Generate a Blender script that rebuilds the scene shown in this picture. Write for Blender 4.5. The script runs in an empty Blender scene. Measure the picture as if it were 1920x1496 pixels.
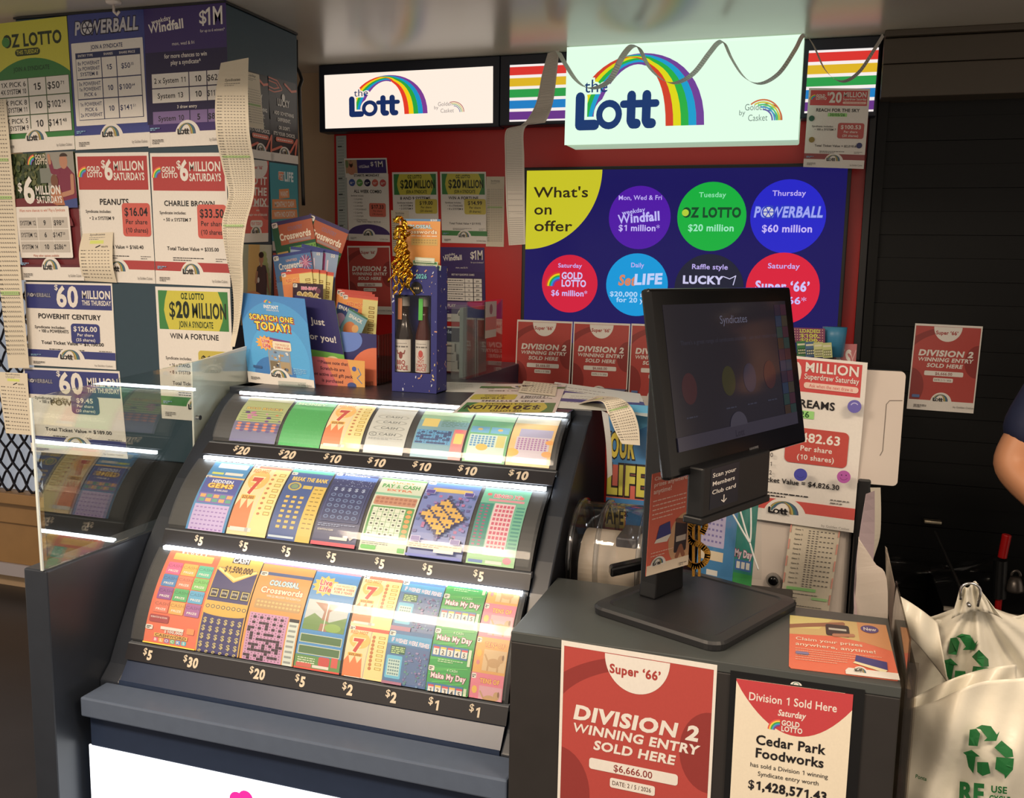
import bpy, bmesh, math, random
from mathutils import Vector, Matrix
from mathutils.geometry import tessellate_polygon
V = Vector
R = math.radians
scene = bpy.context.scene
COL = scene.collection

# ------------------------------------------------------------------ camera
CAMH = 1.60
FPX, PIT, ROL, YAW = 1760.0, R(8.08), R(-1.06), R(18.0)
UP = V((0, 0, 1))
fw0 = V((-math.sin(YAW), math.cos(YAW), 0)); rt0 = V((math.cos(YAW), math.sin(YAW), 0))
FWD = fw0*math.cos(PIT) - UP*math.sin(PIT)
dn0 = -(fw0*math.sin(PIT) + UP*math.cos(PIT))
RGT = rt0*math.cos(ROL) + dn0*math.sin(ROL)
DWN = -rt0*math.sin(ROL) + dn0*math.cos(ROL)
EYE = V((0, 0, CAMH))
cam = bpy.data.cameras.new('camera'); camo = bpy.data.objects.new('camera', cam); COL.objects.link(camo)
cam.sensor_width = 36; cam.sensor_fit = 'HORIZONTAL'; cam.lens = 36*FPX/1920; cam.clip_start = 0.05
m3 = Matrix((RGT, -DWN, -FWD)).transposed()
camo.matrix_world = Matrix.Translation(EYE) @ m3.to_4x4()
scene.camera = camo

# ------------------------------------------------------------------ world, lights, exposure
w = bpy.data.worlds.new('shop_ambient'); scene.world = w; w.use_nodes = True
bg = w.node_tree.nodes['Background']; bg.inputs[0].default_value = (1.0, 0.84, 0.68, 1); bg.inputs[1].default_value = 0.62
vs = scene.view_settings
vs.view_transform = 'Standard'; vs.look = 'None'; vs.gamma = 1; vs.use_curve_mapping = False; vs.exposure = 0.0

def area(name, loc, size, power, col, rot=(0, 0, 0), sy=None):
    l = bpy.data.lights.new(name, 'AREA'); l.energy = power; l.color = col; l.size = size
    if sy: l.shape = 'RECTANGLE'; l.size_y = sy
    o = bpy.data.objects.new(name, l); o.location = loc; o.rotation_euler = rot; COL.objects.link(o); return o
area('ceiling_lamp_front', (-0.9, -0.3, 2.85), 1.2, 34, (1, 0.79, 0.58), sy=0.5)
area('ceiling_lamp_right', (1.3, 0.6, 2.85), 1.2, 52, (1, 0.79, 0.58), sy=0.5)
area('ceiling_lamp_left', (-1.9, -0.1, 2.85), 1.2, 104, (1, 0.80, 0.60), sy=0.5)

# ------------------------------------------------------------------ measuring: a pixel of the photo met with a real plane
def ray(x, y): return RGT*((x-960)/FPX) + DWN*((y-748)/FPX) + FWD
def PY(x, y, Y): d = ray(x, y); return EYE + d*(Y/d.y)
def PX(x, y, X): d = ray(x, y); return EYE + d*(X/d.x)
def PZ(x, y, Z): d = ray(x, y); return EYE + d*((Z-CAMH)/d.z)
def PP(x, y, p, n): d = ray(x, y); return EYE + d*((p-EYE).dot(n)/d.dot(n))

# ------------------------------------------------------------------ materials
def lin(c):
    return tuple((x/255/12.92 if x/255 <= 0.04045 else ((x/255+0.055)/1.055)**2.4) for x in c[:3])
MATS = {}
def mat(name, col=(128, 128, 128), rough=0.5, metal=0.0, spec=0.5, noise=0.0, nscale=40, bump=0.0, emit=None, estr=0.0, coat=0.0):
    if name in MATS: return MATS[name]
    m = bpy.data.materials.new(name); m.use_nodes = True; nt = m.node_tree; b = nt.nodes['Principled BSDF']
    b.inputs['Base Color'].default_value = lin(col)+(1,); b.inputs['Roughness'].default_value = rough
    b.inputs['Metallic'].default_value = metal; b.inputs['Specular IOR Level'].default_value = spec
    b.inputs['Coat Weight'].default_value = coat
    if noise or bump:
        tc = nt.nodes.new('ShaderNodeTexCoord'); n = nt.nodes.new('ShaderNodeTexNoise'); n.inputs['Scale'].default_value = nscale
        n.inputs['Detail'].default_value = 4
        nt.links.new(tc.outputs['Object'], n.inputs['Vector'])
        if noise:
            mx = nt.nodes.new('ShaderNodeMix'); mx.data_type = 'RGBA'
            lc = lin(col); mx.inputs[6].default_value = tuple(max(0, x*(1-noise)) for x in lc)+(1,); mx.inputs[7].default_value = tuple(min(1, x*(1+noise)) for x in lc)+(1,)
            nt.links.new(n.outputs['Fac'], mx.inputs[0]); nt.links.new(mx.outputs[2], b.inputs['Base Color'])
        if bump:
            bp = nt.nodes.new('ShaderNodeBump'); bp.inputs['Strength'].default_value = bump; bp.inputs['Distance'].default_value = 0.004
            nt.links.new(n.outputs['Fac'], bp.inputs['Height']); nt.links.new(bp.outputs['Normal'], b.inputs['Normal'])
    if emit:
        b.inputs['Emission Color'].default_value = lin(emit)+(1,); b.inputs['Emission Strength'].default_value = estr
    MATS[name] = m; return m
def printmat(name, rough=0.5, spec=0.4, estr=0.0, coat=0.0, tint=(1, 1, 1)):
    """ink colours come from the sheet's own 'ink' attribute"""
    if name in MATS: return MATS[name]
    m = bpy.data.materials.new(name); m.use_nodes = True; nt = m.node_tree; b = nt.nodes['Principled BSDF']
    a = nt.nodes.new('ShaderNodeAttribute'); a.attribute_name = 'ink'
    b.inputs['Roughness'].default_value = rough; b.inputs['Specular IOR Level'].default_value = spec; b.inputs['Coat Weight'].default_value = coat
    b.inputs['Coat Roughness'].default_value = 0.15
    if not estr:
        hs = nt.nodes.new('ShaderNodeHueSaturation'); hs.inputs['Saturation'].default_value = 0.90; hs.inputs['Value'].default_value = 0.96; nt.links.new(a.outputs['Color'], hs.inputs['Color'])
    if estr:
        mx = nt.nodes.new('ShaderNodeMix'); mx.data_type = 'RGBA'; mx.blend_type = 'MULTIPLY'; mx.inputs[0].default_value = 1
        mx.inputs[7].default_value = tuple(tint)+(1,)
        nt.links.new(a.outputs['Color'], mx.inputs[6]); nt.links.new(mx.outputs[2], b.inputs['Emission Color'])
        b.inputs['Emission Strength'].default_value = estr; b.inputs['Base Color'].default_value = (0.02, 0.02, 0.02, 1)
    else:
        n = nt.nodes.new('ShaderNodeTexNoise'); n.inputs['Scale'].default_value = 60; n.inputs['Detail'].default_value = 3
        mr = nt.nodes.new('ShaderNodeMapRange'); mr.inputs[3].default_value = 0.94; mr.inputs[4].default_value = 1.04
        mx = nt.nodes.new('ShaderNodeMix'); mx.data_type = 'RGBA'; mx.blend_type = 'MULTIPLY'; mx.inputs[0].default_value = 1
        nt.links.new(n.outputs['Fac'], mr.inputs[0]); nt.links.new(hs.outputs['Color'], mx.inputs[6]); nt.links.new(mr.outputs[0], mx.inputs[7])
        nt.links.new(mx.outputs[2], b.inputs['Base Color'])
    MATS[name] = m; return m
def clearmat(name, tint=(235, 240, 240), fac=0.10, rough=0.03, haze=0.0):
    if name in MATS: return MATS[name]
    m = bpy.data.materials.new(name); m.use_nodes = True; nt = m.node_tree; nt.nodes.remove(nt.nodes['Principled BSDF'])
    out = nt.nodes['Material Output']; tr = nt.nodes.new('ShaderNodeBsdfTransparent'); tr.inputs[0].default_value = lin(tint)+(1,)
    gl = nt.nodes.new('ShaderNodeBsdfGlossy'); gl.inputs['Roughness'].default_value = rough
    lf = nt.nodes.new('ShaderNodeLayerWeight'); lf.inputs[0].default_value = 0.5
    lw = nt.nodes.new('ShaderNodeMath'); lw.operation = 'POWER'; lw.inputs[1].default_value = 4.0; nt.links.new(lf.outputs['Facing'], lw.inputs[0])
    ad = nt.nodes.new('ShaderNodeMath'); ad.operation = 'MULTIPLY_ADD'; ad.inputs[1].default_value = 0.85; ad.inputs[2].default_value = fac; ad.use_clamp = True
    mx = nt.nodes.new('ShaderNodeMixShader'); nt.links.new(lw.outputs[0], ad.inputs[0]); nt.links.new(ad.outputs[0], mx.inputs[0])
    nt.links.new(tr.outputs[0], mx.inputs[1]); nt.links.new(gl.outputs[0], mx.inputs[2])
    last = mx
    if haze:
        df = nt.nodes.new('ShaderNodeBsdfDiffuse'); df.inputs[0].default_value = (0.8, 0.8, 0.8, 1)
        m2 = nt.nodes.new('ShaderNodeMixShader'); m2.inputs[0].default_value = haze
        nt.links.new(mx.outputs[0], m2.inputs[1]); nt.links.new(df.outputs[0], m2.inputs[2]); last = m2
    nt.links.new(last.outputs[0], out.inputs[0]); MATS[name] = m; return m
PAPER = printmat('printed_paper', 0.5, 0.35)
GLOSSY = printmat('glossy_print', 0.33, 0.45, coat=0.10)
BLACK = mat('black_laminate', (42, 47, 56), 0.34, noise=0.12, nscale=25)
BLACKM = mat('matte_black_plastic', (15, 16, 19), 0.45, noise=0.1)
CHROME = mat('chrome', (200, 200, 200), 0.15, metal=1)
WHITEP = mat('white_plastic', (214, 206, 200), 0.4, noise=0.03)
CLEAR = clearmat('clear_acrylic', fac=.05)
LED = mat('led_tube', (255, 255, 255), 0.5, emit=(240, 248, 255), estr=24.0)

# ------------------------------------------------------------------ object helpers
def tag(o, label=None, cat=None, group=None, kind=None):
    if label: o['label'] = label
    if cat: o['category'] = cat
    if group: o['group'] = group
    if kind: o['kind'] = kind
    return o
def thing(name, label, cat, loc, group=None):
    o = bpy.data.objects.new(name, None); COL.objects.link(o); o.location = loc; o.empty_display_size = 0.05
    return tag(o, label, cat, group)
def link(name, me, m, parent=None):
    xs = [v.co for v in me.vertices]
    lo = V((min(c.x for c in xs), min(c.y for c in xs), min(c.z for c in xs))); hi = V((max(c.x for c in xs), max(c.y for c in xs), max(c.z for c in xs)))
    org = V(((lo.x+hi.x)/2, (lo.y+hi.y)/2, lo.z))
    me.transform(Matrix.Translation(-org)); me.materials.append(m)
    o = bpy.data.objects.new(name, me); COL.objects.link(o); o.location = org
    if parent:
        o.parent = parent; base = V(parent.location); p = parent.parent
        while p: base += V(p.location); p = p.parent
        o.location = org - base
    return o
def frame(u):
    u = V(u).normalized(); a = V((0, 0, 1)) if abs(u.z) < 0.9 else V((1, 0, 0)); b = u.cross(a).normalized(); return u, b, u.cross(b).normalized()
class MB:
    def __init__(s): s.v = []; s.f = []
    def add(s, vs_, fs):
        k = len(s.v); s.v += [V(p) for p in vs_]; s.f += [tuple(i+k for i in f) for f in fs]; return s
    def box(s, a, b):
        (x0, y0, z0), (x1, y1, z1) = a, b
        return s.obox(V(a), V((x1-x0, 0, 0)), V((0, y1-y0, 0)), V((0, 0, z1-z0)))
    def obox(s, o, u, v, w_):
        p = [o, o+u, o+u+v, o+v, o+w_, o+u+w_, o+u+v+w_, o+v+w_]
        f = [(0, 3, 2, 1), (4, 5, 6, 7), (0, 1, 5, 4), (1, 2, 6, 5), (2, 3, 7, 6), (3, 0, 4, 7)]
        if u.cross(v).dot(w_) < 0: f = [tuple(reversed(q)) for q in f]
        return s.add(p, f)
    def prism(s, pts, d):
        """closed outline of 3D points swept by d"""
        pts = [V(p) for p in pts]; d = V(d); n = len(pts); tr = tessellate_polygon([pts])
        nrm = sum(((pts[i]).cross(pts[(i+1) % n]) for i in range(n)), V())
        fl = nrm.dot(d) > 0
        f = []
        for t in tr:
            a, b, c = t; tn = (pts[b]-pts[a]).cross(pts[c]-pts[a])
            t = t if tn.dot(d) < 0 else (a, c, b)
            f.append(t); f.append((t[0]+n, t[2]+n, t[1]+n))
        for i in range(n):
            j = (i+1) % n; q = (i, j, j+n, i+n); f.append(q if fl else tuple(reversed(q)))
        return s.add(pts+[p+d for p in pts], f)
    def cyl(s, p0, p1, r0, r1=None, n=24, cap=True):
        p0, p1 = V(p0), V(p1); r1 = r0 if r1 is None else r1; u, a, b = frame(p1-p0)
        vs_ = [p0+(a*math.cos(2*math.pi*i/n)+b*math.sin(2*math.pi*i/n))*r0 for i in range(n)]+[p1+(a*math.cos(2*math.pi*i/n)+b*math.sin(2*math.pi*i/n))*r1 for i in range(n)]
        f = [(i, i+n, (i+1) % n+n, (i+1) % n) for i in range(n)]
        if cap: f += [tuple(range(n)), tuple(range(2*n-1, n-1, -1))]
        return s.add(vs_, f)
    def ring(s, p0, p1, ro, ri, n=48):
        p0, p1 = V(p0), V(p1); u, a, b = frame(p1-p0); c = [a*math.cos(2*math.pi*i/n)+b*math.sin(2*math.pi*i/n) for i in range(n)]
        vs_ = [p0+q*ro for q in c]+[p1+q*ro for q in c]+[p1+q*ri for q in c]+[p0+q*ri for q in c]
        f = []
        for i in range(n):
            j = (i+1) % n
            for k in range(4): l = (k+1) % 4; f.append((i+k*n, i+l*n, j+l*n, j+k*n))
        return s.add(vs_, f)
    def lathe(s, prof, c, axis=(0, 0, 1), n=28):
        u, a, b = frame(axis); c = V(c); k = len(prof)
        vs_ = [c+u*h+(a*math.cos(2*math.pi*i/n)+b*math.sin(2*math.pi*i/n))*r for r, h in prof for i in range(n)]
        f = []
        for q in range(k-1):
            for i in range(n):
                j = (i+1) % n; f.append((q*n+i, q*n+n+i, q*n+n+j, q*n+j))
        f.append(tuple(range(n))); f.append(tuple(range(k*n-1, (k-1)*n-1, -1)))
        return s.add(vs_, f)
    def tube(s, path, r, n=8, closed=False):
        P = [V(p) for p in path]; k = len(P); vs_ = []; pa = None
        for i, p in enumerate(P):
            t = (P[min(i+1, k-1)]-P[max(i-1, 0)]).normalized()
            if pa is None: _, a, b = frame(t)
            else: a = (pa-t*pa.dot(t)).normalized()
            b = t.cross(a); pa = a; rr = r[i] if isinstance(r, (list, tuple)) else r
            vs_ += [p+(a*math.cos(2*math.pi*j/n)+b*math.sin(2*math.pi*j/n))*rr for j in range(n)]
        f = [(q*n+j, q*n+(j+1) % n, q*n+n+(j+1) % n, q*n+n+j) for q in range(k-1) for j in range(n)]
        f += [tuple(range(n-1, -1, -1)), tuple(range((k-1)*n, k*n))]
        return s.add(vs_, f)
    def grid(s, fn, nu, nv):
        vs_ = [fn(i/nu, j/nv) for j in range(nv+1) for i in range(nu+1)]
        return s.add(vs_, [(j*(nu+1)+i, j*(nu+1)+i+1, (j+1)*(nu+1)+i+1, (j+1)*(nu+1)+i) for j in range(nv) for i in range(nu)])
    def build(s, name, m, parent=None, bevel=0.0, smooth=False, solid=0.0, sub=0):
        me = bpy.data.meshes.new(name); me.from_pydata([tuple(p) for p in s.v], [], s.f); me.validate(); me.update()
        if smooth: me.shade_smooth()
        o = link(name, me, m, parent)
        if solid: md = o.modifiers.new('solid', 'SOLIDIFY'); md.thickness = solid; md.offset = 0
        if bevel: md = o.modifiers.new('bevel', 'BEVEL'); md.width = bevel; md.segments = 2; md.limit_method = 'ANGLE'; md.angle_limit = R(40)
        if sub: md = o.modifiers.new('sub', 'SUBSURF'); md.levels = sub; md.render_levels = sub
        return o

# ------------------------------------------------------------------ lettering
GLY = {}
_fc = bpy.data.curves.new('lettering', 'FONT'); _fc.size = 1; _fc.resolution_u = 3
_fo = bpy.data.objects.new('lettering', _fc)
OFF = [0.0, 0.014, 0.025, 0.036, 0.046, 0.10]
HOLD = {'$': 1, '*': 0, 'M': 1, 'W': 1, 'N': 3, '@': 0, '%': 1, '&': 1, '8': 3, '6': 3, '9': 3}
def _mesh(body, off):
    _fc.body = body; _fc.offset = off; me = bpy.data.meshes.new_from_object(_fo)
    vs_ = [(v.co.x, v.co.y) for v in me.vertices]; fs = [tuple(p.vertices) for p in me.polygons]; bpy.data.meshes.remove(me); return vs_, fs
def glyph(ch, b):
    k = (ch, b)
    if k not in GLY:
        if ch == '1':
            s_ = .085+2*OFF[b]; xs = .30-OFF[b]; f_ = .095+1.4*OFF[b]
            pts = [(xs, -OFF[b]*.3), (xs+s_, -OFF[b]*.3), (xs+s_, .682), (xs+s_*.45, .682), (xs-.16, .575), (xs-.16, .575-f_), (xs, .655-f_)]
            vs_, fs = pts, [tuple(t) for t in tessellate_polygon([[V((x, y, 0)) for x, y in pts]])]
        else: vs_, fs = ([], []) if ch == ' ' else _mesh(ch, OFF[b if b == 5 else min(b, HOLD.get(ch, 9))])
        if (ch, 'w') not in GLY:
            a = max(x for x, y in _mesh('H'+ch+'H', 0)[0]); h = max(x for x, y in _mesh('HH', 0)[0]); GLY[(ch, 'w')] = a-h if ch != '1' else .52
        GLY[k] = (vs_, fs, GLY[(ch, 'w')]+(OFF[b]*1.2 if b < 5 else 0))
    return GLY[k]
CAPH = 0.682

class Sheet:
    """a flat printed thing: ink laid on paper, y runs down; later mapped onto its plane or curve"""
    def __init__(s, W, H, base=(225, 222, 216)):
        s.W, s.H, s.base = W, H, base; s.v = []; s.f = []; s.c = []; s.k = 0
    def _add(s, vs_, fs, c):
        s.k += 1; o = len(s.v); s.v += [(x, y, s.k) for x, y in vs_]; s.f += [tuple(i+o for i in f) for f in fs]; s.c += [c]*len(fs)
    def poly(s, pts, c):
        if len(pts) <= 4: s._add(pts, [tuple(range(len(pts)))], c)
        else: s._add(pts, [tuple(t) for t in tessellate_polygon([[V((x, y, 0)) for x, y in pts]])], c)
    def rect(s, x0, y0, x1, y1, c): s.poly([(x0, y0), (x1, y0), (x1, y1), (x0, y1)], c)
    def rrect(s, x0, y0, x1, y1, r, c, n=4):
        pts = []
        for cx, cy, a in ((x1-r, y0+r, -90), (x1-r, y1-r, 0), (x0+r, y1-r, 90), (x0+r, y0+r, 180)):
            pts += [(cx+r*math.cos(R(a+90*i/n)), cy+r*math.sin(R(a+90*i/n))) for i in range(n+1)]
        s.poly(pts, c)
    def ell(s, cx, cy, rx, ry, c, n=32, a0=0, a1=360):
        full = a1-a0 >= 360; m = n if full else n+1
        pts = [(cx+rx*math.cos(R(a0+(a1-a0)*i/n)), cy+ry*math.sin(R(a0+(a1-a0)*i/n))) for i in range(m)]
        s.poly(pts, c)
    def circ(s, cx, cy, r, c, n=32): s.ell(cx, cy, r, r, c, n)
    def ringp(s, cx, cy, ro, ri, c, n=24, a0=0, a1=360, ey=1.0):
        o = [(math.cos(R(a0+(a1-a0)*i/n)), math.sin(R(a0+(a1-a0)*i/n))*ey) for i in range(n+1)]
        s._add([(cx+x*ro, cy+y*ro) for x, y in o]+[(cx+x*ri, cy+y*ri) for x, y in o], [(i, i+1, i+n+2, i+n+1) for i in range(n)], c)
    def stroke(s, pts, w_, c, cap=True):
        s.k += 1; k = s.k; r = w_/2
        for (x0, y0), (x1, y1) in zip(pts, pts[1:]):
            L = math.hypot(x1-x0, y1-y0) or 1; nx, ny = -(y1-y0)/L*r, (x1-x0)/L*r
            s._add([(x0+nx, y0+ny), (x1+nx, y1+ny), (x1-nx, y1-ny), (x0-nx, y0-ny)], [(0, 1, 2, 3)], c)
        if cap:
            for x, y in pts: s.ell(x, y, r, r, c, 12)
    def band(s, A, B, c):
        n = len(A); s._add(list(A)+list(B), [(i, i+1, i+1+n, i+n) for i in range(n-1)], c)
    def text(s, x, y, cap, t, c, b=1, al='c', w=None, shear=0.0, rot=0.0, ol=None, track=0.0, maxw=None, bend=None):
        sz = cap/CAPH; track0 = track; adv = sum(glyph(ch, b)[2]+track for ch in t)*sz; sx = 1.0
        if w: sx = w/adv
        elif maxw and adv > maxw: sx = maxw/adv
        adv *= sx; x0 = x-(adv/2 if al == 'c' else adv if al == 'r' else 0); cr, sr = math.cos(R(rot)), math.sin(R(rot))
        for bb, col in ([(5, ol)] if ol else [])+[(b, c)]:
            px = x0; vs_, fs = [], []
            for ch in t:
                gv, gf, ga = glyph(ch, bb); o = len(vs_)
                for gx, gy in gv:
                    X_ = px-x+(gx+shear*gy)*sz*sx; Y_ = -gy*sz
                    if bend: Y_ += bend(X_)
                    vs_.append((x+X_*cr-Y_*sr, y+X_*sr+Y_*cr))
                fs += [tuple(i+o for i in f) for f in gf]; px += (glyph(ch, b)[2]+track)*sz*sx
            if fs: s._add(vs_, fs, col)
    def fine(s, x0, x1, y, c, n=1, dy=3, h=1.0, al='l', seed=0):
        """print too small to read: broken hairlines"""
        rnd = random.Random(seed+int(x0*7+y*13)); vs_, fs = [], []
        for i in range(n):
            L = (x1-x0)*(1.0 if i < n-1 or n == 1 else 0.6); xs = x0+(0 if al == 'l' else ((x1-x0)-L)/2); xe = xs+L; q = xs
            while q < xe:
                l = min(rnd.uniform(1.5, 5)*h, xe-q); o = len(vs_); yy = y+i*dy
                vs_ += [(q, yy), (q+l, yy), (q+l, yy+h), (q, yy+h)]; fs.append((o, o+1, o+2, o+3)); q += l+h*0.8
        if fs: s._add(vs_, fs, c)
    def cells(s, x, y, nx, ny, dx, dy, w_, h, c, skip=None):
        vs_, fs = [], []
        for j in range(ny):
            for i in range(nx):
                if skip and skip(i, j): continue
                o = len(vs_); a, b = x+i*dx, y+j*dy; vs_ += [(a, b), (a+w_, b), (a+w_, b+h), (a, b+h)]; fs.append((o, o+1, o+2, o+3))
        if fs: s._add(vs_, fs, c)
    def dots(s, x, y, nx, ny, dx, dy, r, c, n=10, skip=None):
        vs_, fs = [], []
        for j in range(ny):
            for i in range(nx):
                if skip and skip(i, j): continue
                o = len(vs_); vs_ += [(x+i*dx+r*math.cos(2*math.pi*q/n), y+j*dy+r*math.sin(2*math.pi*q/n)) for q in range(n)]; fs.append(tuple(range(o, o+n)))
        if fs: s._add(vs_, fs, c)
    def clipbox(s): pass
    def build(s, name, m, fn, parent=None, cuts=0, ucuts=0, thick=0.0006, eps=0.00005, outline=None):
        """fn(u, v) -> (point, normal)"""
        bm = bmesh.new(); lay = bm.loops.layers.float_color.new('ink')
        W, H = s.W, s.H
        def face(vs_, c):
            try: f = bm.faces.new(vs_)
            except ValueError: return
            cc = lin(c)+(1,)
            for l in f.loops: l[lay] = cc
        if s.base is not None:
            pts = outline or [(0, 0), (W, 0), (W, H), (0, H)]
            a = [bm.verts.new((x, y, 0)) for x, y in pts]; b = [bm.verts.new((x, y, -1000)) for x, y in pts]
            face(a, s.base); face(list(reversed(b)), s.base)
            for i in range(len(pts)): j = (i+1) % len(pts); face([a[i], b[i], b[j], a[j]], s.base)
        vv = [bm.verts.new(p) for p in s.v]
        for f, c in zip(s.f, s.c): face([vv[i] for i in f], c)
        # ink never runs off the sheet
        if s.base is not None:
            for co, no in (((0, 0, 0), (-1, 0, 0)), ((W, 0, 0), (1, 0, 0)), ((0, 0, 0), (0, -1, 0)), ((0, H, 0), (0, 1, 0))):
                fs = [f for f in bm.faces if f.verts[0].co.z > 0]
                es = {e for f in fs for e in f.edges}; vs2 = {v for f in fs for v in f.verts}
                bmesh.ops.bisect_plane(bm, geom=list(fs)+list(es)+list(vs2), plane_co=co, plane_no=no, clear_outer=True, dist=1e-6)
        def cut(co, no): bmesh.ops.bisect_plane(bm, geom=bm.faces[:]+bm.edges[:]+bm.verts[:], plane_co=co, plane_no=no, dist=1e-6)
        for i in range(1, cuts): cut((0, H*i/cuts, 0), (0, 1, 0))
        for i in range(1, ucuts): cut((W*i/ucuts, 0, 0), (1, 0, 0))
        for v in bm.verts:
            p, n = fn(v.co.x/W, v.co.y/H); k = v.co.z
            v.co = p + n*(k*eps if k >= 0 else -thick)
        bmesh.ops.recalc_face_normals(bm, faces=[f for f in bm.faces if len(f.verts) < 3]) if False else None
        me = bpy.data.meshes.new(name); bm.to_mesh(me); bm.free()
        return link(name, me, m, parent)
def flat(P0, U, Vv):
    """plane map from the top-left corner, the top edge and the left edge"""
    n = Vv.cross(U).normalized()
    if n.dot(EYE-P0) < 0: n = -n
    return lambda u, v: (P0+U*u+Vv*v, n)
def quad(tl, tr, bl, plane, h=None):
    """corners measured in the photo, met with the real plane"""
    k, d = plane; f = {'Y': PY, 'X': PX, 'Z': PZ}[k]
    a, b = f(*tl, d), f(*tr, d)
    c = V((0, 0, -h)) if h else f(*bl, d)-a
    return flat(a, b-a, c)
def cr(P, t):
    """smooth line through points, t in 0..1"""
    n = len(P)-1; q = min(max(t, 0), 1)*n; i = min(int(q), n-1); f = q-i
    p0, p1, p2, p3 = P[max(i-1, 0)], P[i], P[i+1], P[min(i+2, n)]
    return (p1*2+(p2-p0)*f+(p0*2-p1*5+p2*4-p3)*f*f+(p1*3-p0-p2*3+p3)*f*f*f)*0.5
def ribbon(L, Rr):
    L = [V(p) for p in L]; Rr = [V(p) for p in Rr]
    def fn(u, v):
        a, b = cr(L, v), cr(Rr, v); e = 0.004
        t = (cr(L, min(v+e, 1))-cr(L, max(v-e, 0)))+(cr(Rr, min(v+e, 1))-cr(Rr, max(v-e, 0)))
        n = t.cross(b-a).normalized()
        if n.dot(EYE-a) < 0: n = -n
        return a.lerp(b, u), n
    return fn
# ------------------------------------------------------------------ artwork
WHT = (232, 228, 222); NAVY = (28, 42, 96); INK = (34, 32, 36); RED = (204, 44, 46); GRY = (120, 116, 114)
BOW = [(228, 62, 44), (244, 214, 20), (40, 172, 72), (20, 156, 220), (122, 62, 160)]
def bez(p, t):
    a, b, c, d = p; s = 1-t
    return (a[0]*s**3+3*b[0]*s*s*t+3*c[0]*s*t*t+d[0]*t**3, a[1]*s**3+3*b[1]*s*s*t+3*c[1]*s*t*t+d[1]*t**3)
def logo(sh, x, y, s, dark=NAVY, halo=WHT, the=True, bow=BOW, n=14):
    """rainbow arch over a rounded four letter word; x, y is the foot of its first letter, s that letter's height"""
    T = lambda p: (x+p[0]*s, y+p[1]*s)
    O = [(.05, -.23), (-.05, -2.40), (3.80, -2.75), (3.83, -.06)]; I = [(.60, -.23), (1.03, -2.0), (2.65, -2.40), (2.72, -.06)]
    for k in range(5):
        f0, f1 = k/5, (k+1)/5
        for a0, a1, rev in ((0, .60, False), (.40, 1, True)):
            A, B = [], []
            for i in range(n+1):
                t = a0+(a1-a0)*i/n; o, q = bez(O, t), bez(I, t)
                if rev: g = min(1, (t-.40)/.22); q = (o[0]+(q[0]-o[0])*g, o[1]+(q[1]-o[1])*g)
                A.append(T((o[0]+(q[0]-o[0])*f0, o[1]+(q[1]-o[1])*f0))); B.append(T((o[0]+(q[0]-o[0])*f1, o[1]+(q[1]-o[1])*f1)))
            sh.band(A, B, bow[4-k] if rev else bow[k])
    def letters(c, e):
        sh.stroke([T((.14, -.88)), T((.14, -.14)), T((.60, -.14))], (.28+e)*s, c)
        sh.ringp(*T((1.03, -.40)), (.39+e/2)*s, (.2-e/2)*s if e == 0 else .02*s, c)
        for q in (1.69, 2.14): sh.stroke([T((q, -.88)), T((q, -.22)), T((q+.05, -.14)), T((q+.17, -.14))], (.26+e)*s, c)
        sh.stroke([T((1.45, -.66)), T((2.42, -.66))], (.2+e)*s, c)
    if halo: letters(halo, .16)
    letters(dark, 0)
    if halo: sh.ringp(*T((1.03, -.40)), .2*s, .0*s, halo)
    if the and halo:
        sh.text(*T((.62, -1.0)), .34*s, 'the', halo, 5, w=.80*s); sh.text(*T((.62, -1.0)), .34*s, 'the', dark, 0, w=.72*s)
MINI = [(150, 120, 60), (190, 170, 80), (70, 120, 110), (60, 110, 140), (80, 90, 120)]
def badge(sh, x, y, s):
    """small logo on a white dome"""
    sh.ell(x, y, 2.1*s, 2.2*s, WHT, 24, 180, 360); logo(sh, x-1.62*s, y-.28*s, .78*s, INK, WHT, False, MINI, 8)
def caskets(sh, x, y, s, c=GRY):
    sh.text(x-.2*s, y-1.05*s, s*.62, 'Golden', c, 0, 'r', w=2.3*s); sh.text(x, y, s*.62, 'Casket', c, 0, 'r', w=2.1*s)
    sh.text(x-2.75*s, y-.6*s, s*.5, 'by', c, 0, 'c')
    for k, q in enumerate([(170, 70, 60), (200, 190, 80), (80, 170, 130), (90, 110, 170)]):
        r0 = (1.35-.17*k)*s; sh.ringp(x-.1*s, y, r0*1.25, r0*1.25-.1*s, q, 16, -110+k*8, 0)
def foot(sh, band, h=.105, bh=.075, tag_=True):
    W, H = sh.W, sh.H; y = H*(1-h)
    if band: sh.rect(0, y-H*bh, W, y, band)
    sh.rect(0, y, W, H, WHT); badge(sh, W*.5, y+H*.035, W*.075)
    sh.fine(W*.06, W*.2, y+H*.05, GRY, 3, H*.012, H*.006); sh.text(W*.87, y+H*.075, H*.02, 'by Golden Casket', GRY, 0, maxw=W*.2)
    if tag_ and band: sh.fine(W*.04, W*.16, y-H*.035, (120, 170, 210), 2, H*.012, H*.008)
def windfall(sh, x, y, w_, c=WHT, rot=-4):
    sh.text(x-w_*.14, y-w_*.2, w_*.1, 'weekday', c, 1, rot=rot-4, w=w_*.55); sh.text(x, y, w_*.2, 'Windfall', c, 3, rot=rot, w=w_)
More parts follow.
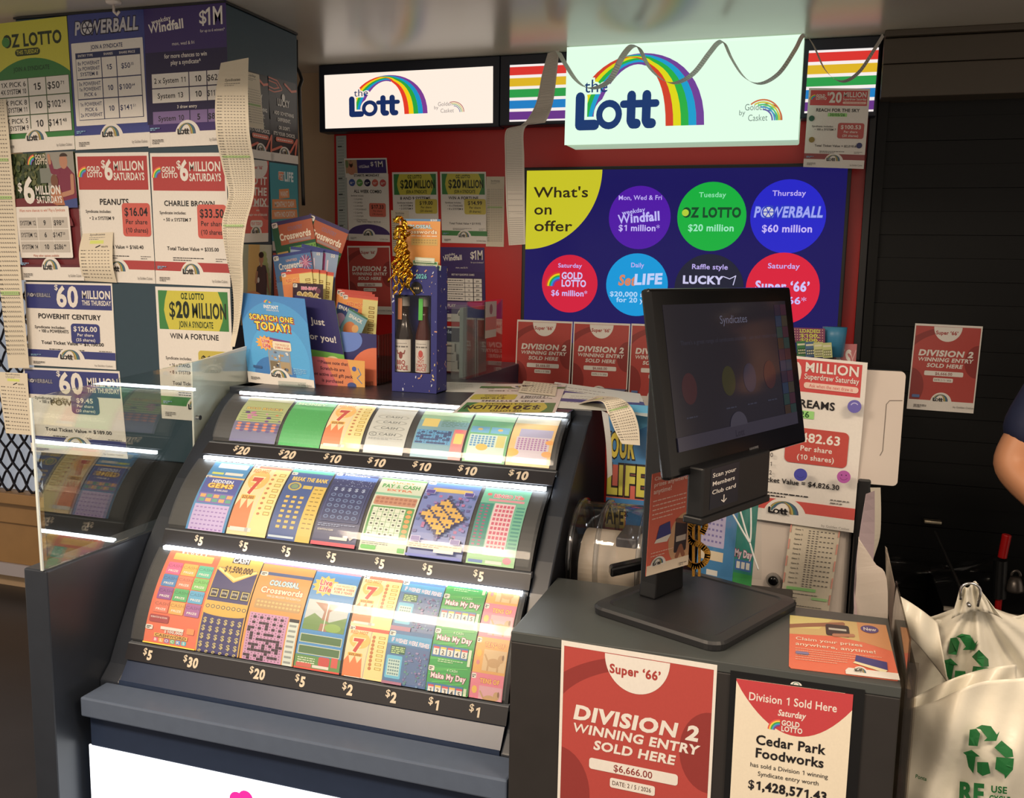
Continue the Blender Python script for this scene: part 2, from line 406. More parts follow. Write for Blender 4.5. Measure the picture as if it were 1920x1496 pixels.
def power(sh, x, y, w_, c=(196, 196, 204), ol=(20, 22, 60)):
    sh.text(x, y, w_*.15, 'POWERBALL', c, 3, w=w_, shear=.18, ol=ol); r = w_*.095
    sh.circ(x-w_*.285, y-w_*.075, r, (214, 214, 220)); sh.ringp(x-w_*.285, y-w_*.075, r, r*.8, ol)
    for a in range(0, 360, 60): sh.stroke([(x-w_*.285, y-w_*.075), (x-w_*.285+r*.8*math.cos(R(a)), y-w_*.075+r*.8*math.sin(R(a)))], r*.14, ol, False)
def goldlotto(sh, x, y, s, c=WHT):
    for k, q in enumerate(BOW): r0 = (1.15-.14*k)*s; sh.ringp(x-.1*s, y+.05*s, r0, r0-.14*s, q, 10, 180, 270)
    sh.text(x+.05*s, y-.55*s, .5*s, 'GOLD', c, 3, 'l', w=1.75*s); sh.text(x+.05*s, y+.05*s, .5*s, 'LOTTO', c, 3, 'l', w=2.05*s)
def table(sh, xs, ys, rows, line, fill, tc, cap, small=True):
    sh.rect(xs[0], ys[0], xs[-1], ys[-1], line); e = sh.W*.006
    for j in range(len(rows)):
        for i in range(len(xs)-1):
            sh.rect(xs[i]+e, ys[j]+e, xs[i+1]-e, ys[j+1]-e, fill); t = rows[j][i].split('|'); cx = (xs[i]+xs[i+1])/2; cy = (ys[j]+ys[j+1])/2
            for k, q in enumerate(t):
                cp = cap*(1 if i else .72 if len(t) > 1 else .9)
                if i == 2 and '.' in q:
                    a, b_ = q.split('.'); sh.text(cx+cap*.4, cy+cp*.5, cp, a, tc, 1, 'r', maxw=(xs[i+1]-xs[i])*.6); sh.text(cx+cap*.5, cy, cp*.5, b_, tc, 1, 'l')
                else: sh.text(cx, cy+cp*.5+(k-(len(t)-1)/2)*cp*1.5, cp, q, tc, 2 if i else 1, maxw=(xs[i+1]-xs[i])*.86)
def p_green():
    s = Sheet(210, 297, (206, 204, 36)); G = (44, 128, 56)
    s.ell(105, 330, 200, 246, G, 48, 180, 360); s.text(112, 56, 27, 'OZ LOTTO', (36, 52, 26), 3, w=165); s.circ(38, 44, 11, (60, 140, 60), 16)
    s.rrect(62, 62, 132, 78, 8, (40, 56, 26)); s.text(97, 74, 9, 'THIS TUESDAY', (206, 204, 36), 1, w=62)
    s.text(105, 112, 9.5, 'JOIN A SYNDICATE', (26, 78, 40), 2, w=100)
    table(s, [8, 92, 142, 206], [128, 170, 212, 254], [['1X PICK 6|4X SYSTEM 10', '15', '$50.71'], ['1X PICK 8|2X SYSTEM 11', '10', '$102.34'], ['1X PICK 5|3X SYSTEM 9', '10', '$141.48']], (60, 90, 50), WHT, INK, 15)
    foot(s, G, bh=.03); return s
def p_bluejoin():
    s = Sheet(210, 297, (44, 58, 140)); power(s, 105, 44, 176)
    s.rrect(6, 62, 204, 244, 2, WHT); s.text(105, 78, 8.5, 'JOIN A SYNDICATE', NAVY, 2, w=88)
    s.rect(16, 84, 196, 96, NAVY); s.text(44, 93, 5, 'ENTRY TYPE', WHT, 1); s.text(108, 93, 5, 'SHARES', WHT, 1); s.text(160, 93, 5, 'SHARE PRICE', WHT, 1)
    table(s, [16, 88, 130, 196], [96, 142, 186, 232], [['8x POWERHIT|2x POWERHIT|SYSTEM 8', '15', '$50.35'], ['3x POWERHIT|1x POWERHIT|PICK 6', '10', '$100.64'], ['1x POWERHIT|PICK 6|2x POWERHIT', '10', '$141.51']], NAVY, WHT, NAVY, 11)
    foot(s, (44, 58, 140), bh=.05); return s
def p_purple(quick=False):
    s = Sheet(210, 297, (54, 30, 108)); D = (34, 24, 74)
    windfall(s, 58, 52, 92); s.text(152, 44, 26, '$', WHT, 1); s.text(180, 48, 36, '1M', WHT, 2, w=48); s.text(175, 62, 6, 'for up to 6 winners*', WHT, 0, w=62)
    s.text(100, 84, 7, 'mon, wed & fri', WHT, 0, w=58); s.rect(0, 96, 210, 256, D if not quick else (50, 28, 98))
    if quick:
        s.text(105, 112, 7, 'BEST BUY QUICKPICK GAMES', WHT, 1, w=110); s.rect(14, 122, 196, 214, (30, 26, 40)); s.cells(16, 124, 1, 5, 1, 18, 96, 16, WHT); s.cells(114, 124, 2, 5, 42, 18, 38, 16, WHT)
        for j in range(5): s.fine(20, 104, 130+18*j, INK, 1, 5, 3); s.text(132, 137+18*j, 7, '15', INK, 1); s.text(174, 137+18*j, 7, '$84', INK, 1)
        s.rect(14, 218, 196, 246, (120, 92, 150)); s.text(46, 238, 11, 'PLAY', WHT, 2)
    else:
        s.text(105, 110, 9, 'for more chances to win', WHT, 1, w=110); s.text(105, 124, 9, 'play a syndicate^', WHT, 1, w=78)
        table(s, [14, 112, 158, 204], [140, 172, 204], [['2 x System 11', '10', '$62.20'], ['System 13', '10', '$115.62']], D, WHT, INK, 12)
        s.text(105, 216, 6.5, '3 draw entry', WHT, 1); table(s, [14, 112, 158, 204], [220, 252], [['System 10', '5', '$84.35']], D, (128, 104, 164), INK, 12)
    foot(s, (54, 30, 108), bh=.06); return s
def p_family():
    s = Sheet(210, 297, (112, 28, 38)); rnd = random.Random(4)
    s.rect(0, 0, 210, 122, (70, 84, 52))
    for i in range(150): s.circ(rnd.uniform(0, 120), rnd.uniform(0, 100), rnd.uniform(3, 9), rnd.choice([(48, 66, 40), (84, 100, 56), (104, 110, 66), (58, 74, 44)]), 8)
    s.rect(120, 0, 210, 100, (150, 148, 140)); s.rect(96, 36, 132, 70, (128, 134, 126))
    SK = (186, 128, 98)
    s.poly([(150, 40), (186, 32), (208, 52), (210, 110), (152, 116), (150, 76)], (126, 30, 66)); s.ell(176, 22, 13, 17, SK); s.ell(178, 11, 13, 8, (62, 44, 36), 20, 180, 360)
    s.stroke([(156, 46), (138, 44), (132, 22)], 13, (126, 30, 66)); s.stroke([(132, 24), (130, 8)], 9, SK); s.stroke([(200, 56), (198, 92), (166, 98)], 11, SK)
    s.poly([(166, 112), (210, 106), (210, 128), (168, 128)], (50, 70, 140)); s.ell(142, 66, 12, 15, (120, 74, 52)); s.poly([(128, 84), (158, 80), (170, 122), (124, 122)], (180, 110, 70))
    goldlotto(s, 84, 26, 20, (220, 210, 190)); s.ell(40, 170, 150, 66, (112, 28, 38), 40, 180, 360)
    s.text(26, 88, 20, '$', WHT, 2); s.text(56, 114, 56, '6', WHT, 3, w=40); s.text(118, 96, 19, 'MILLION', WHT, 3, w=84); s.text(120, 116, 15, 'SATURDAYS', WHT, 2, w=84)
    s.rrect(4, 124, 180, 244, 4, WHT); s.text(92, 136, 6.5, 'Want more chances to win? Play a Syndicate', (190, 90, 50), 1, w=152)
    table(s, [10, 72, 122, 174], [148, 176, 204, 232], [['SYSTEM 12', '9', '$98.80'], ['SYSTEM 12', '6', '$147.20'], ['SYSTEM 14', '10', '$286.44']], WHT, (196, 190, 182), INK, 11)
    s.text(92, 241, 5, 'Many other options available', (190, 90, 50), 0); foot(s, (96, 24, 40), bh=.02); return s
def p_price(head, title, price, shares, inc, total, boxc, band, tcol=INK, boxt=None, title2=None, W=210, H=297, box=(126, 114, 206, 190)):
    s = Sheet(W, H, WHT); boxt = boxt or INK
    if head == 'red6':
        s.rect(5, 8, 205, 84, (178, 34, 36)); goldlotto(s, 30, 54, 22); s.text(80, 34, 17, '$', WHT, 2); s.text(95, 60, 42, '6', WHT, 3, w=26); s.text(152, 40, 20, 'MILLION', WHT, 2, w=88); s.text(152, 62, 16, 'SATURDAYS', WHT, 2, w=88)
    elif head == 'red20':
        s.rect(7, 8, 203, 64, RED); goldlotto(s, 26, 42, 18); s.text(69, 26, 11, '$', WHT, 2); s.text(95, 52, 36, '20', WHT, 3, w=44); s.text(160, 32, 18, 'MILLION', WHT, 2, w=80)
        s.text(160, 44, 8.5, 'Superdraw Saturday', WHT, 1, w=80); s.rrect(120, 49, 200, 58, 4, (236, 200, 186)); s.text(160, 56, 5, 'Ask when the next draw is', RED, 0, w=64)
    elif head == 'blue60':
        s.rect(3, 5, W-3, 64, (42, 52, 128)); power(s, 34, 36, 58, (150, 150, 164)); s.text(78, 18, 12, '$', WHT, 1); s.text(104, 57, 46, '60', WHT, 3, w=54); s.text(172, 37, 18, 'MILLION', WHT, 3, w=68); s.text(172, 53, 11, 'THIS THURSDAY', WHT, 2, w=68)
    elif head == 'green20':
        s.rect(7, 8, 203, 94, (52, 134, 62)); s.ell(105, 51, 88, 76, (204, 196, 44), 40) if False else s.poly([(34, 8), (176, 8), (186, 30), (190, 51), (186, 72), (176, 94), (34, 94), (26, 72), (22, 51), (26, 30)], (206, 198, 40))
        s.text(105, 26, 13, 'OZ LOTTO', (36, 62, 24), 3, w=66); s.text(66, 66, 33, '$20', (30, 44, 30), 4, w=60); s.text(150, 66, 31, 'MILLION', (36, 48, 32), 3, w=98); s.text(112, 88, 13, 'JOIN A SYNDICATE', (36, 62, 24), 2, w=96)
    th = 110 if head in ('green20', 'red20') else 96 if head == 'blue60' else 118
    if head == 'blue60': th = 88
    if head == 'red20': th = 87
    s.text(105 if not title2 else 105, th+(4 if head == 'green20' else 0), 13 if len(title) < 12 else 11.5, title, tcol, 2, maxw=150)
    if title2: s.rect(72, th+5, 138, th+18, (150, 220, 120)); s.text(105, th+16, 9.5, title2, (36, 92, 36), 2)
    x0, y0, x1, y1 = box
    s.rrect(x0, y0, x1, y1, 8, boxc); m = (x0+x1)/2; hh = y1-y0
    s.text(m, y0+hh*.38, hh*.24, price, boxt, 2, maxw=(x1-x0)*.84); s.text(m, y0+hh*.63, hh*.14, 'Per share', boxt, 1); s.text(m, y0+hh*.88, hh*.14, shares, boxt, 1, maxw=(x1-x0)*.8)
    kk = min(1, hh/76); s.text(20, y0+hh*.30, 6.5, 'Syndicate includes:', (70, 66, 66), 1, 'l')
    for i, q in enumerate(inc): s.text(30, y0+hh*.30+16*kk+i*16*kk, 7.5, '• '+q, (60, 58, 58), 1, 'l', maxw=x0-36)
    ty = H*.735; s.text(W*.52, ty, 8, 'Total Ticket Value = '+total, INK, 1, maxw=150)
    s.fine(W*.25, W*.66, H*.79, INK, 2, 5, 1.8); s.fine(W*.82, W*.96, H*.79, GRY, 2, 5, 1.8)
    foot(s, band, bh=.07 if H > 250 else .09); return s
def p_combo():
    s = Sheet(210, 297, WHT); 
    for i, c in enumerate([(50, 80, 160), (90, 160, 70), (40, 36, 80), (206, 80, 60), (200, 60, 60)]): s.circ(26+i*39, 40, 16, c, 20); s.fine(16+i*39, 36+i*39, 38, WHT, 2, 5, 2.5)
    s.text(105, 84, 13, 'ALL WEEK COMBO', INK, 2, w=140); s.text(18, 100, 6, 'Syndicate includes:', INK, 0, 'l')
    for i, q in enumerate(['2 GAMES', '3 GAMES', '2 SYSTEM', '1 POWERHIT', '2 GAMES', '1 SYSTEM', '1 STANDARD']): s.text(30, 116+i*15, 7, '• '+q, GRY, 0, 'l')
    s.rrect(110, 128, 194, 188, 8, (214, 96, 70)); s.text(152, 152, 16, '$17.33', INK, 2, w=64); s.text(152, 166, 8, 'Per share', INK, 0); s.text(152, 180, 8, '(10 shares)', INK, 0)
    s.text(105, 214, 7, 'Total Ticket Value = $173.30', INK, 0); s.ell(105, 272, 108, 50, (76, 54, 120), 30, 180, 360); foot(s, None); return s
def p_combohead():
    s = Sheet(210, 100, WHT); s.rect(4, 8, 204, 78, (62, 44, 120)); s.rect(4, 8, 62, 78, (186, 150, 110)); s.ell(32, 60, 20, 26, (200, 130, 96)); s.ell(32, 30, 9, 18, (70, 40, 30)); s.ell(32, 22, 8, 8, (190, 130, 100)); s.ell(12, 30, 8, 20, (120, 140, 90))
    windfall(s, 96, 50, 52, (220, 214, 226)); s.text(136, 40, 20, '$', WHT, 1); s.text(168, 46, 30, '1M', WHT, 1, w=46); s.text(105, 95, 12, 'STARTS MONDAY', INK, 2, w=126); return s
def p_division2(full=True):
    s = Sheet(210, 297, WHT); A, D = (182, 48, 38), (146, 36, 32)
    s.rect(4, 7, 206, 262, A)
    s.ringp(150, 120, 190, 162, D, 40, 180, 262, .62); s.ell(206, 122, 40, 56, D, 36); s.ell(0, 218, 46, 66, D, 36)
    s.rect(0, 0, 210, 7, WHT); s.rect(0, 0, 4, 297, WHT); s.rect(206, 0, 210, 297, WHT)
    s.ell(105, 8, 44, 50, WHT, 30, 0, 180); s.text(103, 34, 12, 'Super ‘66’', (170, 40, 34), 3, w=70)
    s.text(105, 108, 19, 'DIVISION 2', WHT, 4, w=172, shear=.15); s.text(105, 127, 12.5, 'WINNING ENTRY', WHT, 3, w=172, shear=.15); s.text(105, 147, 12.5, 'SOLD HERE', WHT, 3, w=112, shear=.15)
    s.rrect(44, 160, 166, 176, 4, WHT); s.text(105, 173, 9.5, '$6,666.00', (140, 40, 36), 1, w=54); s.rrect(74, 183, 136, 197, 3, WHT); s.text(104, 193, 6, 'DATE: 2 / 5 / 2026', (90, 60, 50), 1, w=54)
    s.rect(0, 262, 210, 297, WHT); badge(s, 105, 268, 16); s.rrect(12, 244, 36, 254, 2, (80, 110, 170)); s.fine(20, 60, 278, GRY, 3, 4, 2); s.text(176, 282, 6, 'by Golden Casket', GRY, 0); return s
def p_division1():
    s = Sheet(210, 297, (236, 226, 204)); A = (196, 24, 40)
    pts = [(0, 0), (210, 0), (210, 30)]+[(210-210*t, 30-30*t+84*4*t*(1-t)*.92+6*t) for t in [i/20 for i in range(1, 20)]]+[(0, 4)]
    s.poly(pts, A); s.text(104, 38, 15, 'Division 1 Sold Here', WHT, 1, w=160); s.text(104, 60, 11.5, 'Saturday', WHT, 2, w=50, shear=.2); goldlotto(s, 86, 88, 19)
    s.text(105, 122, 18, 'Cedar Park', INK, 2, w=126); s.text(105, 148, 18, 'Foodworks', INK, 2, w=126)
    s.text(105, 168, 8.5, 'has sold a Division 1 winning', INK, 0, w=142); s.text(105, 184, 8.5, 'Syndicate entry worth', INK, 0, w=112); s.text(105, 212, 17, '$1,428,571.43', INK, 3, w=146)
    s.ell(105, 300, 150, 72, (206, 74, 36), 40, 180, 360); s.fine(80, 140, 250, (230, 170, 130), 1, 4, 2); badge(s, 52, 297, 22); return s
def p_claim():
    s = Sheet(100, 210, (216, 84, 50))
    for i, q in enumerate(['Claim your', 'prizes anywhere,', 'anytime!']): s.text(6, 22+i*14, 8.5, q, (244, 226, 214), 1, 'l', w=(50, 80, 42)[i])
    s.circ(90, 4, 9, (60, 40, 110)); s.fine(6, 84, 62, (236, 196, 180), 5, 8, 2)
    s.ell(88, 148, 40, 50, (206, 160, 116)); s.rrect(62, 112, 92, 170, 4, (50, 44, 56)); s.rect(66, 140, 90, 150, (190, 180, 170)); s.stroke([(70, 178), (78, 160), (86, 178)], 9, (150, 92, 66)); s.stroke([(66, 110), (86, 116)], 9, (120, 74, 56))
    s.poly([(24, 112), (48, 108), (52, 132), (18, 136)], (44, 50, 130)); s.poly([(18, 136), (52, 132), (44, 144), (14, 142)], (230, 226, 214)); s.fine(8, 60, 158, (236, 196, 180), 2, 6, 1.6)
    s.rrect(12, 172, 30, 178, 2, (90, 100, 170)); s.rect(0, 182, 100, 210, (236, 220, 196)); badge(s, 26, 186, 8.5); s.fine(74, 92, 194, GRY, 2, 5, 2); return s
def p_card():
    s = Sheet(200, 130, (222, 92, 46)); s.poly([(0, 0), (200, 0), (200, 66), (150, 52), (90, 44), (0, 50)], (204, 176, 110)); s.poly([(0, 0), (90, 0), (60, 30), (0, 34)], (214, 202, 120)); s.poly([(140, 0), (200, 0), (200, 66), (140, 50)], (206, 140, 80))
    s.stroke([(0, 30), (40, 22), (76, 16), (110, 10)], 10, (150, 96, 64)); s.rrect(74, 14, 122, 44, 5, (50, 42, 44)); s.rect(80, 24, 116, 29, (190, 190, 180)); s.stroke([(90, 42), (128, 38)], 8, (176, 116, 84))
    s.ell(164, 17, 18, 10, (74, 50, 130)); s.text(164, 21, 8, 'New', WHT, 1, w=26)
    s.text(12, 64, 7, 'Claim your prizes', (240, 220, 196), 1, 'l', w=132); s.text(12, 77, 7, 'anywhere, anytime!', (240, 220, 196), 1, 'l', w=156)
    for i in range(6): s.fine(12, (176, 150, 150, 110, 110, 90)[i], 84+i*5, (240, 190, 160), 1, 3, 1.2)
    s.poly([(128, 86), (184, 94), (182, 112), (124, 100)], (56, 50, 130)); s.poly([(124, 100), (182, 112), (176, 118), (120, 104)], (236, 226, 180)); s.rrect(12, 92, 38, 98, 3, (120, 120, 170))
    s.poly([(104, 130), (104, 122), (110, 116), (200, 116), (200, 130)], WHT); badge(s, 132, 126, 7); return s
def p_scratch():
    s = Sheet(210, 297, (28, 130, 208)); s.ell(110, 190, 130, 170, (36, 152, 224), 48); s.ell(110, 210, 92, 120, (40, 166, 236), 40); s.ell(90, 262, 66, 60, (24, 120, 200), 30)
    for i, c in enumerate([(230, 90, 50), (240, 190, 40), (70, 180, 80), (50, 120, 210)]): s.ringp(88+i*3, 26, 10, 6, c, 12, 180, 360)
    s.text(100, 44, 11, 'INSTANT', (236, 240, 244), 3, w=48); s.text(104, 52, 5, 'SCRATCH-ITS', WHT, 1, w=40)
    for dx, dy, c in ((4, 4, (196, 60, 40)), (0, 0, (244, 214, 40))):
        s.text(96+dx, 84+dy, 16, 'SCRATCH ONE', c, 4, w=140, ol=(40, 30, 60) if not dx else None); s.text(98+dx, 116+dy, 24, 'TODAY!', c, 4, w=114, ol=(40, 30, 60) if not dx else None)
    rnd = random.Random(8); s.rect(74, 160, 144, 254, (150, 160, 170)); s.poly([(66, 138), (148, 146), (144, 164), (64, 158)], (130, 60, 130))
    s.poly([(70+(22 if i % 2 else 32)*math.cos(i*math.pi/12)-2, 160+(18 if i % 2 else 26)*math.sin(i*math.pi/12)) for i in range(24)], (240, 170, 40)); s.text(70, 158, 12, 'Live', (214, 40, 44), 3, w=26, ol=WHT); s.text(72, 174, 12, 'Life', (214, 40, 44), 3, w=26, ol=WHT)
    s.rrect(92, 150, 150, 178, 4, (238, 228, 200)); s.text(122, 164, 6, 'TOP PRIZES OF', (200, 110, 60), 1, w=44); s.text(122, 174, 7, '$1000 A WEEK', (200, 70, 50), 2, w=48)
    s.rect(78, 182, 140, 214, (120, 160, 200)); s.rect(78, 216, 106, 250, (130, 116, 92)); s.rect(110, 216, 140, 250, (176, 156, 120))
    for i in range(26): s.ell(rnd.uniform(82, 136), rnd.uniform(186, 248), rnd.uniform(2, 5), rnd.uniform(2, 6), rnd.choice([(230, 230, 226), (90, 110, 140), (70, 60, 56), (190, 150, 90)]), 8)
    s.rrect(22, 238, 50, 246, 1, (40, 90, 150)); s.fine(150, 190, 232, (140, 200, 240), 4, 5, 2); foot(s, None, h=.12); return s
def p_lucky():
    s = Sheet(210, 430, (42, 44, 48)); O = (220, 104, 76)
    for k, c in ((22, O), (10, (42, 44, 48))): s.stroke([(0, 14), (60, 20), (90, 50), (40, 66), (0, 60)], k, c)
    s.stroke([(120, 20), (170, 50), (210, 40)], 12, O); s.stroke([(0, 380), (80, 350), (150, 372), (205, 300), (190, 380)], 12, O)
    s.text(105, 140, 34, 'LUCKY', WHT, 3, w=90, bend=lambda x: -abs(x)*.06); s.ell(105, 92, 12, 18, (230, 228, 222), 14)
    for i, q in enumerate(['ADD SOMETHING', 'DIFFERENT.', 'OR DON’T.', 'IT’S YOUR CHOICE.']): s.text(108, 186+i*33+(8 if i > 1 else 0), 17, q, WHT, 3, w=(150, 100, 88, 166)[i])
    s.rrect(40, 302, 176, 326, 10, O); s.fine(52, 164, 312, WHT, 1, 5, 5); s.rect(0, 386, 210, 430, WHT); badge(s, 105, 392, 20); return s
def p_ask(kind):
    if kind == 'red':
        s = Sheet(210, 440, (222, 78, 66)); s.ell(200, 170, 90, 150, (190, 60, 60), 30); s.ell(120, 30, 80, 70, WHT, 24); s.text(110, 48, 18, 'Super ‘66’', (200, 60, 60), 3, w=100)
        for i, q in enumerate(['ADD IT', 'TO THE', 'MIX']): s.text(196, 130+i*58, 40, q, WHT, 3, 'r')
        for i, q in enumerate(['to any number chance to', 'win', 'major win of $66,666']): s.text(120, 250+i*24, 12, q, WHT, 1, maxw=190)
        s.rrect(60, 322, 160, 360, 14, WHT); s.text(110, 348, 16, 'PLAY TODAY', (216, 80, 66), 2, w=84); s.rect(0, 392, 210, 440, WHT); badge(s, 108, 398, 22); return s
    s = Sheet(210, 440, (40, 152, 172)); s.text(104, 80, 36, 'SET', (230, 120, 60), 3, 'r', w=40, ol=WHT); s.text(108, 84, 44, 'LIFE', (226, 240, 248), 4, 'l', w=70)
    for i, (q, w_) in enumerate((('WANT', 60), ('MONTHLY CASH', 150), ('WITH NO CATCH?', 160))):
        s.poly([(100-w_*.6, 130+i*52), (104+w_*.58, 122+i*52), (106+w_*.6, 168+i*52), (98-w_*.6, 178+i*52)], (228, 138, 70)); s.text(102, 164+i*52, 26, q, WHT, 2, w=w_, rot=-3)
    s.fine(20, 190, 330, (190, 230, 236), 2, 16, 8); s.rect(0, 392, 210, 440, WHT); badge(s, 108, 398, 22); return s
def p_man():
    s = Sheet(210, 460, (196, 196, 150)); s.rect(0, 0, 40, 460, (176, 182, 160)); s.rect(40, 0, 120, 300, (222, 180, 104)); s.rect(120, 0, 210, 300, (206, 210, 190))
    for i in range(9): s.circ(150+i*7 % 60, 60+i*30, 22, (170, 190, 120), 12)
    SK = (184, 132, 100); s.poly([(104, 130), (128, 116), (164, 122), (178, 170), (176, 300), (100, 300), (96, 180)], (72, 62, 66)); s.ell(132, 84, 16, 28, SK); s.ell(131, 60, 18, 18, (40, 32, 30)); s.stroke([(132, 104), (132, 122)], 16, SK)
    s.stroke([(102, 160), (96, 220), (112, 208)], 14, SK); s.stroke([(176, 170), (184, 240), (200, 290)], 11, SK); s.ell(112, 206, 8, 16, (220, 220, 220)); s.poly([(98, 300), (178, 300), (186, 460), (90, 460)], (90, 110, 130))
    s.ell(66, 380, 110, 112, (226, 150, 100), 36); s.text(70, 348, 20, 'A lot more', (240, 214, 190), 1, w=100); return s
def p_receipt(W=60, H=160, rows=18, hl=True, seed=0, head=True, edge=False, name='Syndicates'):
    s = Sheet(W, H, (224, 214, 192)); y = H*.07 if head else 3
    if edge:
        for x in (0, W-1.6): s.cells(x, H*.3, 1, 4, 1, H*.16, 1.6, H*.1, (226, 150, 130))
    if head:
        s.text(W*.5, y, W*.075, name, (110, 106, 100), 2, w=W*.5, ol=None); s.fine(W*.25, W*.75, y+W*.06, GRY, 2, 3, 1)
        if hl: s.rect(W*.3, y+W*.15, W*.72, y+W*.24, (214, 226, 110)); s.stroke([(W*.5, y+W*.34), (W*.62, y+W*.29)], W*.03, INK); s.text(W*.76, y+W*.34, W*.04, 'GOLD LOTTO', INK, 2, w=W*.2)
        y += W*.42
    rnd = random.Random(seed); dy = (H*.94-y)/max(rows, 1)
    for i in range(rows):
        if rnd.random() < .02: s.rect(W*.08, y-dy*.3, W*.9, y+dy*.5, (170, 206, 130))
        s.fine(W*.06, W*.22, y, (96, 92, 88), 1, 1, dy*.22, seed=seed+i); s.cells(W*.28, y, 7, 1, W*.095, 1, W*.05, dy*.2, (120, 114, 108)); y += dy
    return s
def p_roll(W, H, n=60, c=(150, 146, 140)):
    s = Sheet(W, H, (214, 208, 198)); s.cells(W*.1, 2, 1, n, 1, (H-4)/n, W*.8, (H-4)/n*.22, c); s.rect(W*.06, 0, W*.09, H, (176, 172, 164)); return s

# ------------------------------------------------------------------ scratch tickets (100 wide)
def crossword(s, x, y, nx, ny, d, ink, blk, seed, skip=None):
    rnd = random.Random(seed); s.rect(x-d*.2, y-d*.2, x+nx*d+d*.2, y+ny*d+d*.2, ink); dark = {(i, j) for i in range(nx) for j in range(ny) if (i % 2 and j % 2) or rnd.random() < .22}
    s.cells(x, y, nx, ny, d, d, d*.96, d*.96, blk, lambda i, j: (i, j) not in dark); s.cells(x+d*.3, y+d*.3, nx, ny, d, d, d*.3, d*.45, tuple(int(c*.62) for c in ink), lambda i, j: (i, j) in dark)
def tick(sh, y=4):
    sh.rrect(1, y, 15, y+11, 3, WHT); sh.fine(3, 13, y+3, INK, 2, 3.5, 2)
def seven(s, y, h, strip=(240, 224, 150)):
    s.poly([(0, y), (58, y), (50, y+h), (0, y+h)], (246, 220, 170)); s.poly([(0, y+h*.62), (10, y+h*.5), (16, y+h*.66), (26, y+h*.5), (34, y+h*.64), (44, y+h*.52), (48, y+h*.92), (0, y+h*.92)], (236, 120, 40))
    s.ell(32, y+h*.2, 26, h*.16, (250, 190, 90)); s.text(30, y+h*.42, h*.24, '7', (206, 44, 36), 4, w=26, ol=(250, 230, 180)); s.text(28, y+h*.08, h*.06, 'RED HOT', (240, 130, 30), 3, w=44); s.rrect(8, y+h*.45, 44, y+h*.51, 2, (240, 180, 40)); s.text(26, y+h*.503, h*.04, '$25,000', (120, 30, 20), 2, w=30)
    s.poly([(60, y), (100, y), (100, y+h), (52, y+h)], strip); s.dots(66, y+h*.1, 1, 9, 1, h*.075, 4.2, (196, 120, 60)); s.cells(78, y+h*.07, 1, 8, 1, h*.085, 16, h*.05, (188, 150, 50)); s.cells(80, y+h*.08, 1, 8, 1, h*.085, 12, h*.03, (240, 220, 130))
    s.rect(6, y+h*.9, 60, y+h*.95, WHT); s.rect(44, y+h*.9, 52, y+h*.95, (190, 190, 190))
def dollar(s, x, y, nx, ny, dx, dy, cap, c):
    for j in range(ny):
        for i in range(nx): s.text(x+i*dx, y+j*dy, cap, '$', c, 3)
def T_blocks(s):
    s.rect(0, 0, 100, s.H, (232, 98, 52)); s.rrect(12, 8, 88, 26, 2, (252, 190, 70)); 
    for i, (ch, c) in enumerate(zip('BLOCKS', [(230, 80, 120), (240, 170, 60), (150, 90, 180), (90, 190, 120), (60, 140, 220), (60, 190, 210)])):
        s.text(26+i*9, 8, 5, ch, WHT, 3); s.rrect(18+i*11, s.H-16, 27+i*11, s.H-6, 2, c); s.text(22.5+i*11, s.H-8, 6, ch, WHT, 3)
    cs = [(230, 84, 150), (240, 180, 60), (80, 200, 170), (50, 130, 200), (238, 120, 80), (120, 200, 100), (150, 80, 160), (70, 180, 110), (70, 170, 220), (226, 110, 80), (232, 170, 70), (170, 100, 170)]
    for k, c in enumerate(cs):
        x, y = 8+(k % 3)*30, 34+(k//3)*33; s.rrect(x, y, x+28, y+31, 2, c); s.text(x+14, y+13, 7, 'CASH', tuple(int(q*.8) for q in c), 1); s.text(x+14, y+25, 5, 'PRIZE', WHT, 2)
    s.rrect(5, 170, 42, 188, 3, (170, 50, 60)); s.text(23, 178, 4, 'SCRATCH & SCAN', WHT, 1, w=32); s.rect(30, 196, 74, 203, WHT); s.rrect(80, 192, 94, 206, 2, (240, 140, 60)); tick(s, 196)
    s.text(56, 210, 6, '$100,000', WHT, 3); s.rect(20, 213, 84, 222, (226, 176, 70)); s.text(52, 220.5, 6, 'CASHWORD', (120, 70, 30), 3, w=60); s.rect(0, s.H-3, 100, s.H, (250, 220, 60))
def T_cash(s):
    s.rect(0, 0, 100, s.H, (214, 160, 40)); s.rect(3, 30, 97, s.H, (58, 54, 120)); s.poly([(0, 0), (100, 0), (100, 34), (50, 66), (0, 34)], (232, 182, 60)); s.poly([(6, 36), (50, 62), (94, 36), (94, 30), (50, 54), (6, 30)], (250, 226, 140))
    s.rect(30, 0, 70, 16, (70, 66, 70)); s.text(50, 14, 12, 'CASH', WHT, 3, w=38); s.text(52, 40, 15, '$1,500,000', (70, 52, 40), 3, w=66)
    s.cells(4, 84, 4, 1, 24, 1, 21, 24, (40, 38, 60)); s.cells(6, 86, 4, 1, 24, 1, 17, 20, (214, 196, 110)); s.cells(8, 88, 4, 1, 24, 1, 13, 16, (40, 38, 60))
    for i in range(4): s.text(14.5+i*24, 98, 5, 'EXTRA', WHT, 1, w=11)
    s.rect(0, 116, 100, 144, (222, 178, 60)); s.ell(50, 144, 50, 8, (222, 178, 60), 20, 0, 180); s.dots(9, 130, 8, 1, 12, 1, 4.6, (70, 60, 90)); s.dots(9, 130, 8, 1, 12, 1, 3.2, (222, 190, 90)); dollar(s, 11, 170, 6, 5, 16, 19, 12, (206, 190, 130))
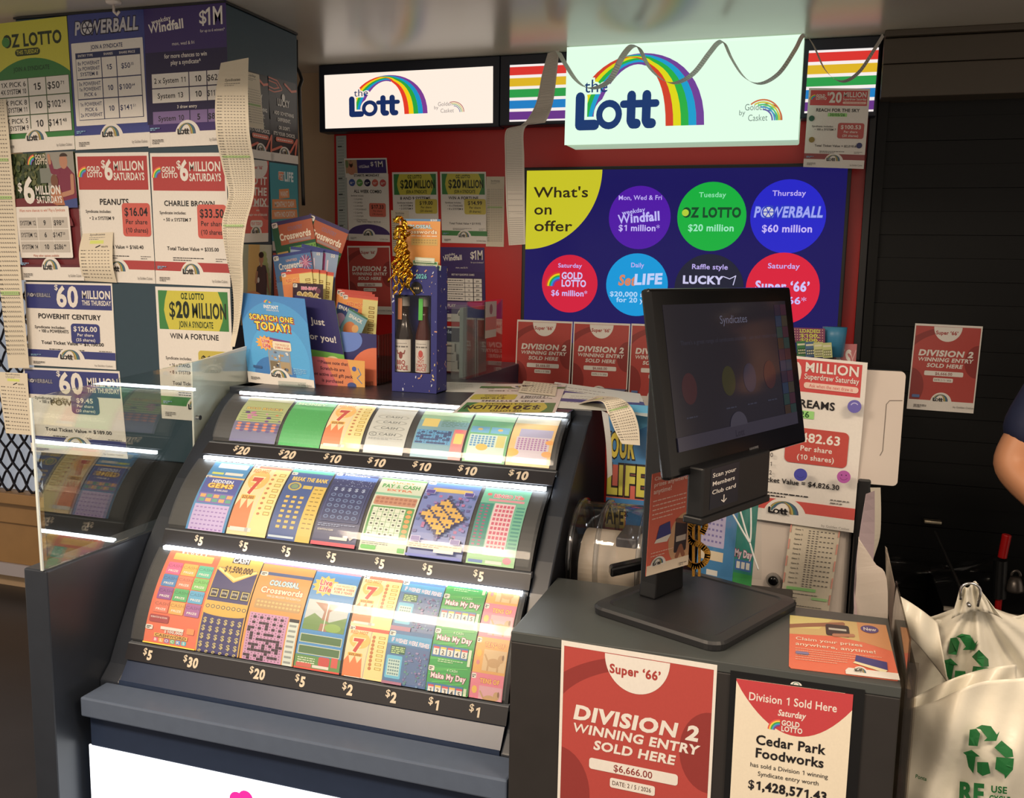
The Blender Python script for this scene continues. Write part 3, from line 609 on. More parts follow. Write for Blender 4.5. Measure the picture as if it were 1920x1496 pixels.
def T_colossal(s, top=True):
    s.rect(0, 0, 100, s.H, (226, 150, 50)); s.rect(0, 0, 100, 6, (214, 110, 150)); s.rect(0, 26, 100, 34, (60, 90, 150)); tick(s, 26); s.text(52, 44, 5, 'GOLD LABEL', (240, 120, 100), 2, w=40); s.text(52, 58, 12, 'COLOSSAL', (214, 236, 244), 3, w=56, ol=(80, 150, 180))
    s.text(52, 78, 14, 'Crosswords', (244, 230, 200), 3, w=80, ol=(200, 90, 40)); s.text(58, 88, 5, 'WIN $2 MILLION TO SCRATCH', WHT, 1, w=64); s.rrect(8, 94, 94, 118, 3, (190, 150, 90)); s.dots(14, 101, 12, 2, 7, 9, 2.6, (214, 184, 110)); crossword(s, 6, 130, 11, 17, 6.4, (206, 150, 196), (58, 40, 56), 3)
    s.rect(80, 132, 98, s.H, (214, 226, 220)); s.rect(80, 132, 98, 140, (40, 36, 44)); s.cells(82, 146, 1, 8, 1, 12, 13, 5, (150, 160, 160))
def T_live(s):
    s.rect(0, 0, 100, s.H, (40, 140, 214)); s.rect(0, 0, 100, 8, (232, 120, 140)); s.poly([(30+(22 if i % 2 else 30)*math.cos(i*math.pi/12), 42+(19 if i % 2 else 26)*math.sin(i*math.pi/12)) for i in range(24)], (250, 190, 50)); s.text(30, 40, 13, 'Live', (216, 40, 50), 3, w=28, ol=WHT); s.text(32, 56, 13, 'Life', (216, 40, 50), 3, w=28, ol=WHT)
    s.rrect(46, 32, 98, 60, 4, (246, 236, 200)); s.text(73, 40, 4, 'TOP PRIZES OF', (220, 120, 60), 1, w=40); s.text(73, 48, 5.5, '$1000 A WEEK', (200, 60, 50), 2, w=46); s.text(73, 56, 5.5, 'FOR 3 YEARS', (200, 60, 50), 2, w=40)
    s.rect(4, 78, 96, 150, (196, 206, 210)); s.poly([(4, 150), (4, 126), (24, 110), (40, 120), (60, 128), (96, 112), (96, 150)], (110, 150, 80)); s.poly([(40, 150), (44, 104), (20, 84), (78, 84), (56, 104), (58, 150)], (170, 120, 100)); s.ell(70, 140, 18, 10, (140, 180, 80)); s.rect(49, 78, 51, 150, (236, 236, 230))
    for y in (160, 186): s.rect(4, y, 96, y+20, (214, 224, 200)); s.rect(5.5, y+1.5, 94.5, y+18.5, (84, 124, 80))
    s.rect(0, 208, 100, s.H, (96, 150, 80)); s.fine(6, 44, 214, (226, 236, 210), 4, 5, 2); s.rrect(52, 208, 76, 228, 4, (206, 50, 50)); s.rect(80, 206, 94, 228, (216, 70, 60)); s.rrect(4, s.H-14, 38, s.H-5, 2, (214, 80, 60)); s.rect(40, s.H-12, 76, s.H-6, WHT); s.rect(0, s.H-4, 100, s.H, (226, 70, 50))
def T_seven2(s):
    s.rect(0, 0, 100, 10, (226, 80, 40)); tick(s, 0); seven(s, 10, 116); s.rect(0, 126, 100, 134, (214, 70, 40)); tick(s, 126); seven(s, 134, 116)
def T_seven(s): s.rect(0, 0, 100, 12, (226, 90, 50)); tick(s, 1); seven(s, 12, s.H-12)
def T_fish(s):
    for y in (0, 122):
        s.rect(0, y, 100, y+122, (70, 120, 176)); s.rect(0, y+8, 100, y+30, (60, 160, 214)); tick(s, y+2); s.text(52, y+28, 9, 'IF WISHES WERE FISHES', (246, 220, 236), 3, w=88, rot=3); s.rrect(10, y+34, 44, y+52, 2, (60, 110, 90)); s.fine(12, 42, y+37, (200, 230, 160), 4, 4, 2)
        s.rrect(4, y+56, 40, y+106, 3, (90, 190, 230)); s.rect(8, y+64, 36, y+100, (200, 226, 220)); s.cells(10, y+66, 5, 5, 5.2, 7, 3.6, 4, (110, 150, 160)); rnd = random.Random(y)
        s.rect(46, y+36, 98, y+120, (84, 116, 170))
        for i in range(60): s.ell(rnd.uniform(48, 96), rnd.uniform(y+40, y+116), rnd.uniform(1, 4), rnd.uniform(1, 3), rnd.choice([(110, 150, 190), (130, 120, 180), (90, 150, 150), (150, 140, 190), (120, 90, 150)]), 7)
        s.rect(0, y+112, 46, y+122, (176, 120, 150))
def T_day(s):
    for y in (-62, 20, 102, 184):
        s.rect(0, y, 100, y+82, (46, 170, 80)); rnd = random.Random(9)
        for i in range(12): q = rnd.uniform(y, y+78); s.stroke([(rnd.uniform(-10, 50), q), (rnd.uniform(60, 110), q-8)], 2.2, (80, 196, 90), False)
        tick(s, y+2); s.text(58, y+10, 5, '4 CASH', (190, 230, 190), 2); s.text(50, y+27, 11, 'Make My Day', (246, 230, 236), 3, w=84, ol=(150, 40, 100)); s.rect(2, y+38, 88, y+64, (50, 120, 180))
        for i in range(5): x = 5+i*17; s.rrect(x, y+42, x+14, y+60, 1.5, WHT); s.rect(x, y+42, x+14, y+46, [(220, 60, 70), (240, 200, 60)][i % 2]); s.text(x+7, y+58, 9, '12345'[i], (70, 80, 90), 2)
        s.fine(20, 80, y+68, (200, 236, 190), 2, 4, 1.8); s.rect(90, y+40, 97, y+76, (214, 230, 200))
def T_dogs(s):
    for k, y in enumerate((-48, 30, 108, 186)):
        c = [(232, 170, 80), (234, 120, 150)][k % 2]; s.rect(0, y, 100, y+78, c); tick(s, y+2); s.text(58, y+20, 9, 'TENS OF', (246, 190, 70), 3, w=60, ol=(200, 80, 90)); s.rect(28, y+26, 98, y+72, tuple(min(255, int(q*.55+100)) for q in c)); s.circ(14, y+36, 8, (240, 190, 60)); s.circ(14, y+56, 5, (220, 130, 140))
        f = (206, 164, 112); s.ell(62, y+54, 20, 10, f); s.circ(82, y+44, 9, f); s.stroke([(46, y+56), (45, y+70)], 5, f); s.stroke([(74, y+58), (75, y+70)], 5, f); s.stroke([(42, y+50), (32, y+38)], 4, f); s.ell(88, y+40, 3, 6, (150, 110, 76), 10)
def T_hidden(s):
    s.rect(0, 0, 100, s.H, (40, 140, 206)); s.rrect(16, 6, 92, 26, 3, (220, 240, 250)); s.rect(10, 44, 40, 52, (210, 220, 90)); s.rect(44, 42, 90, 52, WHT); s.rect(0, 60, 100, 66, (240, 200, 110)); tick(s, 58); s.rect(4, 66, 96, 128, (64, 80, 176))
    s.text(50, 84, 11, 'HIDDEN', (230, 238, 250), 3, w=56); s.text(50, 102, 15, 'GEMS', (246, 206, 80), 4, w=66, ol=(150, 90, 40)); s.text(56, 114, 6, '$100,000', WHT, 1); s.rrect(6, 122, 94, 156, 3, (120, 100, 190)); s.cells(10, 126, 5, 2, 17, 14, 14, 11, (230, 170, 90), lambda i, j: (i+j) % 2); s.cells(10, 126, 5, 2, 17, 14, 14, 11, (90, 170, 150), lambda i, j: (i+j+1) % 2)
    s.rect(6, 160, 94, s.H, (196, 176, 232)); s.cells(11, 168, 8, 6, 10.4, 13, 6, 4, (150, 120, 200))
def T_bank(s):
    s.rect(0, 0, 100, s.H, (44, 84, 160)); s.rect(0, 0, 100, 14, (60, 180, 150)); tick(s, 14); s.text(52, 46, 14, 'BREAK THE BANK', (240, 206, 60), 3, w=86); s.poly([(70, 62), (100, 62), (100, s.H), (66, s.H)], (222, 190, 70)); s.ringp(24, 68, 16, 11, (200, 180, 80)); s.circ(24, 68, 9, (130, 160, 120)); s.rect(44, 62, 66, 74, (214, 190, 80)); s.cells(14, 102, 3, 7, 17, 16, 9, 8, (226, 190, 80)); s.cells(74, 72, 2, 10, 12, 14, 8, 3, (150, 120, 40)); s.rect(2, s.H-12, 62, s.H-6, (200, 220, 240))
def T_navy(s):
    s.rect(0, 0, 100, s.H, (30, 44, 110)); s.rect(0, 8, 100, 24, (80, 130, 220)); s.text(50, 8, 6, 'Millionaire', WHT, 2, w=60); tick(s, 0); rnd = random.Random(2)
    for i in range(50): s.circ(rnd.uniform(3, 97), rnd.uniform(22, 50), .9, (190, 210, 250), 6)
    s.rrect(6, 50, 94, 170, 4, (60, 80, 150)); s.rrect(7.5, 51.5, 92.5, 168.5, 4, (32, 48, 112)); dollar(s, 18, 68, 5, 1, 16, 1, 11, (170, 190, 230)); s.dots(18, 84, 5, 5, 16, 18, 6, (96, 124, 180)); s.dots(18, 84, 5, 5, 16, 18, 3.4, (40, 60, 120)); s.fine(6, 90, 178, (150, 170, 220), 2, 5, 2); s.text(26, 198, 5, 'SCRATCH & SCAN', WHT, 1, w=36)
    s.rect(40, 214, 76, 222, WHT); s.rect(70, 208, 80, 222, WHT); s.stroke([(84, 214), (87, 219), (95, 207)], 2, WHT); s.rect(0, s.H-10, 100, s.H, (214, 50, 80))
def T_bingo(s):
    s.rect(0, 0, 100, s.H, (214, 226, 206)); s.rect(0, 0, 100, 8, (100, 200, 80)); s.text(52, 20, 6, 'LUCKY', (240, 150, 60), 2, w=50); s.text(50, 38, 13, 'PAY & CASH', (70, 170, 80), 4, w=84, ol=WHT); s.text(50, 50, 7, 'EXTRA', (220, 110, 60), 3, w=56); s.rect(0, 58, 100, 66, (130, 200, 170)); s.rrect(4, 70, 96, 100, 4, (200, 140, 110)); s.dots(11, 78, 9, 2, 10, 12, 4, (176, 110, 84))
    s.rrect(3, 104, 97, 202, 3, (80, 160, 80)); s.cells(8, 109, 6, 6, 12, 15, 11, 14, (222, 230, 216)); s.dots(13.5, 116, 6, 6, 12, 15, 3, (70, 84, 74), 7, lambda i, j: (i*3+j*5) % 4 == 0); s.dots(88, 116, 1, 6, 1, 15, 6, (230, 150, 60)); s.fine(4, 60, 208, GRY, 4, 5, 2); s.rrect(3, s.H-16, 36, s.H-5, 3, (90, 200, 80)); s.rrect(82, s.H-16, 97, s.H-3, 2, (90, 190, 80))
def T_gold(s):
    s.rect(0, 0, 100, s.H, (110, 130, 206)); s.rect(0, 0, 100, 16, (70, 130, 220)); tick(s, 0); s.rrect(14, 22, 88, 36, 3, (222, 190, 90)); rnd = random.Random(6)
    for i in range(90): x, y = rnd.uniform(0, 94), rnd.uniform(44, 200); s.rect(x, y, x+6, y+8, rnd.choice([(90, 90, 170), (150, 120, 200), (70, 110, 180), (190, 110, 170), (60, 70, 130)]))
    for j in range(19):
        h = 9-abs(j-9); y = 58+j*6.6
        for i in range(-h, h+1): s.rect(50+i*4.6-2.3, y, 50+i*4.6+2.2, y+6.3, (60, 60, 110) if (i*7+j*5) % 6 == 0 or (i % 2 and j % 3 == 1) else (226, 178, 70))
    for x, y in ((6, 40), (78, 40), (4, 186), (76, 186)): s.rect(x, y, x+18, y+14, (200, 200, 240)); s.rect(x+1, y+1, x+17, y+13, (90, 80, 170))
    s.rect(0, 204, 100, 218, (240, 220, 190)); s.fine(4, 96, 207, (150, 120, 110), 2, 5, 2); s.rect(50, s.H-22, 86, s.H-14, WHT); s.rect(0, s.H-6, 100, s.H, (90, 110, 210))
def T_pink(s):
    s.rect(0, 0, 100, s.H, (110, 200, 170)); s.text(54, 36, 12, 'BINGO X2', (226, 90, 120), 3, w=60, ol=WHT); s.circ(14, 26, 5, (240, 90, 100)); s.circ(84, 32, 5, (240, 90, 100)); s.rect(16, 42, 92, 50, (232, 150, 170)); s.rect(0, 58, 30, 210, (40, 150, 140)); s.cells(4, 64, 2, 14, 12, 10, 6, 5, (170, 80, 130))
    s.rect(32, 56, 76, 214, (240, 214, 224)); s.cells(36, 62, 5, 11, 8, 14, 5.6, 9, (214, 80, 120)); s.cells(80, 64, 1, 13, 1, 11, 17, 5, (60, 160, 150)); s.rect(0, 214, 100, s.H, (150, 214, 150)); s.circ(84, 224, 9, (232, 120, 150)); s.rect(4, s.H-12, 34, s.H-4, (60, 120, 200)); s.rect(40, s.H-12, 74, s.H-4, WHT)
def T_halloween(s):
    s.rect(0, 0, 100, s.H, (176, 190, 130)); rnd = random.Random(3); s.text(50, 82, 12, 'BOO BUCKS', (220, 200, 60), 3, w=80, ol=(120, 70, 120))
    for i in range(5): s.rect(6, 92+i*12, 94, 95+i*12, (110, 140, 90))
    for i in range(26): x, y = rnd.uniform(4, 96), rnd.uniform(96, s.H); s.circ(x, y, rnd.uniform(3, 6), rnd.choice([(110, 60, 150), (230, 120, 60), (90, 50, 130), (200, 120, 170)]), 10)
    s.rect(0, 150, 100, s.H, (110, 110, 150)); s.dots(12, 160, 5, 3, 19, 13, 5, (226, 120, 70)); s.dots(21, 166, 5, 3, 19, 13, 5, (90, 70, 140)); s.rect(0, 0, 100, 30, (196, 200, 170))
def T_green(s):
    s.rect(0, 0, 100, s.H, (80, 190, 110)); s.rect(0, 14, 100, 34, (150, 216, 180)); s.rect(0, 60, 100, s.H, (46, 176, 84)); rnd = random.Random(5)
    for i in range(260): s.rect(*(lambda x, y: (x, y, x+1.2, y+1.2))(rnd.uniform(0, 98), rnd.uniform(62, s.H-2)), rnd.choice([(90, 206, 120), (40, 156, 76)]))
    s.text(50, 52, 12, 'MONEY', (214, 240, 214), 3, w=70)
def T_silver(s):
    s.rect(0, 0, 100, s.H, (206, 210, 208)); 
    for i in range(4):
        for k in (0, 3): s.ringp(50, 70+i*30, 40-k, 39-k, (120, 128, 130), 28, 0, 360, .3)
        s.text(50, 74+i*30, 10, 'CASH', (120, 128, 130), 2, w=44, shear=.2)
    s.ringp(14, 160, 10, 8, (130, 136, 140)); s.fine(6, 94, 176, (140, 146, 150), 2, 5, 2); s.rect(0, 0, 100, 20, (232, 224, 206))
def T_blue10(s):
    s.rect(0, 0, 100, s.H, (150, 200, 170)); s.rect(0, 70, 100, s.H, (120, 170, 190)); s.rect(8, 60, 40, 104, (230, 206, 110)); s.fine(46, 96, 64, (80, 140, 120), 5, 8, 3); crossword(s, 4, 122, 9, 8, 7.6, (70, 160, 220), (40, 70, 130), 9); s.rect(76, 110, 100, s.H, (222, 130, 130)); s.rrect(80, 130, 97, 176, 2, (236, 214, 110)); s.circ(86, 118, 8, (236, 100, 120)); s.rect(0, 0, 100, 40, (190, 220, 190))
def T_green10(s):
    s.rect(0, 0, 100, s.H, (110, 190, 130)); s.rect(4, 84, 48, 116, (100, 180, 226)); s.rect(52, 84, 96, 116, (100, 180, 226)); s.circ(26, 98, 6, (240, 190, 90)); s.circ(74, 98, 6, (240, 190, 90)); s.rect(6, 124, 94, s.H-4, (214, 236, 226)); s.cells(10, 130, 7, 5, 8.6, 10, 6, 7, (70, 150, 210)); s.rect(72, 126, 92, 178, (222, 214, 130)); s.circ(40, 180, 14, (240, 190, 60)); s.rect(0, 0, 100, 50, (190, 224, 180))
def T_yellow10(s):
    s.rect(0, 0, 100, s.H, (240, 200, 130)); s.rect(18, 80, 94, 120, (176, 176, 220)); s.rect(14, 120, 92, s.H-10, (222, 210, 226)); s.cells(18, 126, 9, 6, 8, 9, 5, 6, (176, 120, 190)); s.circ(92, 140, 10, (246, 170, 70)); s.circ(10, 190, 16, (246, 190, 60)); s.circ(90, 190, 12, (246, 170, 70)); s.rect(0, 0, 100, 50, (232, 224, 200))
# ------------------------------------------------------------------ the room
CEIL = 2.35; YB = 3.40
def struct(name, m, f, bevel=0):
    b = MB(); f(b); o = b.build(name, m, bevel=bevel); o['kind'] = 'structure'; return o
struct('floor', mat('dark_vinyl_floor', (48, 46, 48), 0.35, noise=0.2, nscale=6), lambda b: b.box((-4.6, -1.6, -0.05), (2.6, 3.7, 0)))
CEILM = mat('satin_ceiling_panel', (190, 184, 172), 0.26, spec=0.9, noise=0.04, nscale=4)
struct('ceiling', CEILM, lambda b: b.box((-4.6, 1.5, CEIL), (2.6, 3.7, CEIL+0.08)))
struct('wall_back', mat('beige_painted_wall', (188, 160, 128), 0.6, noise=0.05, nscale=8), lambda b: b.box((-4.6, YB+0.06, 0), (2.6, YB+0.16, CEIL)))
RX0 = PY(627, 300, YB).x; RX1 = PY(1624, 300, YB).x
struct('wall_red', mat('red_laminate', (188, 28, 28), 0.32, spec=0.5, noise=0.05, nscale=5), lambda b: b.box((RX0, YB, 0), (RX1, YB+0.06, CEIL)))
struct('trim_1', mat('black_trim', (20, 20, 24), 0.4), lambda b: b.box((RX1, YB-0.03, 0), (PY(1652, 120, YB-.03).x, YB+0.06, CEIL)), 0.003)
struct('trim_2', mat('black_trim', (20, 20, 24)), lambda b: b.box((RX0-0.018, YB-0.005, 0), (RX0, YB+0.06, CEIL)) if False else b.box((RX1-.06, YB-0.012, 0), (RX1-.045, YB, 2.05)), 0.001)
DX0 = PY(1652, 120, YB).x
SH = mat('black_shutter', (9, 10, 11), 0.5, spec=.25, noise=0.15, nscale=14, bump=0.1)
def shutter(b):
    z = 0.0
    while z < 2.2:
        b.box((DX0, YB-0.02+0.006*(int(z*1000/75) % 2), z), (2.4, YB+0.05, z+0.074)); z += 0.075
    b.box((DX0, YB-.035, 0), (DX0+.03, YB, 2.2))
struct('wall_right', SH, shutter)
ZR = PY(1790, 178, YB-.12).z
struct('trim_3', mat('brown_grey_shutter_box', (74, 66, 56), 0.5, noise=0.06), lambda b: (b.box((DX0, YB-0.12, ZR), (2.4, YB+0.06, ZR+.10)), b.box((DX0, YB-.115, ZR+.103), (2.4, YB+.06, ZR+.18)), b.box((DX0, YB-.13, ZR+.183), (2.4, YB+.06, CEIL))), 0.003)
b = MB(); b.box((DX0+.12, YB-.035, .0), (2.3, YB-.02, 1.02)); 
# far left: window with diamond mesh
WY = 3.36
wx0, wx1, wz0, wz1 = -3.95, PY(62, 900, WY).x+.25, PY(20, 922, WY).z, 1.75
wf = MB()
for a, c in (((wx0-.05, WY-.03, wz0-.05), (wx1+.05, YB+.06, wz0)), ((wx0-.05, WY-.03, wz1), (wx1+.05, YB+.06, wz1+.05)), ((wx0-.05, WY-.03, wz0), (wx0, YB+.06, wz1)), ((wx1, WY-.03, wz0), (wx1+.05, YB+.06, wz1))): wf.box(a, c)
wo = wf.build('window_1', mat('tan_timber', (158, 122, 78), 0.5, noise=0.15, nscale=12), bevel=.003); wo['kind'] = 'structure'
g = MB(); g.box((wx0, WY+.05, wz0), (wx1, WY+.056, wz1)); g.build('window_pane', mat('daylit_frosted_glass', (120, 124, 130), .4, emit=(150, 156, 166), estr=.75, noise=.1, nscale=120), wo)
ml = MB(); d = .074; n = 40
for s in (-1, 1):
    for k in range(-14, n):
        pts = []
        x = wx0+k*d
        for j in range(0, 60):
            t = j/59*(wz1-wz0); xx = x+s*(t*.72+.006*math.sin(t*55))
            if wx0 < xx < wx1: pts.append((xx, WY+.01+.004*s, wz0+t))
        if len(pts) > 2: ml.tube(pts, .0058, 5)
ml.build('security_mesh', mat('dark_mesh_steel', (34, 32, 40), .4, metal=.5), wo)
struct('trim_4', mat('tan_timber', (158, 122, 78)), lambda b: (b.box((-4.5, YB, 0.14), (-2.4, YB+.06, wz0-.052)), b.box((-4.5, YB-.02, wz0-.16), (-2.4, YB+.0, wz0-.055))), .004)
struct('baseboard_left', mat('pale_skirting', (176, 170, 176), .4), lambda b: b.box((-4.5, YB-.01, .08), (-2.4, YB+.06, .14)))
# ------------------------------------------------------------------ tall cabinet covered with posters
LY = 2.46; LX0, LX1 = -2.475, PY(427, 270, 2.46).x; LYB = 2.86; LZ = min(PY(423, 0, LY).z, CEIL-.008)
t = thing('display_cabinet', 'tall grey-blue cabinet end papered with posters, left of the ticket counter', 'cabinet', ((LX0+LX1)/2, LY+.2, 0))
b = MB(); b.box((LX0, LY, 0.96), (LX1, LYB, LZ)); b.build('upper_panel', mat('slate_laminate', (46, 68, 82), .42, noise=.06), t, .003)
b = MB(); b.box((LX0, LY+.01, 0), (LX1, LYB, .958)); b.build('base_panel', BLACKM, t, .003)
b = MB(); b.box((LX0-.004, LY-.004, LZ), (LX1+.004, LYB, LZ+.006)); b.build('top_edge', BLACKM, t)
LP = ('Y', LY-.0015)
def sheet_obj(s, name, label, cat, fn, m=PAPER, group=None, **k):
    return tag(s.build(name, m, fn, **k), label, cat, group)
G1 = 'posters on the tall cabinet'; POSTER = 'wall_poster'
def lp(s, label, tl, tr_, bl, m=GLOSSY, pl=None, g=G1): return sheet_obj(s, POSTER, label, 'poster', quad(tl, tr_, bl, pl or LP), m, g)
lp(p_green(), 'yellow and green poster THIS TUESDAY with a price table, top left of the tall cabinet', (-17, 46), (124.5, 30), (2, 288))
lp(p_bluejoin(), 'blue poster with white JOIN A SYNDICATE price table, between the green and purple ones', (126, 29), (268.5, 14), (143, 281.5))
lp(p_purple(), 'dark purple poster $1M with play a syndicate table, at the top cabinet corner', (269, 14), (423, -1), (279, 277))
lp(p_family(), 'dark red $6 million poster with photo of a man in a maroon shirt', (21, 289), (140, 284), (45, 525))
lp(p_price('red6', 'PEANUTS', '$16.04', '(10 shares)', ['2 x SYSTEM 9'], '$160.40', (206, 76, 62), (176, 40, 44)), 'white poster with red $6 million header, price $16.04, short receipt stuck on it', (141, 287), (278, 285), (157, 527))
lp(p_price('red6', 'CHARLIE BROWN', '$33.50', '(10 shares)', ['50 x SYSTEM 7'], '$335.00', (206, 76, 62), (176, 40, 44)), 'white poster with red $6 million header, price $33.50, at the cabinet corner', (281, 287), (423, 286), (293, 532))
H60 = 205
lp(p_price('blue60', 'POWERHIT CENTURY', '$126.00', '(25 shares)', ['100 x POWERHITS'], '$3,150.00', (40, 50, 128), (42, 52, 128), boxt=WHT, H=H60, box=(108, 98, 176, 146)), 'white poster with blue $60 million header, price $126.00, above the glass screen', (45, 528), (210, 531.5), (55, 684))
lp(p_price('blue60', 'POWERHIT', '$9.45', '(20 shares)', ['100 x POWERHITS'], '$189.00', (40, 50, 128), (42, 52, 128), boxt=WHT, H=H60, box=(100, 62, 160, 106)), 'lowest blue $60 million poster, seen partly through the glass screen', (43, 688), (224, 696), (60, 846))
lp(p_price('green20', 'WIN A FORTUNE', '$14.99', '(8 shares)', ['16 x STANDARD', '8 x SYSTEM 8'], '$119.92', (200, 184, 60), (52, 134, 62), box=(114, 138, 206, 216)), 'yellow and green $20 million poster under the $33.50 one, price $14.99', (291, 537), (431, 541), (304, 784))
SX = LX1+.0018; SP = ('X', SX)
G2 = 'posters on the cabinet side'
lp(p_lucky(), 'half hidden black poster behind a pale ticket sheet on the cabinet side', (452, 128), (501, 143), (466, 295), pl=SP, g=G2)
lp(p_receipt(60, 110, 14, False, 3, name='Lucky'), 'pale green ticket sheet taped over a black poster on the cabinet side', (456, 132), (486, 140), (466, 238), PAPER, ('X', SX+.003), G2)
lp(p_lucky(), 'black poster ADD SOMETHING DIFFERENT at the back edge of the cabinet side', (503, 142), (555, 157), (507, 301), pl=SP, g=G2)
lp(p_ask('red'), 'coral red PLAY TODAY poster on the cabinet side', (456, 297), (504, 302), (455, 455), pl=SP, g=G2)
lp(p_ask('teal'), 'teal poster WANT MONTHLY CASH on the cabinet side', (505, 304), (557, 311), (511, 470), pl=SP, g=G2)
lp(p_man(), 'poster with photo of a standing man in a dark T-shirt, A lot more', (455, 458), (510, 459), (452, 610), pl=SP, g=G2)
lp(p_claim(), 'orange claim flyer behind the fanned tickets on the cabinet side', (512, 474), (560, 478), (516, 620), pl=SP, g=G2)
# receipts on the cabinet
def rib(s, label, L, Rr, name='ticket_receipt', m=PAPER, cuts=24, g=None, thick=.0004): return sheet_obj(s, name, label, 'receipt', ribbon(L, Rr), m, g, cuts=cuts, thick=thick)
G3 = 'receipts on the tall cabinet'
Yo = lambda d: LY-d
rib(p_receipt(60, 100, 9, True, 1), 'short curled receipt stuck over the $16.04 poster', [PY(155, 438, Yo(.006)), PY(148, 470, Yo(.012)), PY(150, 500, Yo(.02)), PY(157, 526, Yo(.008))], [PY(212, 435, Yo(.006)), PY(211, 470, Yo(.012)), PY(212, 500, Yo(.02)), PY(219, 530, Yo(.008))], g=G3)
rib(p_receipt(60, 420, 62, False, 5, head=False), 'very long receipt hanging down the left edge of the tall cabinet', [PY(-40, 188, Yo(.006)), PY(-28, 300, Yo(.02)), PY(-14, 420, Yo(.012)), PY(2, 560, Yo(.03)), PY(16, 690, Yo(.02))], [PY(11, 186, Yo(.006)), PY(21, 300, Yo(.02)), PY(32, 420, Yo(.012)), PY(43, 560, Yo(.03)), PY(55, 690, Yo(.02))], g=G3, cuts=40)
rib(p_receipt(60, 118, 12, True, 7), 'short receipt lowest on the left edge of the tall cabinet', [PY(-4, 697, Yo(.006)), PY(2, 750, Yo(.014)), PY(11, 812, Yo(.02))], [PY(51, 700, Yo(.006)), PY(55, 755, Yo(.014)), PY(62, 816, Yo(.02))], g=G3)
cl = [(414, 118, .03), (404, 180, .06), (405, 250, .07), (416, 310, .04), (428, 365, .03), (416, 420, .07), (424, 480, .06), (436, 540, .03), (438, 600, .04), (432, 650, .05)]
cr_ = [(466, 108, .02), (465, 180, .05), (468, 250, .05), (477, 310, .01), (476, 365, .0), (462, 420, .04), (455, 480, .05), (456, 540, .04), (450, 600, .04), (440, 650, .05)]
rib(p_receipt(60, 620, 92, False, 11), 'long wavy receipt dangling from the front corner of the tall cabinet', [PY(x, y, Yo(q)) for x, y, q in cl], [PY(x, y, Yo(q)) for x, y, q in cr_], g=G3, cuts=70)
# hook and cable
h = thing('ceiling_hook', 'small white plastic hook on the ceiling above the blue poster', 'hook', PZ(213, 3, CEIL))
c0 = PZ(213, 3, CEIL)
b = MB(); b.lathe([(.004, -.008), (.021, -.006), (.023, 0)], c0, (0, 0, 1), 20); b.build('base', WHITEP, h, smooth=True)
b = MB(); b.tube([c0+V((0, 0, -.01)), c0+V((.004, -.005, -.03)), c0+V((.016, -.006, -.04)), c0+V((.024, -.006, -.03))], .004, 8); b.build('hook_arm', WHITEP, h, smooth=True)
b = MB(); b.tube([V((PY(556, 120, 2.95).x, 2.95, CEIL)), PY(556, 126, 2.95), PY(562, 137, 2.92), PY(566, 150, 2.90), PY(561, 165, 2.88)]+[PY(561+i*.8, 165+i*22, 2.875) for i in range(1, 11)], .006, 8)
tag(b.build('power_cable', BLACKM, smooth=True), 'black cable looping down behind the tall cabinet', 'cable')

# ------------------------------------------------------------------ lit signs
def backlit(name, estr, tint): return printmat(name, .35, .3, estr, tint=tint)
MSIGN = backlit('backlit_main_sign', 1.0, (.80, 1.0, .84)); SSIGN = backlit('backlit_small_sign', 1.0, (1.0, .90, .80)); STRIPE = backlit('backlit_stripes', .95, (1, .96, .94)); SCREEN = printmat('lit_screen', .6, .05, .92, tint=(.92, .94, 1.0))
def signframe(parent, tl, tr_, bl, Yp, border, depth, m):
    a, bq, c = PY(*tl, Yp), PY(*tr_, Yp), PY(*bl, Yp); b = MB()
    b.box((a.x, Yp, c.z), (bq.x, YB-.002, CEIL-.001)); return b.build('housing', m, parent, .004)
YS = 3.33
t = thing('light_box_sign', 'small wide lit sign with rainbow logo, left of the big green-white one', 'sign', PY(765, 243, YS))
signframe(t, (597, 133), (937, 110), (601, 248), YS, 0, .07, mat('navy_sign_frame', (24, 30, 46), .4))
s = Sheet(320, 104, (255, 250, 246)); T = lambda x, y: (x-608-(y-140)*.02, y-141+(x-608)*.055*(1-(y-140)/104*.5))
logo(s, 49, 84, 39.5, (22, 46, 104), (255, 250, 246)); caskets(s, 250, 82, 12, (150, 146, 150)); s.fine
s.build('lit_panel', SSIGN, quad((608, 141), (924, 124), (610, 241), ('Y', YS-.003)), t, thick=.003)
def stripes(tl, tr_, bl, ftl, ftr, fbl, label):
    t = thing('striped_light_box', label, 'sign', PY(*bl, YS)); signframe(t, ftl, ftr, fbl, YS, 0, .07, mat('navy_sign_frame', (24, 30, 46)))
    s = Sheet(100, 104, (252, 246, 244))
    for i, c in enumerate([(222, 52, 46), (226, 186, 36), (40, 160, 74), (24, 130, 204), (104, 50, 140)]): s.rect(0, 4+i*20.5, 100, 19+i*20.5, c)
    s.build('lit_panel', STRIPE, quad(tl, tr_, bl, ('Y', YS-.003)), t, thick=.003)
stripes((956, 122), (1066, 117), (955, 228), (938, 110), (1068, 103), (938, 236), 'rainbow striped light box between the two logo signs')
stripes((1517, 95), (1648, 89), (1508, 212), (1505, 86), (1652, 79), (1500, 222), 'rainbow striped light box at the right end with a poster hung over it')
YM = 3.26
t = thing('light_box_sign', 'large square-cornered lit sign with rainbow logo in the centre', 'sign', PY(1280, 272, YM))
a, c_, d_ = PY(1063, 100, YM), PY(1494, 262, YM), PY(1509, 84, YM); zt = CEIL-.002
MX0, MX1, MZ0, MZ1 = a.x, PY(1502, 170, YM).x, PY(1062, 272, YM).z, zt
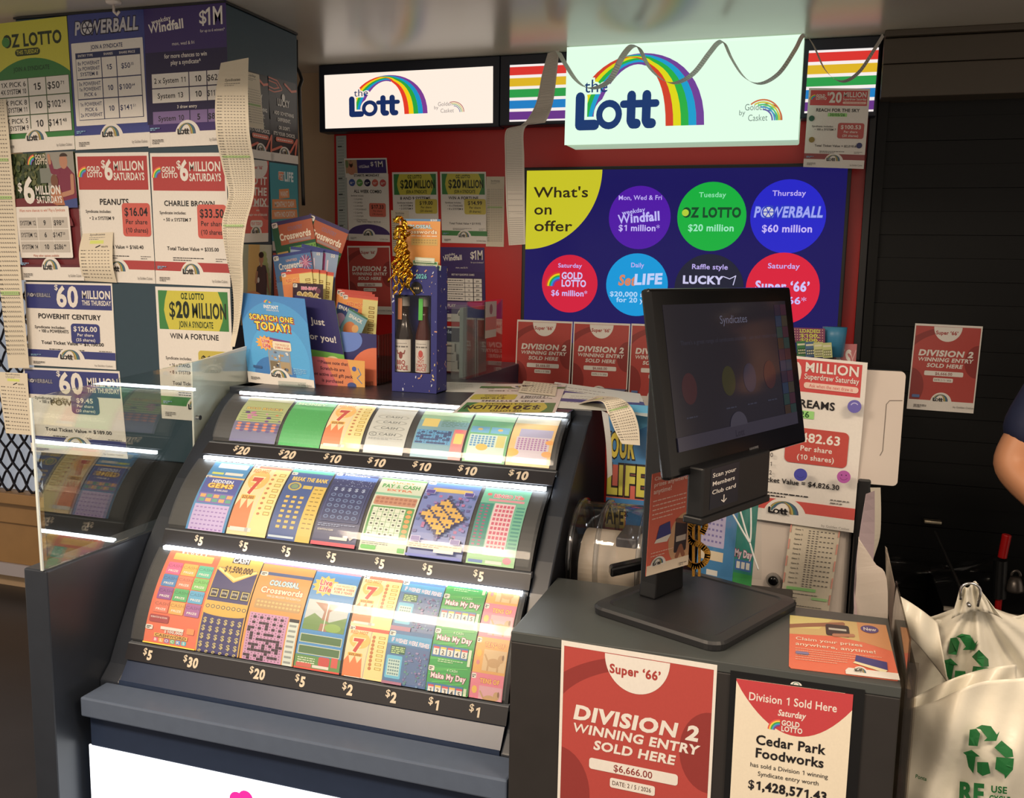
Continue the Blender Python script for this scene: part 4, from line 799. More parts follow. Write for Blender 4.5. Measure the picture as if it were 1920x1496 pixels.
b = MB(); b.box((MX0, YM, MZ0), (MX1, YB-.002, MZ1)); b.build('housing', mat('translucent_white_sign_box', (210, 236, 216), .35, emit=(196, 236, 206), estr=.55), t, .006)
s = Sheet(447, 172, (250, 255, 250)); s.rect(0, 0, 447, 5, (255, 255, 255)); logo(s, 21, 147, 66, (16, 52, 116), (250, 255, 250)); caskets(s, 390, 139, 17, (126, 132, 134))
for k, q in enumerate([(224, 110, 70), (226, 196, 70), (90, 190, 130), (80, 150, 210), (110, 90, 170)]): r0 = 36-4*k; s.ringp(380, 139, r0, r0-2.6, q, 18, -128+k*10, 0)
fp = flat(V((MX0, YM-.002, MZ1)), V((MX1-MX0, 0, 0)), V((0, 0, MZ0-MZ1)))
s.build('lit_panel', MSIGN, fp, t, thick=.0015)
# television
YT = 3.34
t = thing('wall_screen', 'large wall screen with a yellow corner and seven coloured circles', 'screen', PY(1280, 640, YT))
a, b2 = PY(985, 317, YT), PY(1593, 311, YT); zb = a.z-(b2.x-a.x)*.577
b = MB(); b.box((a.x-.008, YT, zb-.012), (b2.x+.008, YB-.002, a.z+.006)); b.build('housing', BLACKM, t, .004)
a = PY(988, 320, YT-.001); b2 = PY(1590, 313.5, YT-.001)
TWID, THEI = b2.x-a.x, (b2.x-a.x)*.562
s = Sheet(602, 602*.562, (24, 18, 92))
def tv(px, py): p = PY(px, py, YT-.001); return ((p.x-a.x)/TWID*602, (a.z-p.z)/TWID*602)
s.ell(0, 0, 153, 154, (214, 206, 40), 40, 0, 90); s.poly([(0, 0), (153, 0), (108, 108), (0, 154)], (214, 206, 40))
for i, q in enumerate(["What's", 'on', 'offer']): x, y = tv(1001, (369, 401, 432)[i]); s.text(x, y+1, 19.5 if i == 0 else 20, q, (50, 40, 20), 1, 'l', w=(112, 39, 79)[i])
LV = (206, 186, 250)
for cx, cy, r, c, top, tw, mid, bot in ((1199, 408, 60, (84, 22, 168), 'Mon, Wed & Fri', 85, 'wf', '$1 million*'), (1334, 406, 64, (20, 184, 64), 'Tuesday', 50, 'oz', '$20 million'), (1477, 406, 67, (40, 40, 204), 'Thursday', 59, 'pb', '$60 million'),
        (1068, 532, 57, (224, 30, 62), 'Saturday', 49, 'gl', '$6 million*'), (1194, 534, 60.5, (12, 160, 222), 'Daily', 26, 'sl', ''), (1329, 541, 65, (32, 34, 54), 'Raffle style', 68, 'lk', ''), (1467, 541, 66, (232, 34, 62), 'Saturday', 57, '66', '$66,666*')):
    x, y = tv(cx, cy); s.circ(x, y, r, c, 48); s.text(x, y-r*.56, r*.14, top, LV if mid != 'oz' else (150, 240, 180), 1, w=tw)
    if mid == 'wf': windfall(s, x, y+8, 82, (206, 196, 255), -5)
    if mid == 'oz': s.text(x, y+1, 17, 'OZ LOTTO', (16, 76, 40), 4, w=110); s.circ(x-49, y-7, 6.5, (190, 220, 60), 16)
    if mid == 'pb': power(s, x, y+1, 122, (170, 176, 250), (40, 60, 190))
    if mid == 'gl': goldlotto(s, x-18, y-1+5, 25, (222, 206, 250))
    if mid == 'sl': s.text(x-20, y+1, 19, 'Set', (230, 140, 100), 3, w=34, shear=.2); s.text(x+22, y-2, 19, 'LIFE', (206, 220, 255), 4, w=56, shear=.1, rot=-3); s.text(x+6, y+23, 9, '$20,000 a month', (190, 226, 255), 2, w=118); s.text(x+2, y+34, 9, 'for 20 years', (190, 226, 255), 2, w=82)
    if mid == 'lk':
        s.text(x-12, y-9, 14, 'LUCKY', (220, 214, 245), 4, w=76); s.poly([(x+28, y-23), (x+38, y-20), (x+48, y-25), (x+46, y-4), (x+34, y-8)], (32, 34, 54)); s.stroke([(x+27, y-23), (x+38, y-19), (x+49, y-25), (x+45, y-8)], 1.6, (220, 214, 245))
    if mid == '66': s.text(x, y+4, 17, 'Super ‘66’', (222, 206, 255), 3, w=98)
    if bot: s.text(x, y+r*.42, r*.19, bot, (214, 196, 255) if mid != 'oz' else (170, 246, 200), 2, w=r*1.35 if mid != 'gl' else 75)
s.build('display', SCREEN, flat(a, V((TWID, 0, 0)), V((0, 0, -THEI))), t)
# posters on the red wall
WP = ('Y', YB-.0018); G4 = 'posters on the red wall'
wp = lambda s, l, a_, b_, c_, y=None, m=GLOSSY: lp(s, l, a_, b_, c_, m, ('Y', y or YB-.0018), G4)
wp(p_combo(), 'white poster with a row of five coloured dots, left on the red wall', (650, 325), (728, 326), (654, 451))
wp(p_combohead(), 'purple STARTS MONDAY strip pinned over the combo poster on the red wall', (645, 297), (725, 296), (648, 333), YB-.004)
wp(p_price('green20', '8 AND 9 SYSTEMS', '$19.00', '(20 shares)', ['8 SYSTEM 8', '2 SYSTEM 9'], '$380.00', (206, 190, 50), (52, 134, 62), box=(104, 112, 206, 172)), 'yellow and green $20 million poster behind the sauce gift box, price $19.00', (735, 323), (820, 322), (739, 456))
wp(p_price('green20', 'WIN A FORTUNE', '$14.99', '(8 shares)', ['16 x STANDARD', '8 x SYSTEM 8'], '$119.92', (206, 190, 50), (52, 134, 62), box=(108, 112, 206, 176)), 'yellow and green $20 million poster on the red wall, price $14.99', (825, 322), (911, 322), (829, 455))
wp(p_receipt(60, 230, 30, False, 21), 'pale upright receipt on the red wall right of the $20 million posters', (912, 331), (946, 331), (911, 462), None, PAPER)
wp(p_receipt(60, 150, 16, False, 22), 'pale receipt half behind the gold ribbon on the red wall', (733, 394), (766, 395), (736, 480), YB-.004, PAPER)
wp(p_division2(), 'dim red WINNING ENTRY SOLD HERE poster left of the sauce gift box', (651, 461), (731, 461), (656, 588))
wp(p_purple(True), 'dark purple $1M poster on the red wall, right of the sauce gift box', (826, 463), (908, 464), (830, 602))
s = Sheet(20, 210, (176, 184, 180)); s.cells(3, 4, 1, 34, 1, 6, 12, .8, (120, 130, 130)); s.cells(3, 20, 1, 6, 1, 32, 8, 2.4, (60, 64, 66))
sheet_obj(s, 'height_chart', 'pale height measuring strip at the left edge of the red wall', 'ruler', quad((630, 255), (649, 254), (634, 450), ('Y', YB-.0018)))
G5 = 'red winner posters under the screen'
for q in (((970, 599), (1074, 603), (964, 746), 'first'), ((1076, 603), (1182, 607), (1070, 752), 'second'), ((1184, 606.5), (1290, 610.5), (1177, 758), 'third')):
    lp(p_division2(), {'first': 'red WINNING ENTRY SOLD HERE poster at the left under the wall screen', 'second': 'red WINNING ENTRY SOLD HERE poster in the middle under the wall screen', 'third': 'red WINNING ENTRY SOLD HERE poster mostly hidden behind the black monitor'}[q[3]], q[0], q[1], q[2], GLOSSY, ('Y', YT-.006), G5)
lp(p_division2(), 'red WINNING ENTRY SOLD HERE poster on the black shutter', (1716, 606), (1843, 612), (1700, 766), GLOSSY, ('Y', YB-.024), None)
lp(p_price('red20', 'REACH FOR THE SKY', '$100.53', '(20 shares)', ['100 x SYSTEM 7'], '$2,010.60', (190, 60, 56), (150, 50, 54), title2='30/05/26', boxt=WHT, box=(110, 128, 200, 186)), 'red and white $20 million poster hung over the right striped light box', (1517, 165), (1632, 166), (1506, 313), GLOSSY, ('Y', YS-.03), None)
for i, (x, y, c, n) in enumerate(((1522, 222, (30, 90, 70), 'dark green'), (1522, 262, (140, 120, 50), 'mustard'), (1611, 273, (30, 40, 100), 'navy'))):
    p = PY(x, y, YS-.0315); bb = MB(); bb.cyl(p, p+V((0, -.0012, 0)), .009, n=20); tag(bb.build('round_sticker', mat('sticker_'+n.replace(' ', '_'), c, .3), smooth=False), n+' round sticker on the poster over the striped light box', 'sticker', 'stickers on the hanging poster')

# paper festoon along the ceiling
pts = [(1047, 97, 0), (1060, 120, 0), (1082, 152, 0), (1108, 166, 0), (1142, 152, 0), (1165, 110, 0), (1180, 90, 0), (1190, 86, 0), (1200, 92, 0), (1216, 124, 0), (1240, 148, 0), (1266, 156, 0), (1300, 138, 0), (1330, 100, 0), (1346, 81, 0), (1358, 80, 0), (1372, 110, 0), (1396, 145, 0), (1425, 157, 0), (1460, 138, 0), (1490, 95, 0), (1503, 70, 0), (1512, 67, 0), (1526, 86, 0), (1548, 132, 0), (1578, 153, 0), (1610, 136, 0), (1640, 92, 0), (1656, 66, 0)]
YF = 3.1
P = []
for x, y, _ in pts:
    p = PY(x, y, YF); p.z = min(p.z, CEIL-.004); P.append(p)
n = len(P)
Lp = [p+V((-.004, -.024, -.001)) for p in P]; Rp = [p+V((.004, .024, .001)) for p in P]
for q in (Lp, Rp):
    for p in q: p.z = min(p.z, CEIL-.002)
tag(p_roll(60, 2400, 300).build('paper_festoon', PAPER, ribbon(Lp, Rp), cuts=150, thick=.0003), 'thin paper ribbon swagged in loops along the ceiling before the signs', 'garland')
rb = [((1027, 100), (1049, 92), 3.1), ((1016, 140), (1044, 138), 3.09), ((1006, 190), (1038, 186), 3.08), ((990, 222), (1030, 214), 3.06), ((975, 236), (1022, 230), 3.06)]
tag(p_roll(60, 400, 70).build('paper_streamer', PAPER, ribbon([PY(*q[0], q[2]) for q in rb], [PY(*q[1], q[2]) for q in rb]), cuts=30, thick=.0003), 'twisted paper streamer hanging in front of the rainbow stripes', 'streamer')
rb = [((968, 238), (1016, 228), 3.06), ((948, 246), (984, 240), 3.05), ((947, 300), (983, 299), 3.05), ((949, 380), (984, 380), 3.06), ((954, 460), (985, 458), 3.05)]
tag(p_roll(60, 520, 90).build('paper_streamer', PAPER, ribbon([PY(*q[0], q[2]) for q in rb], [PY(*q[1], q[2]) for q in rb]), cuts=30, thick=.0003), 'straight paper streamer hanging down beside the wall screen', 'streamer')
# ------------------------------------------------------------------ lit ticket counter
XR, XL = -.577, -1.54
TOPZ = 1.242
TIER = [((1.785, .683), (1.903, .884)), ((1.932, .928), (2.070, 1.076)), ((2.124, 1.12), (2.236, 1.226))]
def tp(k, t, off=0.0, bulge=.016):
    (y0, z0), (y1, z1) = TIER[k]; L = math.hypot(y1-y0, z1-z0); ny, nz = -(z1-z0)/L, (y1-y0)/L; q = bulge*4*t*(1-t)+off
    return y0+(y1-y0)*t+ny*q, z0+(z1-z0)*t+nz*q
ct = thing('ticket_counter', 'dark curved counter with three lit tiers of scratch tickets', 'counter', ((XL+XR)/2, 2.1, 0))
prof = [(1.737, 0), (1.737, .594), (1.770, .624), (1.802, .685), (1.862, .79), (1.918, .882), (1.965, .942), (2.04, 1.028), (2.10, 1.083), (2.17, 1.146), (2.25, 1.21), (2.32, TOPZ), (2.47, TOPZ), (2.47, 0)]
for x0, x1 in ((XR+.001, XR+.046), (XL-.058, XL-.001)):
    b = MB(); b.prism([(x0, y, z) for y, z in prof], (x1-x0, 0, 0)); b.build('end_panel', BLACK, ct, .004)
b = MB(); b.box((XL-.058, 2.29, TOPZ-.03), (XR+.046, 2.74, TOPZ)); b.box((XL, 2.236, TOPZ-.003), (XR, 2.29, TOPZ)); b.build('top_slab', BLACK, ct, .003)
b = MB(); b.box((XL, 1.735, .05), (XR, 2.45, .60)); b.build('base_panel', mat('hazed_black_laminate', (40, 52, 76), .33, noise=.1), ct)  # bluish lens haze put into the dark laminate's colour
b = MB(); b.box((XL-.035, 1.648, .545), (XR+.046, 1.735, .592)); b.build('front_ledge', mat('hazed_ledge_laminate', (86, 98, 118), .32, noise=.08), ct, .004)  # ledge colour lightened and blued to carry haze and reflection
b = MB(); b.prism([(XL, 1.735, .594), (XL, 1.770, .642), (XL, 1.80, .66), (XL, 1.80, .594)], (XR-XL, 0, 0)); b.build('fascia', mat('hazed_black_laminate', (30, 34, 46)), ct)
b = MB(); b.box((XL-.03, 1.672, 0), (XR+.04, 1.733, .543)); b.build('front_board', mat('hazed_black_laminate', (30, 34, 46)), ct)
lp0 = PY(165, 1397, 1.668)
s = Sheet(880, 480, (255, 255, 255))
for k in range(6):
    a = -90+k*60-150
q0, sx = PY(455, 1483, 1.668), 880/.88
cx, cy = (q0.x-lp0.x)*1000, (lp0.z-q0.z)*1000+42
for a in range(0, 360, 60): s.ell(cx+24*math.cos(R(a-90+12)), cy+24*math.sin(R(a-90+12)), 19, 19, (236, 24, 116), 20)
s.circ(cx, cy, 9, (255, 255, 255), 20)
s.build('light_panel', printmat('backlit_white_panel', .4, .2, 2.2, tint=(.94, .97, 1.0)), flat(V((lp0.x, 1.671, lp0.z)), V((.88, 0, 0)), V((0, 0, -.48))), ct, thick=.004)
b = MB(); b.prism([(XL-.0005, y, z) for y, z in [(1.80, .602), (1.80, .668)]+[tp(k, q, -.012) for k in range(3) for q in (0, .25, .5, .75, 1)]+[(2.285, 1.21), (2.45, 1.21), (2.45, .602)]], (XR-XL+.001, 0, 0)); b.build('carcass', BLACKM, ct)
TRAY = mat('dark_tray', (40, 42, 46), .5)
for k in range(3):
    b = MB(); b.grid(lambda u, v: V((XL+(XR-XL)*u, *tp(k, v, -.004))), 1, 12); b.build('ticket_tray', TRAY, ct, solid=.004)
    b = MB(); b.grid(lambda u, v: V((XL+.004+(XR-XL-.008)*u, *tp(k, v*.97+.015, .010))), 1, 12); b.build('clear_cover', clearmat('ticket_cover_acrylic', (250, 252, 252), .02, .06, haze=.05), ct)
for k, (y, z) in enumerate(((1.902, .8835), (2.073, 1.0815), (2.243, 1.2335))):
    b = MB(); b.box((XL+.01, y-.003, z-.004), (XR-.01, y+.008, z+.004)); b.build('light_tube', LED, ct)
b = MB(); b.box((XL, 2.252, 1.205), (XR, 2.262, TOPZ-.002)); b.build('tube_holder', BLACKM, ct)
STRIP = [((1.779, .679), (1.763, .643)), ((1.926, .924), (1.910, .890)), ((2.115, 1.115), (2.082, 1.0905))]
LINE = [((248, 1205), (950, 1325)), ((318, 996), (993, 1075)), ((410, 830), (1040, 885))]
def lx(k, px, yz):
    (x0, y0), (x1, y1) = LINE[k]; return PY(px, y0+(px-x0)*(y1-y0)/(x1-x0), yz).x
PRICE = [[('5', 280), ('30', 360), ('20', 485), ('5', 567), ('2', 656), ('2', 738), ('1', 819), ('1', 896)], [('5', 376), ('5', 460), ('5', 540), ('5', 625), ('5', 716), ('5', 806), ('5', 902)], [('20', 455), ('20', 541), ('10', 626), ('10', 709), ('10', 794), ('10', 880), ('10', 976)]]
for k in range(3):
    (yt, zt), (yb, zb) = STRIP[k]; H = math.hypot(yt-yb, zt-zb)*1000; x0, x1 = XL-.004, XR+.004; s = Sheet((x1-x0)*1000, H, (44, 43, 47))
    s.rect(0, 0, s.W, 1.6, (120, 124, 130))
    for t, px in PRICE[k]:
        x = (lx(k, px, (yt+yb)/2)-x0)*1000; c = (214, 200, 176); cap = H*.52 if k < 2 else H*.6; w_ = cap*.72*len(t)
        s.text(x-w_*.42-1, H*.54, cap*.72, '$', c, 3, 'r'); s.text(x-w_*.40, H*.80, cap, t, c, 4, 'l', w=w_)
    s.build('price_strip', printmat('price_strip_print', .3, .5), flat(V((x0, yt, zt)), V((x1-x0, 0, 0)), V((0, yb-yt, zb-zt))), ct, thick=.003, eps=.00008)
    b = MB(); b.box((x0, yt+.001, zt-.012), (x1, yt+.012, zt+.001)); b.build('strip_lip', mat('clear_grey_lip', (96, 100, 106), .25), ct)
TK = printmat('scratch_ticket_print', .34, .5)
TICKETS = [
 [(T_blocks, 269, 366, 'orange ticket of coloured blocks, leftmost in the bottom lit tier'), (T_cash, 366, 447, 'navy and gold $1,500,000 ticket of dollar signs in the bottom tier'), (T_colossal, 449, 549, 'orange ticket with a pink crossword grid in the bottom tier'), (T_live, 551, 636, 'blue and green garden ticket with a yellow starburst in the bottom tier'), (T_seven2, 641, 716, 'pair of flame tickets with a big red 7, in the bottom tier'), (T_fish, 717, 798, 'pair of blue underwater fish tickets in the bottom tier'), (T_day, 800, 878, 'bright green strip of stacked tickets numbered 1 to 5 in the bottom tier'), (T_dogs, 880, 941, 'pink and orange dog tickets, rightmost in the bottom tier')],
 [(T_hidden, 348, 421, 'blue and lilac ticket with gold lettering, leftmost in the middle tier'), (T_seven, 424, 497, 'single flame ticket with a red 7 in the middle tier'), (T_bank, 500, 579, 'blue ticket with a gold column down its right side in the middle tier'), (T_navy, 583, 665, 'dark navy ticket of round coins in the middle tier'), (T_bingo, 672, 759, 'white and green ticket with a symbol grid in the middle tier'), (T_gold, 762, 865, 'blue ticket with a gold diamond crossword in the middle tier'), (T_pink, 873, 963, 'green ticket with a pink square grid, rightmost in the middle tier')],
 [(T_halloween, 430, 515, 'yellow-green ticket of purple and orange dots, leftmost in the top tier'), (T_green, 521, 598, 'plain bright green ticket in the top tier'), (T_seven, 600, 673, 'washed out flame ticket in the top tier'), (T_silver, 680, 754, 'silver grey ticket with oval emblems in the top tier'), (T_blue10, 768, 862, 'green ticket with a blue crossword in the top tier'), (T_green10, 866, 945, 'green and sky blue ticket with a number grid in the top tier'), (T_yellow10, 947, 1029, 'pale yellow and lilac ticket, rightmost in the top tier')]]
for k in range(3):
    for fn_, a, c, lab in TICKETS[k]:
        s = Sheet(100, 240, (220, 214, 206)); fn_(s); xa, xb = lx(k, a, TIER[k][0][0]), lx(k, c, TIER[k][0][0])
        def fn(u, v, k=k, xa=xa, xb=xb):
            t = 1-v; y, z = tp(k, t*.985+.002, .001); y2, z2 = tp(k, t*.985+.012, .001); L = math.hypot(y2-y, z2-z)
            return V((xa+(xb-xa)*u, y, z)), V((0, -(z2-z)/L, (y2-y)/L))
        sheet_obj(s, 'scratch_ticket', lab, 'ticket', fn, TK, 'scratch tickets in the lit tiers', cuts=14, thick=.0003, eps=.00004)
# glass end screen and its ledge
XG = -1.607
b = MB(); b.box((XL-.125, 1.595, 0), (XL-.06, 2.47, .908)); b.build('side_wing', BLACK, ct, .004)
gp = [PX(65, 745, XG), PX(90, 1068, XG), None, None]
y0 = gp[0].y; zt0 = gp[0].z; bt = PX(460, 657, XG)
gt = thing('glass_screen', 'clear upright acrylic screen at the left end of the ticket counter', 'screen', (XG, 2.0, .909))
b = MB(); b.prism([(XG, y0, .909), (XG, y0-.006, zt0), (XG, bt.y, bt.z), (XG, 2.46, 1.345), (XG, 2.46, .909)], (-.005, 0, 0)); b.build('pane', clearmat('screen_acrylic', (247, 251, 249), .10, .02), gt)
b = MB(); b.obox(V((XG+.0005, y0-.004, .909)), V((-.006, 0, 0)), V((0, .004, 0)), V((0, -.006, zt0-.909))); b.build('polished_edge', mat('pale_acrylic_edge', (206, 216, 214), .3, spec=.6), gt)
b = MB(); b.cyl((XG+.004, 2.16, 1.17), (XG-.008, 2.16, 1.17), .007, n=12); b.build('clip', CHROME, gt)
q = PX(365, 845, XG-.014); b = MB(); b.prism([(XG-.014, q.y, .909), (XG-.014, q.y, 1.322), (XG-.014, 2.46, 1.352), (XG-.014, 2.46, .909)], (-.006, 0, 0))
tag(b.build('side_board', mat('white_board', (232, 232, 228), .4), bevel=.001), 'plain white side board behind the rear of the glass screen', 'board')
# bench behind
b = MB(); b.box((-1.70, 2.745, 0), (-1.06, YB-.03, TOPZ-.004)); tag(b.build('back_bench', mat('hazed_black_laminate', (30, 34, 46)), bevel=.003), 'dark bench against the red wall behind the ticket counter', 'bench')

# ------------------------------------------------------------------ things on the counter top
def hang(tl, tr_, Y, h, tilt=0.0):
    a, b_ = PY(*tl, Y), PY(*tr_, Y); u = b_-a; d = V((u.z, 0, -u.x)).normalized()*h
    return flat(a, u, d+V((0, -tilt*h, 0)))
Z0 = TOPZ+.001
ft = PZ(467, 716, Z0); f2 = PZ(583, 726, Z0); tl, tr_ = PY(448, 548, ft.y+.05), PY(571, 560, f2.y+.05)
t = thing('counter_poster', 'bright blue poster with yellow SCRATCH ONE TODAY lettering standing on the counter', 'poster', (ft+f2)/2)
p_scratch().build('poster_card', GLOSSY, flat(tl, tr_-tl, ft-tl), t, thick=.002)
b = MB(); b.box((f2.x-.10, f2.y-.012, Z0), (f2.x-.01, f2.y+.06, Z0+.004)); b.obox(V((f2.x-.10, f2.y-.012, Z0)), V((.09, 0, 0)), V((0, .002, 0)), V((0, 0, .014))); b.build('stand', CLEAR, t)
G6 = 'scratch tickets fanned behind the counter poster'
def fan(drawn, lab, tl, tr_, Y, h, H=190, g=G6):
    H = 100*h/(PY(*tr_, Y)-PY(*tl, Y)).length; s = Sheet(100, H, (220, 214, 206)); drawn(s); return sheet_obj(s, 'scratch_ticket', lab, 'ticket', hang(tl, tr_, Y, h), TK, g, thick=.0003)
def F_cross(s):
    s.rect(0, 0, 100, s.H, (36, 92, 66)); s.rect(16, 8, 100, 52, (178, 86, 48)); s.rect(0, 0, 100, 8, (60, 50, 104)); tick(s, 2); s.text(56, 24, 8, 'COUNTRY', (150, 110, 130), 3, w=36); s.text(54, 42, 14, 'Crosswords', (236, 228, 210), 3, w=78); s.rect(36, 44, 90, 50, (170, 140, 140)); crossword(s, 36, 60, 9, 14, 7.2, (112, 172, 76), (34, 40, 36), 4); s.rect(3, 66, 30, 120, (196, 160, 84)); s.cells(6, 74, 3, 6, 8, 8, 6, 2, (120, 90, 40))
def F_uk(s):
    s.rect(0, 0, 100, s.H, (64, 116, 176)); s.rect(0, 0, 100, 7, (44, 60, 140)); tick(s, 3); s.text(48, 20, 5, 'UNITED', (220, 170, 150), 2, w=30); s.text(44, 36, 14, 'Crosswords', WHT, 3, w=64); 
    for i in range(16): s.stroke([(84, 28), (84+16*math.cos(i*.39), 28+18*math.sin(i*.39))], 2, [(190, 60, 110), (220, 170, 200)][i % 2], False)
    s.rect(10, 50, 100, 62, (150, 120, 70)); s.ell(70, 80, 24, 20, (150, 170, 206)); s.rect(0, 64, 100, s.H, (90, 140, 190))
def F_city(s): s.rect(0, 0, 100, s.H, (140, 164, 200)); s.rect(0, 0, 100, 8, (44, 60, 140)); s.rect(0, 60, 100, s.H, (60, 90, 160)); s.stroke([(62, 14), (66, 60)], 9, (176, 80, 140)); s.stroke([(74, 26), (76, 54)], 4, (220, 200, 220)); s.circ(82, 58, 4, (200, 60, 90)); s.text(86, 16, 7, '$5', WHT, 3)
def F_hot(s): s.rect(0, 0, 100, s.H, (236, 150, 60)); s.rect(0, 0, 100, 8, (206, 60, 40)); tick(s, 3); s.text(36, 30, 9, 'RED HOT', (226, 60, 40), 3, w=46, ol=(250, 220, 120)); s.rect(0, 36, 60, s.H, (226, 130, 60)); s.poly([(58, 10), (100, 10), (100, s.H), (54, s.H)], (228, 220, 140)); s.cells(76, 26, 1, 14, 1, 11, 16, 7, (150, 120, 50)); s.cells(78, 28, 1, 14, 1, 11, 12, 3, (228, 214, 130))
def F_2026(s): s.rect(0, 0, 100, s.H, (60, 36, 56)); tick(s, 2); s.text(54, 18, 8, 'BIG-EASY', (226, 100, 150), 3, w=52, ol=(240, 210, 220)); s.text(52, 54, 26, '2026', (190, 160, 90), 4, w=72, ol=(236, 220, 160)); s.circ(84, 20, 8, (110, 60, 90)); s.rect(86, 40, 94, s.H, WHT)
fan(F_cross, 'green crossword ticket tilted left at the top of the fan', (508, 418), (583, 402), 2.66, .30); fan(F_cross, 'green crossword ticket tilted right at the top of the fan', (581, 400), (655, 432), 2.665, .30)
fan(F_city, 'blue city ticket at the right of the fan', (566, 457), (636, 472), 2.62, .26); fan(F_city, 'blue city ticket second from right in the fan', (545, 462), (606, 468), 2.61, .24); fan(F_uk, 'blue crossword ticket with a pink firework in the fan', (511, 479), (581, 467), 2.60, .26)
fan(F_hot, 'rearmost orange flame ticket in the fan, tilted furthest right', (560, 502), (626, 511), 2.575, .22); fan(F_hot, 'third orange flame ticket in the fan', (548, 502), (612, 507), 2.57, .22); fan(F_hot, 'second orange flame ticket in the fan', (537, 504), (598, 505), 2.565, .22); fan(F_hot, 'foremost orange flame ticket in the fan', (527, 511), (584, 504), 2.56, .22); fan(F_2026, 'dark 2026 ticket in front of the orange flame tickets', (549, 530), (606, 533), 2.54, .2)
t = thing('gift_card_stand', 'navy and green For You gift card standing behind the blue poster', 'card', PZ(610, 718, Z0))
s = Sheet(120, 210, (112, 190, 74)); s.rect(0, 0, 120, 128, (48, 44, 110)); s.text(58, 64, 15, 'Just', WHT, 2, w=40); s.text(62, 102, 15, 'for you!', WHT, 2, w=88); s.rect(0, 128, 120, 136, (112, 190, 74)); s.ell(86, 156, 26, 20, (236, 226, 170)); s.ell(86, 152, 18, 11, (240, 200, 90)); s.text(86, 156, 6, 'BBQ', (200, 90, 50), 2); s.poly([(0, 176), (60, 168), (120, 190), (120, 210), (0, 210)], (226, 226, 216)); 
a, b_ = PY(552, 553, 2.475), PY(627, 564, 2.475); c_ = PY(573, 672, 2.475); c_ = a+(c_-a)*((a.z-Z0)/(a.z-c_.z)); s.build('card', GLOSSY, flat(a, b_-a, c_-a), t, thick=.002)
s = Sheet(150, 70, (206, 96, 108)); s.poly([(40, 0), (150, 0), (150, 70), (80, 70)], (226, 128, 72)); s.poly([(104, 0), (150, 0), (150, 70), (124, 70)], (232, 170, 70))
for i, q in enumerate(['**Please note that', 'Scratch-its are', 'not active until gift pack', 'is purchased']): s.text(64, 16+i*15, 7.6, q, (76, 40, 56), 2, w=(82, 66, 108, 58)[i])
s.circ(122, 22, 6, (60, 90, 180)); s.stroke([(132, 20), (140, 34), (130, 44), (142, 56)], 2, (80, 130, 190)); s.ell(116, 64, 12, 8, (60, 80, 150))
a, b_ = PY(579, 667, 2.44), PY(684, 677, 2.44); s.build('note', PAPER, flat(a, b_-a, V((0, 0, Z0-a.z))), t)
t = thing('ticket_holder', 'navy and orange card holder with clear ridged side, full of tickets', 'holder', PZ(690, 722, Z0))
s = Sheet(100, 140, (50, 50, 116)); s.ell(20, 20, 44, 34, (90, 130, 220), 30); s.ell(100, 120, 70, 84, (230, 110, 60), 40); s.rect(70, 128, 100, 140, (230, 110, 60))
HY = 2.49; a, b_ = PY(632, 621, HY), PY(706, 627, HY); hb = PZ(640, 722, Z0); s.build('front_card', GLOSSY, flat(a, b_-a, V((0, 0, Z0-a.z))), t, thick=.002)
b = MB()
for i in range(7): b.box((b_.x+.002, HY+.004+i*.018, Z0), (b_.x+.006, HY+.018+i*.018, b_.z-.002))
b.build('ridged_side', clearmat('ridged_acrylic', (226, 180, 160), .06, .1), t)
b = MB(); b.box((a.x, HY+.002, Z0), (b_.x, HY+.13, Z0+.004)); b.build('tray', BLACKM, t)
b = MB(); b.box((a.x+.03, HY-.03, Z0), (b_.x-.01, HY-.004, Z0+.012)); b.build('foot_strip', CLEAR, t)
G7 = 'scratch tickets in the card holder'
def F_snack(s): s.rect(0, 0, 100, s.H, (56, 80, 150)); s.text(46, 26, 16, 'SNACK', WHT, 3, w=76); s.ell(30, 70, 26, 30, (190, 150, 200)); s.ell(64, 96, 26, 40, (110, 150, 200)); s.rect(0, 0, 100, 8, (40, 50, 110))
def F_snackb(s): s.rect(0, 0, 100, s.H, (120, 170, 190)); s.text(48, 36, 15, 'SNACK', WHT, 3, w=70); s.ell(40, 84, 30, 34, (210, 120, 60)); s.ell(64, 70, 16, 18, (226, 170, 100)); s.rect(0, 0, 100, 8, (60, 120, 90))
for i, (x, d) in enumerate(((636, 0), (641, 4), (647, 9))): fan(F_hot, ('rearmost', 'middle', 'foremost')[i]+' flame ticket standing in the card holder', (x-4, 541+d), (x+62, 548+d), HY+.11-i*.022, .18, g=G7)
fan(F_snack, 'blue snack ticket at the front left of the card holder', (634, 566), (672, 580), HY+.035, .14, g=G7); fan(F_snackb, 'pale blue snack ticket tilted down in the card holder', (655, 577), (690, 597), HY+.03, .12, g=G7)
# sauce gift box
GY = 2.40; gx0, gx1 = PY(735, 640, GY).x, PY(819, 640, GY).x; gz1 = PY(780, 498, GY).z; gz0 = Z0; gd = .075
t = thing('gift_box', 'navy confetti gift box with a window showing two sauce bottles', 'box', ((gx0+gx1)/2, GY+gd/2, gz0))
wx0_, wz1_, wx1_, wz0_ = PY(738, 553, GY).x+.004, PY(770, 553, GY).z, PY(808, 640, GY).x, PY(770, 699, GY).z
NV = mat('navy_card', (36, 40, 128), .35)
b = MB(); b.box((gx0, GY+gd-.002, gz0), (gx1, GY+gd, gz1)); b.build('back_panel', NV, t)
W_, H_ = (gx1-gx0)*1000, (gz1-gz0)*1000; X_ = lambda x: (x-gx0)*1000; Zz = lambda z: (gz1-z)*1000
s = Sheet(W_, H_, None); C_ = (32, 38, 122); wa, wb, wc, wd = X_(wx0_), X_(wx1_), Zz(wz1_), Zz(wz0_)
